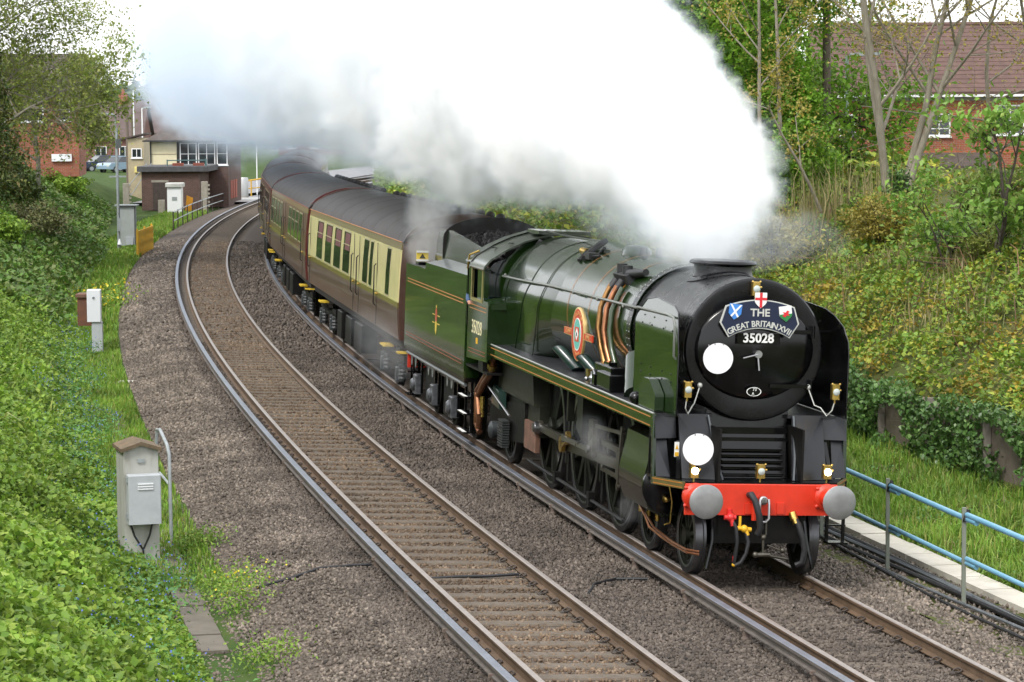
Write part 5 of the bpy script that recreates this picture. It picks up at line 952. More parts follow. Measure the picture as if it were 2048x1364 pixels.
# ---------------------------------------------------------------- trees
bark = mat('bark_grey', (.30, .27, .215), .9, c2=(.17, .15, .11), vscale=7, bump=.5, bscale=22, streak=.3)
bark_d = mat('bark_dark', (.06, .048, .036), .9, var=.4, vscale=6, bump=.5, bscale=18)
def tree(name, label, base, h, r0, levels, leaf_m, leaf_size, leaves_n, seed, spread=.55, bare=.25, stems=1, barkm=None, twist=.18, up=.25, lean=(0, 0), kids=(3, 5), leaf_spread=.35, ratio=.62, vert=0., group=None, cat='tree'):
    rd = random.Random(seed); root = empty(name, Matrix.Translation(base), label, cat, group); mb_t = MB(); mb_l = MB(); tips = []
    def grow(p, d, L_, r, lev, mb):
        n_ = 5 if lev < 2 else 3; pts = [p]; rr = [r]
        for i in range(n_):
            d = (d + Vector((rd.gauss(0, twist), rd.gauss(0, twist), rd.gauss(0, twist * .6) + up * .12))).normalized(); p = p + d * (L_ / n_); pts.append(p); rr.append(r * (1 - .62 * (i + 1) / n_) if lev < levels else r * (1 - .85 * (i + 1) / n_))
        mb.tube(pts, rr, 8 if lev == 0 else (5 if lev < 3 else 3), caps=lev < 2)
        if lev >= levels - 1: tips.extend([(pts[k], L_) for k in range(1, n_ + 1)])
        if lev < levels:
            for k in range(rd.randint(*kids)):
                t = rd.uniform(bare if lev == 0 else .25, 1); i = min(int(t * n_), n_ - 1); q = pts[i].lerp(pts[i + 1], t * n_ - i)
                a = rd.uniform(0, 2 * math.pi); ax = d.orthogonal().normalized(); ax.rotate(Matrix.Rotation(a, 3, d)); nd = (d * (1 - spread) + ax * spread * 1.5 + Vector((0, 0, up))).normalized()
                grow(q, nd, L_ * ratio * rd.uniform(.75, 1.15), rr[i] * .55, lev + 1, mb_l)
    for s_ in range(stems):
        a = rd.uniform(0, 6.28); d = Vector((lean[0] + (math.cos(a) * .16 if stems > 1 else 0), lean[1] + (math.sin(a) * .16 if stems > 1 else 0), 1)).normalized()
        grow(Vector((math.cos(a) * .12 * (stems > 1), math.sin(a) * .12 * (stems > 1), -.3)), d, h * rd.uniform(.85, 1.05), r0, 0, mb_t)
    mb_t.build('trunk', barkm or bark, root, auto=False); mb_l.build('limbs', barkm or bark, root, auto=False)['kind'] = 'stuff'
    if leaves_n and tips:
        T = np.array([tuple(t[0]) for t in tips]); idx = rng.integers(0, len(T), leaves_n)
        pt = T[idx] + rng.normal(0, leaf_spread, (leaves_n, 3)) * rng.uniform(.2, 1, (leaves_n, 1)); leaf_mesh('crown', pt, leaf_size * rng.uniform(.6, 1.25, leaves_n), .7, .65, leaf_m, root, vert=vert)['kind'] = 'stuff'
    return root
def gz1(x, y):
    """ground height at a plan position"""
    d = (_x - x) ** 2 + (_y - y) ** 2; i = int(np.argmin(d)); lat = (x - _x[i]) * math.cos(_th[i]) - (y - _y[i]) * math.sin(_th[i]); return float(ground_z(_sa[i], lat))
def B3(x, y, dz=0): return (x, y, gz1(x, y) + dz)
T1 = leaf_mat('spring_leaf', [(.20, .27, .04), (.27, .32, .06), (.16, .24, .04), (.30, .32, .08), (.24, .24, .06)], .35)
T2 = leaf_mat('lime_leaf', [(0.120, 0.252, 0.020), (0.180, 0.347, 0.030), (0.228, 0.399, 0.040), (0.096, 0.210, 0.025), (0.276, 0.420, 0.050)], .4)
T3 = leaf_mat('olive_bud', [(0.286, 0.242, 0.044), (0.363, 0.308, 0.066), (0.242, 0.231, 0.055), (0.396, 0.308, 0.055)], .35)
T4 = leaf_mat('sycamore_leaf', [(0.127, 0.259, 0.035), (0.184, 0.335, 0.050), (0.230, 0.367, 0.070), (0.149, 0.292, 0.040), (0.299, 0.389, 0.090)], .35)
T5 = leaf_mat('conifer_leaf', [(.05, .09, .02), (.075, .12, .025), (.11, .13, .03), (.15, .12, .035)], .15)
# left of the line
tree('tree', 'wide budding tree overhanging the top left bank', B3(-20.6, 104), 8.0, .2, 4, T1, .15, 30000, 3, .66, .2, lean=(.16, -.05), kids=(7, 9), leaf_spread=.32, ratio=.62, twist=.2)
tree('tree', 'smaller budding tree in front of the left brick house', B3(-22.9, 132), 6.0, .14, 4, T1, .18, 22000, 12, .6, .3, lean=(.1, 0), kids=(4, 6), leaf_spread=.35)
tree('tree', 'leafy young tree beside the distant cars on the left', B3(-27.5, 165), 5.0, .14, 3, T1, .24, 4500, 15, .6, .2, kids=(5, 7), leaf_spread=.5)
def cone_tree(label, base, h, r, n, m, size):
    root = empty('conifer', Matrix.Translation(base), label, 'tree'); MB().cyl((0, 0, -.3), (0, 0, h * .95), .2, .03, 8).build('trunk', bark_d, root)
    t = rng.uniform(0, 1, n) ** .8; a = rng.uniform(0, 6.283, n); rr = r * (1 - t * .9) * np.sqrt(rng.uniform(.25, 1, n)) * (.75 + .35 * np.sin(a * 5 + t * 31)); p_ = np.stack([rr * np.cos(a), rr * np.sin(a), h * (.08 + .92 * t) - rr * .25], 1); leaf_mesh('crown', p_, size * rng.uniform(.6, 1.3, n), .5, .4, m, root, vert=-.4)['kind'] = 'stuff'
cone_tree('dark evergreen at the left edge of the picture', B3(-19.3, 98), 9.5, 2.3, 15000, T5, .24)
def shrub(label, base, rx, ry, rz, n, m, size, stems=9, name='shrub', group=None, vert=0.):
    root = empty(name, Matrix.Translation(base), label, 'shrub', group); mb = MB()
    for i in range(stems):
        a = random.uniform(0, 6.28); q = random.uniform(.3, .8); mb.tube([(0, 0, -.2), (rx * q * .4 * math.cos(a), ry * q * .4 * math.sin(a), rz * .8), (rx * q * math.cos(a), ry * q * math.sin(a), rz * 1.55)], [.03, .02, .006], 4)
    mb.build('stems', bark_d, root, auto=False)['kind'] = 'stuff'
    d = rng.normal(size=(n, 3)); d /= np.linalg.norm(d, axis=1)[:, None]; q = rng.uniform(.35, 1, n) ** .6; lump = .78 + .3 * np.sin(d[:, 0] * 5 + base[0]) * np.sin(d[:, 1] * 6 + 1) + .12 * np.sin(d[:, 2] * 9)
    p_ = d * (q * lump)[:, None] * np.array([rx, ry, rz]) + np.array([0, 0, rz * .85]); leaf_mesh('foliage', p_, size * rng.uniform(.6, 1.3, n), .6, .65, m, root, vert=vert)['kind'] = 'stuff'
    return root
GB = leaf_mat('dark_bush_leaf', [(0.084, 0.135, 0.033), (0.126, 0.180, 0.039), (0.168, 0.195, 0.058), (0.098, 0.150, 0.039)], .2)
shrub('grey green bush below the left brick house', B3(-22.8, 122), 1.4, 1.4, 1.1, 4000, GB, .16)
shrub('brambly bush at the left edge on the bank top', B3(-20.3, 112), 1.5, 1.3, 1.0, 4000, GB, .16)
shrub('pale twiggy thicket on the left bank crest', B3(-18.5, 106), 1.6, 2.2, .8, 4500, leaf_mat('pale_bush_leaf', [(.17, .16, .07), (.13, .16, .05), (.20, .18, .09), (.11, .15, .04)], .2), .13)
shrub('bright green bush at the end of the left bank by the signal box', B3(-25.0, 152), 1.7, 2.4, .9, 4500, G1, .18)
shrub('bright leafy bush under the left edge trees', B3(-17.6, 93), 1.3, 1.5, .6, 3500, G1, .15)
# right of the line
tree('tree', 'big bright green tree behind the smoke', B3(6.2, 92), 8.5, .3, 4, T2, .22, 60000, 21, .62, .05, kids=(7, 9), leaf_spread=.6, ratio=.62, barkm=bark_d, up=.15)
tree('tree', 'second bright green tree right of the smoke, beside the telegraph pole', B3(7.0, 108), 8.0, .26, 4, T2, .22, 42000, 23, .62, .05, kids=(7, 9), leaf_spread=.6, ratio=.6, barkm=bark_d, up=.15)
for i, (x, y, h, lx) in enumerate(((7.05, 76, 9.5, .0), (7.75, 77, 9.0, -.02))):
    tree('sapling', ('left' if i == 0 else 'right') + ' one of two slim grey stems rising beside the smoke', B3(x, y), h, .075, 2, T3, .11, 900, 31 + i, .5, .4, lean=(lx, 0), kids=(4, 6), leaf_spread=.3, ratio=.28, twist=.04, group='slim stems beside the smoke')
tree('sapling', 'crooked pale stem left of the lamp post', B3(8.0, 68), 4.6, .055, 3, T3, .10, 900, 37, .55, .5, lean=(-.16, 0), kids=(3, 4), leaf_spread=.25, ratio=.4, twist=.12)
tree('tree', 'many stemmed bare grey tree in front of the right house', B3(9.85, 70.5), 8.5, .11, 4, T3, .10, 9000, 42, .5, .3, stems=4, kids=(4, 5), leaf_spread=.3, ratio=.5, twist=.055, lean=(.02, 0))
tree('tree', 'spreading olive budded tree at the upper right edge', B3(13.2, 72), 7.0, .08, 4, T3, .10, 12000, 55, .6, .2, stems=2, kids=(4, 6), leaf_spread=.35, ratio=.6, lean=(.05, 0))
tree('sycamore', 'young sycamore with big fresh leaves at the right edge', B3(9.9, 54.5), 3.2, .05, 3, T4, .17, 2200, 61, .5, .1, stems=3, kids=(5, 7), leaf_spread=.2, ratio=.4, barkm=bark_d, lean=(.02, 0), vert=-.5)
tree('sycamore', 'lower sycamore sapling left of the young sycamore', B3(9.3, 57), 1.7, .03, 2, T4, .15, 900, 64, .6, .05, stems=3, kids=(5, 7), leaf_spread=.25, ratio=.5, barkm=bark_d, vert=-.5)
shrub('tall bright green thicket just right of the smoke', B3(8.3, 86), 1.9, 1.5, 2.9, 14000, T2, .17)
shrub('laurel green bush at the foot of the slim stems', B3(7.9, 74), 1.3, 1.2, 1.6, 5000, T2, .14)
shrub('mossy green broom bush below the right house', B3(10.9, 62), 1.1, 1.2, .8, 6000, leaf_mat('broom_leaf', [(.14, .19, .035), (.18, .22, .05), (.11, .16, .03)], .2), .09, vert=.9)
shrub('yellow green bush behind the young sycamore', B3(12.2, 62), 1.2, 1.2, 1.0, 5000, T1, .11)
shrub('straggly yellow bush left of the chimney smoke', B3(6.4, 66), 1.2, 1.4, .8, 4500, T3, .10)
shrub('ivy clad tree stump on the right slope', B3(9.75, 68.5), .5, .5, .75, 2600, G5, .10)
shrub('olive bush on the crest behind the smokebox', B3(8.6, 63), 1.1, 1.1, .7, 4200, T3, .09)
# dead upright stalks
n = 700; x = rng.normal(8.4, .9, n); y = rng.uniform(66, 72, n); p = np.stack([x, y, np.array([gz1(a, b) for a, b in zip(x[::20], y[::20])]).repeat(20)[:n]], 1)
o = grass_mesh('dead_stalks', p, rng.uniform(.5, 2.1, n), G6, None, .012, .45); tag(o, 'tall dead stalks standing on the right bank', kind='stuff')
# far wooded hills
def hill(name, cx, cy, w_, d, h, seed):
    nx, ny = 60, 8; xs = np.linspace(-1, 1, nx); V = []
    for j in range(ny):
        for i in range(nx):
            e = 1 - abs(xs[i]) ** 2.5; f = math.sin(math.pi * j / (ny - 1)); V.append((cx + xs[i] * w_, cy + (j / (ny - 1) - .5) * d, -2 + e * f * h * (1 + .10 * math.sin(i * .9 + seed) + .07 * math.sin(i * 2.3 + seed * 2 + j))))
    F = [(j * nx + i, j * nx + i + 1, (j + 1) * nx + i + 1, (j + 1) * nx + i) for j in range(ny - 1) for i in range(nx - 1)]
    o = link(name, np_mesh(name, V, F, True), None, mat('hill_wood', (.05, .085, .035), .95, c2=(.11, .16, .07), vscale=.12, bump=1., bscale=.3)); tag(o, kind='structure')
    Vn = np.array(V); idx = rng.integers(0, len(Vn), 9000); pp = Vn[idx] + rng.normal(0, 1, (9000, 3)) * np.array([w_ / 30, d / 10, .8]); return o, pp
h1, pp = hill('hill', -100, 640, 60, 90, 13, 1.0); o = leaf_mesh('hill_trees', pp, 2.6, .7, .8, leaf_mat('hill_leaf', [(.06, .10, .045), (.09, .14, .06), (.12, .17, .07)], .2)); tag(o, 'far off wood on the hill above the signal box', kind='stuff')
h2, pp = hill('hill', -120, 1000, 330, 120, 11, 3.0)

G7 = leaf_mat('fresh_bramble', [(0.132, 0.242, 0.030), (0.198, 0.319, 0.040), (0.110, 0.198, 0.025), (0.264, 0.352, 0.050)], .3); G8 = leaf_mat('gold_ivy', [(.36, .27, .03), (.42, .33, .04), (.26, .24, .03), (.30, .18, .03)], .3)
p, s, l = bank_pts(40000, (8, 60), (10.4, 17), lambda s, l: .1 + .5 * wob(s + 9, l, .9), lambda s, l: np.clip(wob(s * .6 + 4, l * .8 + 7, 1.) * 3.2 - 1.7, 0, 1), .6); o = leaf_mesh('green_brambles', p, rng.uniform(.07, .14, len(p)), .6, .75, G7); tag(o, 'fresh green bramble clumps on the right slope', kind='stuff')
p, s, l = bank_pts(26000, (10, 60), (10.2, 12.6), lambda s, l: .15 + .25 * wob(s + 3, l, 1.2), lambda s, l: np.clip(wob(s * .9 + 2, l * 1.2 + 3, 1.) * 3 - 1.5, 0, 1), .6); o = leaf_mesh('golden_leaves', p, rng.uniform(.06, .10, len(p)), .6, .85, G8); tag(o, 'golden yellow leaves spilling over the wall top at right', kind='stuff')
for i in range(9):
    s_ = 18 + i * 5.1 + random.uniform(-1.5, 1.5); l_ = random.uniform(12.2, 15.5); x, y = plan(s_, l_); nm = ('low olive', 'pale green', 'rusty stemmed', 'straggly', 'dense little', 'broad green', 'golden', 'grey green', 'small spiky')[i]
    shrub(nm + ' scrub bush on the right slope', (float(x), float(y), float(ground_z(s_, l_))), random.uniform(.6, 1.1), random.uniform(.6, 1.0), random.uniform(.35, .7), 2200, (G4, G7, T3, T1, G5, G7, G8, GB, T3)[i], random.uniform(.07, .11), 14, group='scrub bushes on the right slope')
mb = MB()
for i in range(160):
    s_ = random.uniform(14, 58); l_ = random.uniform(11, 16.5); x, y = plan(s_, l_); z = float(ground_z(s_, l_)); a = random.uniform(0, 6.28); L_ = random.uniform(.6, 1.7); mb.tube([(x, y, z), (x + .25 * L_ * math.cos(a), y + .25 * L_ * math.sin(a), z + .55 * L_), (x + .75 * L_ * math.cos(a), y + .75 * L_ * math.sin(a), z + .6 * L_)], [.012, .009, .004], 4)
o = mb.build('bramble_canes', mat('cane_brown', (.16, .085, .05), .8, island=.4), auto=False); tag(o, 'arching brown bramble canes on the right slope', kind='stuff')
# unseen thicket along the left bank top, added for green reflections on the boiler
n = 14000; s = rng.uniform(6, 44, n); l = -rng.uniform(9.6, 13.5, n); X, Y = plan(s, l); k = X < -.2 * Y - .8; X, Y, s, l = X[k], Y[k], s[k], l[k]; z = 2.6 + rng.uniform(0, 1, len(s)) ** .8 * (2.6 + 1.6 * wob(s, l, .35)); o = leaf_mesh('thicket', np.stack([X, Y, z], 1), rng.uniform(.25, .5, len(s)), .7, .7, T2); tag(o, 'unseen leafy thicket on the left bank top, added for reflections on the engine', kind='stuff')
# ================================================================= buildings and lineside equipment
def at(x, y, z, rz=0): return Matrix.Translation((x, y, z)) @ Matrix.Rotation(rz, 4, 'Z')
def brick_mat(name, c1, c2, mortar, sc_=1.0):
    m = bpy.data.materials.new(name); m.use_nodes = True; n = m.node_tree; n.nodes.clear(); N = n.nodes.new; Lk = n.links.new
    o = N('ShaderNodeOutputMaterial'); b = N('ShaderNodeBsdfPrincipled'); b.inputs['Roughness'].default_value = .9; Lk(b.outputs[0], o.inputs[0])
    tc = N('ShaderNodeTexCoord'); sx = N('ShaderNodeSeparateXYZ'); Lk(tc.outputs['Object'], sx.inputs[0]); ad = N('ShaderNodeMath'); Lk(sx.outputs[0], ad.inputs[0]); Lk(sx.outputs[1], ad.inputs[1])
    cb = N('ShaderNodeCombineXYZ'); Lk(ad.outputs[0], cb.inputs[0]); Lk(sx.outputs[2], cb.inputs[1])
    br = N('ShaderNodeTexBrick'); br.inputs['Scale'].default_value = 1 / sc_; br.inputs['Color1'].default_value = (*c1, 1); br.inputs['Color2'].default_value = (*c2, 1); br.inputs['Mortar'].default_value = (*mortar, 1)
    br.inputs['Brick Width'].default_value = .225; br.inputs['Row Height'].default_value = .075; br.inputs['Mortar Size'].default_value = .009; Lk(cb.outputs[0], br.inputs['Vector'])
    no = N('ShaderNodeTexNoise'); no.inputs['Scale'].default_value = 1.2; no.inputs['Detail'].default_value = 5; Lk(tc.outputs['Object'], no.inputs['Vector']); h = N('ShaderNodeHueSaturation'); mr = N('ShaderNodeMapRange'); mr.inputs['To Min'].default_value = .6; mr.inputs['To Max'].default_value = 1.35; Lk(no.outputs[0], mr.inputs[0]); Lk(mr.outputs[0], h.inputs['Value']); Lk(br.outputs['Color'], h.inputs['Color']); Lk(h.outputs[0], b.inputs['Base Color'])
    bp = N('ShaderNodeBump'); bp.inputs['Strength'].default_value = .4; bp.inputs['Distance'].default_value = .01; Lk(br.outputs['Fac'], bp.inputs['Height']); bp.invert = True; Lk(bp.outputs[0], b.inputs['Normal'])
    M_[name] = m; return m
red_brick = brick_mat('red_brick', (.34, .085, .035), (.26, .06, .03), (.30, .22, .17)); dark_brick = brick_mat('dark_brick', (.085, .045, .035), (.12, .062, .048), (.12, .10, .09)); far_brick = brick_mat('far_brick', (.20, .075, .06), (.15, .06, .05), (.2, .15, .13))
tile_r = mat('roof_tile', (.085, .048, .042), .85, c2=(.14, .085, .07), vscale=3, bump=.3, bscale=14); tile_d = mat('slate_brown', (.055, .042, .036), .85, c2=(.10, .08, .068), vscale=3, bump=.3, bscale=12)
wpaint = mat('white_paint', (.78, .79, .80), .45); creamp = mat('cream_paint', (.66, .60, .40), .5, var=.06, vscale=3); galv = mat('galvanised', (.36, .39, .40), .5, .3, c2=(.27, .29, .30), vscale=7); wpan = mat('dark_pane', (.02, .026, .03), .06, spec=.8)
greyp = mat('grey_cabinet', (.45, .48, .50), .5, c2=(.36, .38, .40), vscale=4); conc = mat('concrete', (.34, .31, .26), .9, c2=(.24, .22, .18), vscale=5, bump=.2, bscale=40); rustm = mat('rusty_iron', (.18, .07, .035), .85, c2=(.10, .055, .04), vscale=5, bump=.3, bscale=30); timber = mat('weathered_timber', (.17, .135, .105), .9, c2=(.10, .08, .062), vscale=5, streak=.15, bump=.3, bscale=30); ybar = mat('barrier_yellow', (.62, .36, .03), .5, var=.2, vscale=4)
def win(parent, x0, x1, z0, z1, y, cols=2, rows=1, d=.05, m=None):
    """window facing -y on the plane y; frame, bars and panes"""
    f = MB(); t = .06; m = m or wpaint
    for a, b, c, e in ((x0, x0 + t, z0, z1), (x1 - t, x1, z0, z1), (x0 + t, x1 - t, z0, z0 + t), (x0 + t, x1 - t, z1 - t, z1)): f.box(a, b, y - d, y + .02, c, e)
    for i in range(1, cols): xx = x0 + (x1 - x0) * i / cols; f.box(xx - .025, xx + .025, y - d + .004, y + .02, z0 + t, z1 - t)
    for j in range(1, rows): zz = z0 + (z1 - z0) * j / rows; f.box(x0 + t, x1 - t, y - d + .008, y + .02, zz - .018, zz + .018)
    w0 = f.build('window', m, parent); MB().box(x0 - .06, x1 + .06, y - d - .05, y + .02, z0 - .07, z0).build('sill', m, w0)
    for i in range(cols):
        a = x0 + t + (x1 - x0 - 2 * t) * i / cols; b = x0 + t + (x1 - x0 - 2 * t) * (i + 1) / cols; MB().box(a, b, y - .022, y - .012, z0 + t, z1 - t).build('pane', wpan, w0)
def gable_roof(x0, x1, y0, y1, z0, z1, ov=.35, ax='x'):
    if ax == 'x':
        ym = (y0 + y1) / 2; p = [(y0 - ov, z0 - .12), (ym, z1), (y1 + ov, z0 - .12), (y1 + ov, z0 + .02), (ym, z1 + .16), (y0 - ov, z0 + .02)]; return MB().prism(p, x0 - ov, x1 + ov, 'x')
    xm = (x0 + x1) / 2; p = [(x0 - ov, z0 - .12), (xm, z1), (x1 + ov, z0 - .12), (x1 + ov, z0 + .02), (xm, z1 + .16), (x0 - ov, z0 + .02)]; return MB().prism(p, y0 - ov, y1 + ov, 'y')
def gable(parent, x, y0, y1, z0, z1, m):
    MB().prism([(y0, z0 - .12), ((y0 + y1) / 2, z1), (y1, z0 - .12)], x - .05, x + .05, 'x').build('gable', m, parent)
def tiles(parent, x0, x1, ya, za, yb, zb, m, cw=.30, ch=.30):
    """courses of roof tiles on the slope from (ya, za) up to (yb, zb): one lapped strip per course, split along its width"""
    L_ = math.hypot(yb - ya, zb - za); n = int(L_ / ch); dy, dz = (yb - ya) / n, (zb - za) / n
    for i in range(n):
        y0, z0 = ya + dy * i, za + dz * i; MB().add([(x0, y0, z0 + .05), (x1, y0, z0 + .05), (x1, y0 + dy * 1.1, z0 + dz * 1.1 + .02), (x0, y0 + dy * 1.1, z0 + dz * 1.1 + .02), (x0, y0, z0 + .01), (x1, y0, z0 + .01)], [(0, 1, 2, 3), (0, 4, 5, 1)]).build('tile_course', m, parent)
# --- right hand house
H = empty('brick_house', at(16.9, 116, 3.2, -.05), 'red brick house with brown tiled roof behind the trees on the right', 'house')
wl = MB().box(-3.7, 9, 0, 7, -.6, 3.25).build('wall', red_brick, H); MB().box(-3.75, 9.05, -.02, 0, 2.95, 3.25).build('fascia', mat('soffit_grey', (.30, .30, .30), .7), H); MB().box(-4.1, 9.4, -.36, -.30, 3.1, 3.2).build('gutter', wpaint, H)
rf = gable_roof(-3.7, 9, 0, 7, 3.25, 6.1).build('roof', tile_r, H); tiles(rf, -4.05, 9.35, -.35, 3.27, 3.5, 6.24, tile_r); MB().cyl((-4.05, 3.5, 6.26), (9.35, 3.5, 6.26), .11, n=8).build('ridge', tile_r, rf)
gable(H, -3.65, 0, 7, 3.25, 6.0, red_brick)
win(H, -2.95, -2.25, 1.5, 2.4, 0, 2, 3); win(H, .8, 1.75, 1.45, 2.4, 0, 2, 3); win(H, 3.7, 5.4, 1.5, 2.75, 0, 3, 1); win(H, 6.4, 7.6, 1.5, 2.7, 0, 2, 1)
MB().box(-3.7, 9, -.02, 0, .7, .82).box(-3.7, 9, -.02, 0, 2.6, 2.7).build('brick_band', brick_mat('band_brick', (.42, .10, .03), (.36, .09, .03), (.3, .2, .15)), H)
MB().prism([(-1.4, .1), (-1.4, .22), (0, .75), (0, .6)], -.2, 3.2, 'x').build('porch_roof', tile_d, H); MB().box(.1, 2.8, -1.1, 0, -.6, .12).build('porch', mat('porch_grey', (.28, .27, .26), .8, var=.2, vscale=3), H)
# --- left brick house
H2 = empty('brick_house', at(-27.8, 151, 2.9, .10), 'red brick house with white windows behind the left trees', 'house')
MB().box(-6, 3.9, 0, 7, -.5, 4.4).build('wall', red_brick, H2); r2 = gable_roof(-6, 3.9, 0, 7, 4.4, 6.2).build('roof', tile_d, H2); tiles(r2, -6.3, 4.2, -.35, 4.42, 3.5, 6.3, tile_d, ch=.4)
gable(H2, 3.85, 0, 7, 4.4, 6.1, red_brick)
win(H2, .72, 2.0, 2.55, 3.95, 0, 2, 1); win(H2, 2.85, 3.45, 2.6, 3.8, 0, 1, 2); win(H2, -2.4, -.9, 2.55, 3.95, 0, 2, 1); MB().box(2.4, 3.5, -.15, .0, .35, .75).build('meter_box', wpaint, H2); MB().box(-6, 3.9, -.02, 0, 2.3, 2.42).build('brick_band', M_['band_brick'], H2)
# --- signal box with its flat roofed annexe
SB = empty('signal_box', at(-23.3, 172.2, -.25), 'brick signal box with cream upper storey and hipped roof by the crossing', 'signal box')
MB().box(0, 3.65, 0, 5.5, 0, 2.45).build('annexe_wall', dark_brick, SB); MB().bev(-.25, 4.25, -.3, 5.6, 2.45, 2.80, .03).build('annexe_roof', mat('felt_grey', (.07, .07, .075), .8, var=.25, vscale=4), SB)
MB().box(1.0 - .3, 1.9 - .35, -.03, 0, 0, 1.75).build('door', mat('door_brown', (.05, .035, .03), .6, var=.3, vscale=6), SB); MB().box(.62, 1.7, -.05, 0, 1.78, 1.92).build('lintel', conc, SB)
MB().box(-.2, 4.9, 5.6, 14.0, 0, 2.6).build('base_wall', dark_brick, SB)
for k in range(3): MB().box(4.9, 4.93, 7.0 + k * 1.5, 8.0 + k * 1.5, .5, 1.7).build('red_panel', mat('panel_red', (.32, .07, .04), .7, var=.2, vscale=4), SB)
MB().box(-.2, 1.55, 5.6, 5.75, 2.6, 4.35).build('cream_panel', creamp, SB); MB().box(-.2, 1.55, 5.58, 5.6, 3.45, 3.50).build('panel_joint', mat('joint', (.35, .30, .2), .7), SB)
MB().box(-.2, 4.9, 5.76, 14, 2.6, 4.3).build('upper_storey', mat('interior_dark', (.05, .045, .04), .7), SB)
win(SB, 1.75, 2.85, 2.75, 4.2, 5.75, 2, 2); win(SB, 2.95, 4.05, 2.75, 4.2, 5.75, 2, 2); win(SB, 4.15, 4.85, 2.75, 4.2, 5.75, 1, 2)
hr_ = [(-.55, 5.2, 4.36), (5.3, 5.2, 4.36), (5.3, 14.4, 4.36), (-.55, 14.4, 4.36), (2.4, 8.2, 6.1), (2.4, 11.5, 6.1)]
MB().add(hr_, [(0, 1, 4), (1, 2, 5, 4), (2, 3, 5), (3, 0, 4, 5), (0, 3, 2, 1)]).build('roof', tile_d, SB); MB().box(-.6, 5.35, 5.12, 5.2, 4.28, 4.38).build('gutter', mat('gutter_black', (.02, .02, .022), .5), SB); MB().cyl((-.12, 5.5, 0), (-.12, 5.5, 4.3), .05, n=8).build('downpipe', M_['gutter_black'], SB); MB().cyl((2.4, 8.2, 6.0), (2.4, 8.2, 6.5), .07, .02, n=8).build('finial', tile_d, SB)
MB().cyl((1.6, .3, 3.15), (4.05, .3, 3.15), .035, n=8).cyl((1.6, .3, 2.8), (1.6, .3, 3.2), .04, n=8).cyl((4.05, .3, 2.8), (4.05, .3, 3.25), .06, n=8).build('roof_rail', mat('rail_teal', (.05, .12, .12), .5), SB)
for a in (1.9, 3.2): MB().box(a, a + .7, .5, .7, 2.8, 2.98).build('flower_trough', mat('terracotta', (.30, .09, .06), .8), SB)
for k in range(2): MB().tube([(-.9 - k * .5, 1.5, .9 + k * .2), (.0 - k * .3, 5, 2.9)], .03, 6).build('stair_rail', galv, SB)
# cream building and its window
CB = empty('cream_building', at(-26.2, 187, .3), 'small cream building behind the signal box stairs', 'building')
MB().box(0, 1.1, 0, 3, -.6, 3.9).build('wall', mat('dull_cream', (.40, .34, .22), .7, var=.12, vscale=3), CB); MB().prism([(-.15, 3.85), (1.2, 4.15), (1.2, 4.25), (-.15, 3.95)], -.2, 3.2, 'y').build('roof', tile_d, CB); win(CB, .25, .95, 2.55, 3.2, 0, 2, 1); MB().bev(.45, .8, -.15, 0, 1.55, 1.95, .03).build('lamp_box', mat('lamp_yellow', (.7, .6, .2), .5), CB)
# --- near relay cabinet
C1 = empty('relay_cabinet', at(-5.1, 37.1, -.42, .30), 'weathered grey relay cabinet with rusty pitched lid among the nettles', 'cabinet')
MB().box(-.24, .24, 0, .62, 0, 1.62).build('case', mat('old_grey_paint', (.42, .42, .38), .7, c2=(.26, .24, .20), vscale=4, c3=(.38, .38, .35), streak=.3, bump=.1), C1)
MB().prism([(-.28, 1.60), (-.28, 1.65), (0, 1.74), (.28, 1.65), (.28, 1.60), (0, 1.69)], -.06, .68, 'y').build('lid', mat('lid_rust', (.10, .06, .038), .9, c2=(.20, .115, .06), c3=(.13, .10, .06), vscale=6, bump=.4, bscale=30), C1); MB().prism([(-.24, 1.62), (0, 1.69), (.24, 1.62)], -.005, .02, 'y').build('gable', M_['old_grey_paint'], C1); MB().box(-.05, .05, -.02, 0, 1.45, 1.50).build('latch', galv, C1)
bx_ = MB().bev(-.21, .24, -.20, -.004, .62, 1.30, .012).build('door_box', greyp, C1)
for k in range(3): MB().box(-.08, .13, -.215, -.2, 1.10 + k * .035, 1.115 + k * .035).build('louvre', wpaint, bx_)
for z in (.70, 1.2): MB().box(-.235, -.205, -.16, -.10, z, z + .07).build('hinge', galv, bx_)
for x in (-.17, .13): MB().tube([(x, -.08, .62), (x * .7, -.08, .45), (.0, -.06, .25), (.02, -.03, .0)], .014, 6).build('cable', rubber, C1)
C1r = empty('handrail', at(-5.3, 39.2, -.42), 'bent tubular handrail behind the near relay cabinet', 'handrail')
MB().tube([(-.02, 1.2, 1.25), (.0, 1.18, 1.52), (.08, .9, 1.55), (.3, .0, 1.42), (.33, -.05, 1.3), (.34, -.05, .0)], .027, 8).build('tube', galv, C1r); MB().tube([(.33, -.03, .85), (.1, .6, .95)], .02, 6).build('brace', galv, C1r)
# --- white location box and the rusty one behind
C2 = empty('location_box', at(-10.86, 70.6, -.35, .05), 'white electrical box on a grey post beside the trough path', 'cabinet')
MB().bev(-.17, .19, -.02, .24, .78, 1.62, .02).build('case', mat('white_case', (.70, .72, .76), .4), C2); MB().bev(-.06, .22, .02, .2, 0, .78, .01).build('post', greyp, C2); MB().ball((.0, -.03, 1.42), .035, 8, 5).build('knob', galv, C2)
C3 = empty('location_box', at(-11.3, 71.6, .15), 'small rusty brown cabinet behind the white electrical box', 'cabinet')
MB().box(-.14, .26, 0, .5, .1, .85).build('case', rustm, C3); MB().bev(-.18, .30, -.05, .55, .85, .95, .02).build('lid', mat('rust_lid', (.14, .075, .05), .8, var=.3, vscale=5), C3)
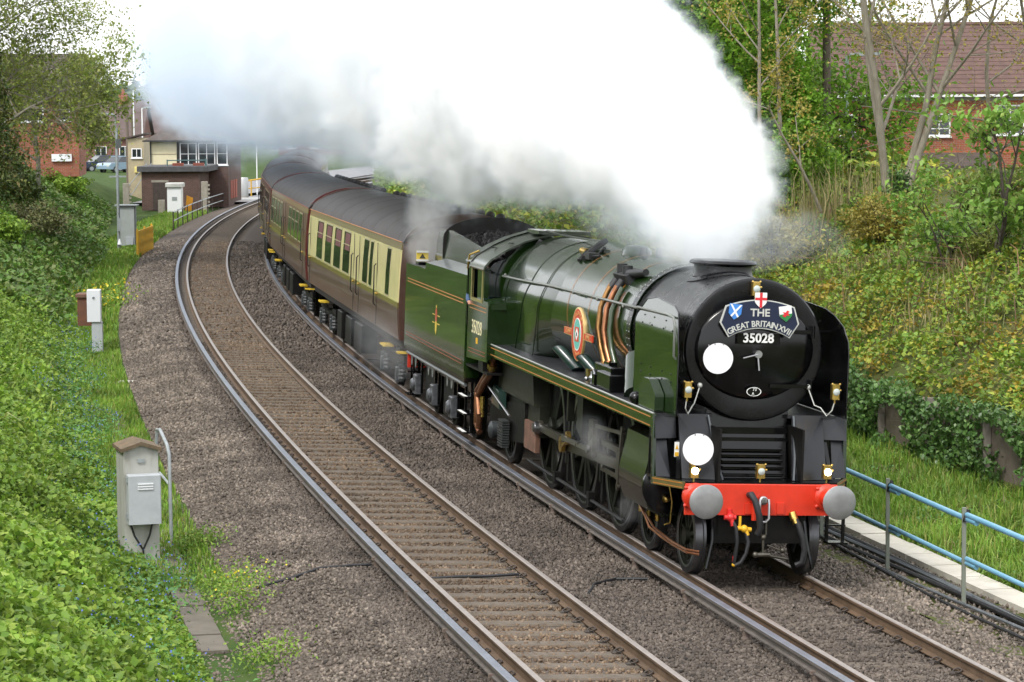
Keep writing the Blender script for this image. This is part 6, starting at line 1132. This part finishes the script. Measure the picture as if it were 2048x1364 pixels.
# --- silver board cabinet, pole with cross arm
C4 = empty('equipment_cabinet', at(-17.65, 125.2, -.35), 'tall silver equipment cabinet behind the cross armed pole', 'cabinet')
MB().bev(-.36, .38, 0, .5, .15, 1.95, .03).build('case', mat('cab_silver', (.36, .38, .38), .55, c2=(.30, .33, .31), vscale=3), C4); MB().box(-.55, .5, -.1, .6, 1.97, 2.03).build('canopy', galv, C4); MB().box(-.05, .28, -.04, 0, .18, .55).build('vent_panel', greyp, C4)
for x in (-.36, .34): MB().box(x, x + .05, .0, .06, 0, 1.9).build('leg', mat('dark_edge', (.08, .09, .09), .6), C4)
P1 = empty('pole', at(-17.75, 123.2, -.4), 'slim grey pole with one cross arm in front of the silver cabinet', 'pole')
MB().cyl((0, 0, 0), (0, 0, 5.6), .07, .045, n=10).build('shaft', galv, P1); MB().box(-.38, .38, -.03, .03, 3.38, 3.45).build('cross_arm', galv, P1); MB().box(-.05, .18, -.08, .1, 4.7, 5.1).build('bracket', mat('dark_edge', (.08, .09, .09), .6), P1); MB().cyl((.05, -.1, .35), (.05, -.1, .6), .10, .03, n=10).build('cone', wpaint, P1); MB().box(-.02, .14, -.1, -.05, .95, 1.55).build('sign', galv, P1)
# --- yellow fence panel, each slat
YF = empty('fence_panel', at(-15.95, 116.6, -.38, math.atan2(5.6, -.12)), 'yellow slatted fence panel by the trough path', 'fence')
for k in range(22): MB().box(k * .26, k * .26 + .17, -.02, .02, .12, 1.22).build('slat', ybar, YF)
for z in (.2, .68, 1.1): MB().box(-.05, 5.75, .02, .06, z, z + .08).build('rail', ybar, YF)
for x in (0, 2.8, 5.6): MB().box(x - .04, x + .04, .02, .1, 0, 1.3).build('post', ybar, YF)
# --- white cabinet, concrete posts, orange sign near the signal box
C5 = empty('white_cabinet', at(-20.55, 165.8, -.35), 'tall white cabinet in front of the signal box', 'cabinet'); MB().bev(-.35, .52, 0, .9, 0, 1.75, .02).build('case', wpaint, C5); MB().bev(-.45, .62, -.1, 1.0, 1.75, 2.0, .04).build('lid', mat('lid_grey', (.5, .5, .47), .7, var=.2, vscale=4), C5); MB().box(-.05, .25, -.03, 0, .95, 1.15).build('lock_plate', galv, C5)
for i, (x, y, h, lab) in enumerate(((-21.35, 166.5, 1.0, 'short concrete post left of the white cabinet'), (-24.2, 171.5, 1.9, 'grey notched concrete post left of the signal box annexe'), (-19.2, 170.9, 2.0, 'grey notched concrete post at the corner of the annexe'))):
    t = empty('concrete_post', at(x, y, -.4), lab, 'post'); MB().bev(-.2, .2, 0, .25, 0, h, .02).build('shaft', conc, t)
    if i:
        for k in range(6): MB().box(.2, .32, .02, .2, .4 + k * .26, .52 + k * .26).build('notch_block', conc, t)
SG = empty('orange_sign', at(-19.75, 167, -.3), 'small orange sign beside the white cabinet', 'sign'); MB().prism([(-.2, .2), (.22, .1), (.28, 1.0), (-.1, 1.15)], 0, .03, 'y').build('plate', mat('sign_orange', (.75, .32, .02), .5), SG); MB().box(-.02, .02, .03, .06, 0, .7).build('post', galv, SG)
# --- pipe handrail up to the crossing
HF = empty('pipe_fence', None, 'low pipe handrail running to the crossing past the signal box', 'fence'); pts = []
for k in range(12):
    s_ = 125 + k * 3.4; x, y = plan(s_, -2.95); z = -.35; pts.append(Vector((float(x), float(y), z))); MB().cyl((float(x), float(y), z), (float(x), float(y), z + 1.05), .035, n=6).build('post', mat('post_brown', (.06, .045, .04), .8), HF)
for h in (1.0, .55):
    for a, b in zip(pts[:-1], pts[1:]): MB().cyl(a + Vector((0, 0, h)), b + Vector((0, 0, h)), .03, n=6).build('rail', galv, HF)
# --- crossing, road, barrier
road_m = mat('road_grey', (.20, .20, .21), .9, var=.15, vscale=3); deck_m = mat('crossing_deck', (.50, .49, .47), .85, c2=(.40, .39, .38), vscale=3)
def strip(name, s0_, s1, l0, l1, z, m, kind='structure', n=6):
    V = []; 
    for i in range(n + 1):
        l = l0 + (l1 - l0) * i / n
        for s_ in (s0_, s1): x, y = plan(s_, l); V.append((float(x), float(y), z))
    o = MB().add(V, [(2 * i, 2 * i + 1, 2 * i + 3, 2 * i + 2) for i in range(n)]).build(name, m); tag(o, kind=kind); return o
for l0, l1 in ((-4.2, -1.5), (-1.1, -.82), (-.68, .68), (.82, 2.2), (2.8, 5.6)): strip('crossing_deck', 163, 172, l0, l1, -.03, deck_m)
strip('road', 162, 173, -40, -4.2, -.02, road_m); strip('road', 173, 330, -14, -4.5, .0, road_m)
strip('station_ground', 173, 400, -4.5, 6.5, -.15, road_m)
YB = empty('road_barrier', at(-19.3, 196, -.1), 'yellow and white barrier frame beyond the crossing', 'barrier'); MB().cyl((-.4, 0, 1.0), (1.6, 3, 1.25), .06, n=8).build('boom', ybar, YB); MB().box(-.5, -.3, -.1, .2, 0, 1.2).build('pedestal', wpaint, YB); MB().cyl((.6, .5, 0), (.6, .5, 1.1), .05, n=8).build('stand', ybar, YB); MB().cyl((-.3, 0, .5), (1.5, 2.8, .6), .04, n=8).build('lower_rail', ybar, YB)
SC = empty('steel_cabinet', at(-18.9, 193, -.1), 'rounded steel cabinet beyond the crossing', 'cabinet'); MB().lathe([(.33, 0), (.33, 1.35), (.28, 1.42), (.01, 1.43)], n=20).build('case', mat('brushed_steel', (.42, .43, .43), .45, .4), SC); MB().lathe([(.36, 0), (.36, .08)], n=20).build('plinth', conc, SC)
# --- telegraph and lamp poles
def pole(label, x, y, z, h, r, m, arms=(), lamp_=None, group=None):
    t = empty('pole' if not lamp_ else 'lamp_post', at(x, y, z), label, 'pole' if not lamp_ else 'lamp post', group); MB().cyl((0, 0, 0), (0, 0, h), r, r * .7, n=12).build('shaft', m, t)
    for a in arms: MB().box(-.5, .5, -.05, .05, h - a, h - a + .1).build('cross_arm', timber, t)
    if lamp_:
        L_, side = lamp_; MB().tube([(0, 0, h - .1), (side * .1, 0, h), (side * L_, 0, h + .05)], .05, 8).build('arm', m, t); MB().prism([(side * L_ * .1, h - .02), (side * L_ * 1.05, h + .02), (side * L_ * 1.05, h + .14), (side * L_ * .1, h + .1)], -.12, .12, 'y').build('lantern', galv, t)
    return t
grn_m = mat('lamp_green', (.20, .25, .22), .5, .2)
pole('thick grey telegraph pole in front of the right house', 10.4, 90, 2.9, 12, .15, timber)
pole('green grey lamp post with a flat arm before the right house', 12.3, 100, 3.0, 4.75, .09, grn_m, (), (1.15, 1))
pole('leaning timber pole with a pole box left of the signal box', -27.9, 199, .5, 6.2, .13, timber, (2.6,)); pole('taller timber pole next to the signal box chimney side', -28.1, 203, .5, 6.0, .12, timber)
pole('white lamp post with two short arms beyond the signal box', -31.0, 225, .6, 7.2, .07, wpaint, (), (.7, 1)); pole('white lamp post behind the brown roofs', -33, 245, .6, 5.8, .07, wpaint, (), (.8, 1)); pole('grey street lamp over the left bank with arm to the left', -26.0, 180, .9, 4.9, .06, grn_m, (), (.9, -1))
pole('slim white post beyond the crossing left of the carriages', -18.6, 200, -.1, 5.5, .045, wpaint); pole('slim grey station post above the last carriage', -17.4, 215, -.1, 5.5, .05, galv, (), (.5, 1))
# --- far houses, cars
for i, (x, y, w_, h, lab) in enumerate(((-40.5, 262, 10, 3.3, 'long brown roofed houses beyond the left bank'), (-33.5, 285, 9, 3.6, 'dark roofed house beside the pale lamp posts'), (-22.0, 330, 12, 3.2, 'far terrace beyond the station car park'))):
    t = empty('far_house', at(x, y, .3), lab, 'house'); MB().box(-w_ / 2, w_ / 2, 0, 8, -.5, h).build('wall', far_brick, t); r_ = gable_roof(-w_ / 2, w_ / 2, 0, 8, h, h + 3.4).build('roof', mat('far_roof', (.085, .06, .055), .9, c2=(.12, .09, .085), vscale=2), t)
    for k in (-1, 1): gable(t, k * w_ / 2, 0, 8, h, h + 3.3, far_brick)
    for k in (-.3, .25): c_ = MB().box(w_ * k, w_ * k + .8, 3.6, 4.3, h + 2.6, h + 4.3).build('chimney', red_brick, r_); MB().cyl((w_ * k + .4, 3.9, h + 4.3), (w_ * k + .4, 3.9, h + 4.7), .14, n=8).build('pot', M_['terracotta'], c_)
    for k in range(4): win(t, -w_ / 2 + 1 + k * w_ / 4.3, -w_ / 2 + 2.1 + k * w_ / 4.3, 1.3, 2.5, 0, 2, 1)
def car(label, x, y, z, rz, c, nm):
    t = empty('parked_car', at(x, y, z, rz), label, 'car', 'cars parked beyond the crossing'); pm = mat('car_' + nm, c, .3, coat=.8)
    pr = [(-2.05, .35), (-2.1, .7), (-1.9, .88), (-1.1, .95), (2.0, .95), (2.1, .7), (2.05, .35)]
    MB().prism([(a, b) for a, b in pr], -.85, .85, 'y').build('body', pm, t, bevel=.05)
    MB().loft([[(-1.15, -.8, .95), (1.85, -.8, .95), (1.85, .8, .95), (-1.15, .8, .95)], [(-.45, -.65, 1.45), (1.35, -.65, 1.45), (1.35, .65, 1.45), (-.45, .65, 1.45)]]).build('glasshouse', wpan, t); MB().bev(-.5, 1.4, -.68, .68, 1.43, 1.48, .02).build('roof', pm, t)
    for a in (-1.35, 1.3):
        for b in (-.86, .68): w0 = MB().cyl((a, b, .32), (a, b + .18, .32), .32, n=18).build('wheel', rubber, t); MB().cyl((a, b - .01, .32), (a, b + .19, .32), .19, n=14).build('rim', galv, w0)
    for b in (-.6, .6): MB().box(-2.1, -2.05, b - .15, b + .15, .6, .75).build('headlight', silver, t)
car('dark blue car parked past the bank top left of the poles', -36.3, 243, .75, .5, (.03, .04, .07), 'navy'); car('pale blue car parked past the bank top beside the dark one', -34.0, 238, .75, .9, (.25, .35, .45), 'sky'); car('dark car facing the crossing from the station road', -36.0, 350, .0, 1.35, (.05, .05, .09), 'dark'); car('silver car behind the dark one on the station road', -31.5, 372, .0, 1.5, (.5, .52, .54), 'silver'); car('white car in the distant car park', -27, 390, .0, .2, (.7, .72, .75), 'white')
bl = empty('blue_container', at(-16.6, 212, -.15), 'dark blue shed wall glimpsed left of the carriages', 'container'); MB().bev(-1.2, 1.2, 0, 5, 0, 2.4, .05).build('shell', mat('cont_blue', (.06, .08, .16), .6, var=.2, vscale=2), bl); MB().box(-1.1, -.05, -.03, 0, .1, 2.3).build('door', mat('cont_blue2', (.08, .10, .18), .6), bl)
# --- concrete trough lids along both sides, each lid a piece
def trough(name, label, segs, w_, z, m):
    t = empty(name, None, label, 'cable trough')
    for (s0_, s1, l0, l1) in segs:
        n = max(1, int((s1 - s0_) / .95))
        for i in range(n):
            a = s0_ + (s1 - s0_) * i / n; b = s0_ + (s1 - s0_) * (i + 1) / n; l = l0 + (l1 - l0) * i / n; F0 = []
            dz = random.uniform(-.008, .008); V = []
            for zz in (z - .18 + dz, z + dz):
                for s_, ll in ((a + .012, l - w_ / 2), (b - .012, l - w_ / 2), (b - .012, l + w_ / 2), (a + .012, l + w_ / 2)): x, y = plan(s_, ll); V.append((float(x), float(y), zz))
            MB().add(V, [(0, 3, 2, 1), (4, 5, 6, 7), (0, 1, 5, 4), (1, 2, 6, 5), (2, 3, 7, 6), (3, 0, 4, 7)]).build('lid', m, t)
    return t
lidm = mat('trough_lid', (.46, .43, .36), .9, c2=(.58, .55, .48), vscale=2.5, bump=.15, bscale=30); lidd = mat('trough_lid_old', (.11, .095, .078), .95, c2=(.16, .14, .11), vscale=3, bump=.2, bscale=30)
trough('cable_trough', 'pale concrete cable trough along the right of the railway', [(8, 60, 6.68, 6.68)], .42, -.40, lidm)
trough('cable_trough', 'old sunken concrete trough path along the left of the railway', [(12, 38, -3.62, -3.5), (40, 104, -3.15, -3.35)], .36, -.37, lidd)
for (x, y, lab) in ((-9.45, 70.3, 'white slab lying across the left trough path'), (-8.55, 62.0, 'small pale slab on the left path nearest the white box'), (-9.3, 68.0, 'broken pale slab beside the white slab')):
    o = MB().bev(-.45, .45, -.15, .15, 0, .1, .02).build('concrete_slab', mat('pale_slab', (.52, .50, .44), .9, var=.15, vscale=6), None, at(x, y, -.37, random.uniform(-.2, .2))); tag(o, lab, 'slab')
# --- cables, hoses
for i in range(5):
    pts = []
    for s_ in np.arange(4, 40, 1.2): l = 6.28 - .11 * i + .06 * math.sin(s_ * .35 + i * 1.7); x, y = plan(s_, l); pts.append((float(x), float(y), -.44 + .025 * math.sin(s_ * .5 + i)))
    o = MB().tube(pts, .035 if i < 3 else .022, 6).build('cable', mat('cable_grey', (.11, .12, .13), .45, var=.3, vscale=3) if i % 2 else rubber); tag(o, 'dark lineside cable lying along the right concrete trough', 'cable', 'cables lying beside the right trough')
pts = [plan(s_, l) for s_, l in ((15.2, -2.75), (15.35, -2.3), (15.6, -1.9), (15.65, -1.5), (15.7, -1.2))]; o = MB().tube([(float(a), float(b), float(ground_z(15.4, l)) + .03) for (a, b), l in zip(pts, (-2.75, -2.3, -1.9, -1.5, -1.2))], .022, 6).build('bond_cable', rubber); tag(o, 'black bond cable on the ballast left of the empty track', 'cable')
pts = [plan(s_, l) for s_, l in ((14.9, -.62), (14.95, -.2), (14.9, .2), (14.95, .6))]; o = MB().tube([(float(a), float(b), -.15) for a, b in pts], .022, 6).build('bond_cable', rubber); tag(o, 'black bond cable crossing between the rails of the empty track', 'cable')
pts = [plan(s_, l) for s_, l in ((13.6, 1.2), (14.3, 1.45), (14.6, 1.8), (14.5, 2.2))]; o = MB().tube([(float(a), float(b), float(ground_z(14., 1.6)) + .035) for a, b in pts], .018, 6).build('bond_cable', rubber); tag(o, 'curved black cable in the ballast between the tracks', 'cable')
# --- blue pipe railing on angle posts
RL = empty('pipe_railing', None, 'light blue two pipe railing on thin steel posts at lower right', 'railing'); pblue = mat('pipe_blue', (.17, .36, .50), .35, c2=(.12, .30, .42), vscale=5); posts = []
for k, s_ in enumerate((21.8, 18.85, 15.95, 13.1, 10.2, 7.3)):
    x, y = plan(s_, 5.95); posts.append(Vector((float(x), float(y), -.5))); MB().box(-.025, .025, -.025, .025, 0, 1.28).build('post', mat('post_green', (.20, .22, .18), .6, .2), RL, Matrix.Translation(posts[-1]))
for a, b in zip(posts[:-1], posts[1:]):
    d = (b - a).normalized(); j = random.uniform(-.015, .02)
    for h, r in ((1.18, .036), (.62, .032)):
        MB().cyl(a + Vector((0.03, 0, h + j)) - d * .02, b + Vector((.03, 0, h - .05 + j)) + d * .35, r, n=10).build('pipe', pblue, RL)
    MB().cyl(a + Vector((.03, -.03, 1.1)), a + Vector((.03, .03, 1.24)), .05, n=8).build('clamp', black, RL)
# --- retaining wall under the ivy
RW = empty('retaining_wall', None, 'low concrete panel retaining wall under ivy at right', 'wall'); rwm = mat('wall_panel', (.11, .09, .07), .9, c2=(.18, .145, .115), vscale=2.5, bump=.3, bscale=12)
for i in range(22):
    s_ = 4 + i * 2.7; V = []
    for zz in (-.55, .70):
        for q, ll in ((s_ + .02, 10.12), (s_ + 2.66, 10.12), (s_ + 2.66, 10.32), (s_ + .02, 10.32)): x, y = plan(q, ll); V.append((float(x), float(y), zz))
    MB().add(V, [(0, 3, 2, 1), (4, 5, 6, 7), (0, 1, 5, 4), (1, 2, 6, 5), (2, 3, 7, 6), (3, 0, 4, 7)]).build('panel', rwm, RW)
    x, y = plan(s_, 10.06); MB().box(-.06, .06, -.06, .06, -.55, .8).build('post', mat('wall_post', (.18, .16, .135), .9), RW, Matrix.Translation((float(x), float(y), 0)))
# ================================================================= smoke and steam (real volumes)
def vol_mat(name, dens, color=(.985, .985, .985), aniso=.25):
    m = bpy.data.materials.new(name); m.use_nodes = True; n = m.node_tree; n.nodes.clear()
    o = n.nodes.new('ShaderNodeOutputMaterial'); v = n.nodes.new('ShaderNodeVolumePrincipled'); v.inputs['Color'].default_value = (*color, 1); v.inputs['Density'].default_value = dens; v.inputs['Anisotropy'].default_value = aniso; v.inputs['Density Attribute'].default_value = 'density'
    at_ = n.nodes.new('ShaderNodeAttribute'); at_.attribute_name = 'density'; rp = n.nodes.new('ShaderNodeValToRGB'); e = rp.color_ramp.elements; e[0].position = 0.; e[0].color = (.80, .89, 1., 1); e[1].position = .22; e[1].color = (*color, 1)   # thin smoke scatters bluer than the dense core
    n.links.new(at_.outputs['Fac'], rp.inputs[0]); n.links.new(rp.outputs[0], v.inputs['Color'])
    n.links.new(v.outputs[0], o.inputs['Volume']); return m
def smoke(name, label, path, radius, dens, lo, hi, res, m, nscale=.5, amp=1.8, soft=.22, detail=6.0, fine=.55):
    """path: points; radius and dens: lists over the path's length (0..1), read at the nearest path point"""
    me = bpy.data.meshes.new(name); me.from_pydata([tuple(p) for p in path], [(i, i + 1) for i in range(len(path) - 1)], [])
    tt = np.linspace(0, 1, len(path)); at_ = me.attributes.new('t', 'FLOAT', 'POINT'); at_.data.foreach_set('value', tt.astype(np.float32))
    at_ = me.attributes.new('rad', 'FLOAT', 'POINT'); at_.data.foreach_set('value', np.array(radius, np.float32))
    at_ = me.attributes.new('den', 'FLOAT', 'POINT'); at_.data.foreach_set('value', np.array(dens, np.float32))
    o = bpy.data.objects.new(name, me); col.objects.link(o); tag(o, label, kind='stuff')
    g = bpy.data.node_groups.new(name, 'GeometryNodeTree'); g.interface.new_socket('Geometry', in_out='INPUT', socket_type='NodeSocketGeometry'); g.interface.new_socket('Geometry', in_out='OUTPUT', socket_type='NodeSocketGeometry')
    N = g.nodes.new; Lk = g.links.new; gi = N('NodeGroupInput'); go = N('NodeGroupOutput')
    # resample the path finely so that the nearest point carries its radius
    mc = N('GeometryNodeMeshToCurve'); Lk(gi.outputs[0], mc.inputs[0]); rs = N('GeometryNodeResampleCurve'); rs.inputs['Count'].default_value = 160; Lk(mc.outputs[0], rs.inputs[0]); cp = N('GeometryNodeCurveToPoints'); cp.mode = 'EVALUATED'; Lk(rs.outputs[0], cp.inputs[0]); pts = cp.outputs[0]
    def nearest(attr):
        sn = N('GeometryNodeSampleNearest'); Lk(pts, sn.inputs[0]); si = N('GeometryNodeSampleIndex'); Lk(pts, si.inputs[0]); na = N('GeometryNodeInputNamedAttribute'); na.data_type = 'FLOAT'; na.inputs[0].default_value = attr; Lk(na.outputs[0], si.inputs[1]); Lk(sn.outputs[0], si.inputs['Index']); return si.outputs[0]
    pr = N('GeometryNodeProximity'); pr.target_element = 'POINTS'; Lk(pts, pr.inputs[0]); dist = pr.outputs['Distance']
    def mth(op, a, b=None, c=None):
        q = N('ShaderNodeMath'); q.operation = op
        for i, v in enumerate((a, b, c)):
            if v is None: continue
            if isinstance(v, (int, float)): q.inputs[i].default_value = v
            else: Lk(v, q.inputs[i])
        return q.outputs[0]
    rad = nearest('rad'); den = nearest('den'); pos = N('GeometryNodeInputPosition')
    def noise(sc_, det, rough, off=(0, 0, 0)):
        vm = N('ShaderNodeVectorMath'); vm.operation = 'ADD'; Lk(pos.outputs[0], vm.inputs[0]); vm.inputs[1].default_value = off
        q = N('ShaderNodeTexNoise'); q.inputs['Scale'].default_value = sc_; q.inputs['Detail'].default_value = det; q.inputs['Roughness'].default_value = rough; Lk(vm.outputs[0], q.inputs['Vector']); return q.outputs[0]
    n1 = noise(nscale, detail, .58); n2 = noise(nscale * 3.0, 5, .65, (5, 9, 2))
    bil = mth('ABSOLUTE', mth('MULTIPLY_ADD', n2, 2, -1))                      # billows
    v = mth('SUBTRACT', 1.0, mth('DIVIDE', dist, rad)); v = mth('MULTIPLY_ADD', mth('SUBTRACT', n1, .5), amp, v); v = mth('MULTIPLY_ADD', mth('SUBTRACT', .32, bil), amp * .62, v); v = mth('MULTIPLY_ADD', mth('SUBTRACT', noise(nscale * 6.5, 4, .65, (3, 1, 7)), .5), amp * fine, v)
    mr = N('ShaderNodeMapRange'); mr.interpolation_type = 'SMOOTHSTEP'; mr.inputs['From Min'].default_value = .0; mr.inputs['From Max'].default_value = soft; Lk(v, mr.inputs[0])
    dn = mth('MULTIPLY', mth('MULTIPLY', mth('POWER', mr.outputs[0], 1.6), den), mth('MULTIPLY_ADD', bil, 2.6, .3))
    vc = N('GeometryNodeVolumeCube'); Lk(dn, vc.inputs['Density']); vc.inputs['Min'].default_value = lo; vc.inputs['Max'].default_value = hi
    for k, i in (('Resolution X', 0), ('Resolution Y', 1), ('Resolution Z', 2)): vc.inputs[k].default_value = res[i]
    sm = N('GeometryNodeSetMaterial'); sm.inputs['Material'].default_value = m; Lk(vc.outputs[0], sm.inputs[0]); Lk(sm.outputs[0], go.inputs[0])
    md = o.modifiers.new('smoke', 'NODES'); md.node_group = g; me.materials.append(m); return o
def TB(s, lat, z): x, y = plan(s, OFF_B + lat); return (float(x), float(y), z)
PATH = [TB(S0 + 2.17, 0, 3.95), TB(S0 + 2.6, .15, 4.2), TB(S0 + 3.6, .4, 4.55), TB(S0 + 6, .35, 5.3), TB(S0 + 10, .0, 6.3), TB(S0 + 17, .2, 7.2), TB(S0 + 27, .6, 8.3), TB(S0 + 42, .7, 8.8), TB(S0 + 62, .2, 9.0), TB(S0 + 84, -1.2, 8.6), TB(S0 + 104, -3.2, 9.0), TB(S0 + 122, -5.0, 9.0)]
RAD = [.36, .6, .85, 1.0, 1.5, 2.4, 2.85, 3.1, 3.3, 3.5, 3.6, 3.6]; DEN = [.3, .4, .7, 1., 1., .9, .7, .5, .2, .14, .10, .07]
sm_m = vol_mat('smoke', 4.2, (.999, .999, .999), 0.)
smoke('smoke_plume', 'dense white smoke billowing from the chimney over the engine', PATH, RAD, DEN, (-5, 35.6, 3.6), (7.5, 52, 12.5), (170, 222, 120), sm_m)
smoke('smoke_plume', 'long white smoke trail over the carriages fading by the signal box', PATH, RAD, DEN, (-30, 52, 2.8), (7, 164, 14.5), (130, 370, 46), sm_m)

def LW(x, y, z): return tuple(LM @ Vector((x, y, z)))
def wisp(label, pts, rad, den, pad, vox, d=3.0):
    P_ = np.array(pts); lo = P_.min(0) - pad; hi = P_.max(0) + pad; res = [max(8, int((hi[i] - lo[i]) / vox)) for i in range(3)]
    smoke('steam', label, pts, rad, den, tuple(lo), tuple(hi), res, vol_mat('steam', d, (.995, .995, .995)), 2.2, 1.7, .5, 4.0, 0.)
wisp('small puff of steam at the cylinder', [LW(-1.25, 3.0, 1.15), LW(-1.3, 3.6, 1.3), LW(-1.3, 4.3, 1.45)], [.12, .24, .2], [.4, .5, .2], .45, .04, 1.3)
wisp('white steam rising between the tender and the first carriage', [LW(-.9, 20.3, 1.9), LW(-.8, 20.4, 2.6), LW(-.8, 20.6, 3.3), LW(-.7, 21.0, 4.0), LW(-.6, 21.6, 4.5)], [.35, .35, .42, .5, .5], [.3, .9, 1.2, .7, .2], .8, .08, 2.2)
wisp('thin steam drifting low beside the front of the first carriage', [LW(-1.3, 20.8, .9), LW(-1.45, 22.0, 1.1), LW(-1.5, 23.5, 1.4), LW(-1.5, 25, 1.5)], [.4, .5, .4, .25], [.35, .3, .2, .08], .9, .1, .8)
wisp('wisp of steam by the front bogie', [LW(-1.1, 2.6, .62), LW(-1.15, 2.2, .55), LW(-1.1, 1.9, .6)], [.12, .16, .1], [.5, .5, .2], .35, .04, .9)
wisp('thin bluish smoke curling to the right of the chimney', [LW(.1, 2.3, 4.05), LW(.6, 2.2, 4.25), LW(1.1, 2.0, 4.3), LW(1.5, 1.9, 4.2)], [.35, .42, .36, .2], [.22, .20, .14, .08], .7, .05, 4.)
wisp('thin bluish smoke clinging to the boiler top behind the chimney', [LW(-.2, 2.8, 4.1), LW(-.4, 4.2, 4.15), LW(-.4, 6.2, 4.3), LW(-.3, 8.5, 4.6)], [.3, .38, .45, .5], [.2, .16, .14, .08], .8, .07, 3.)
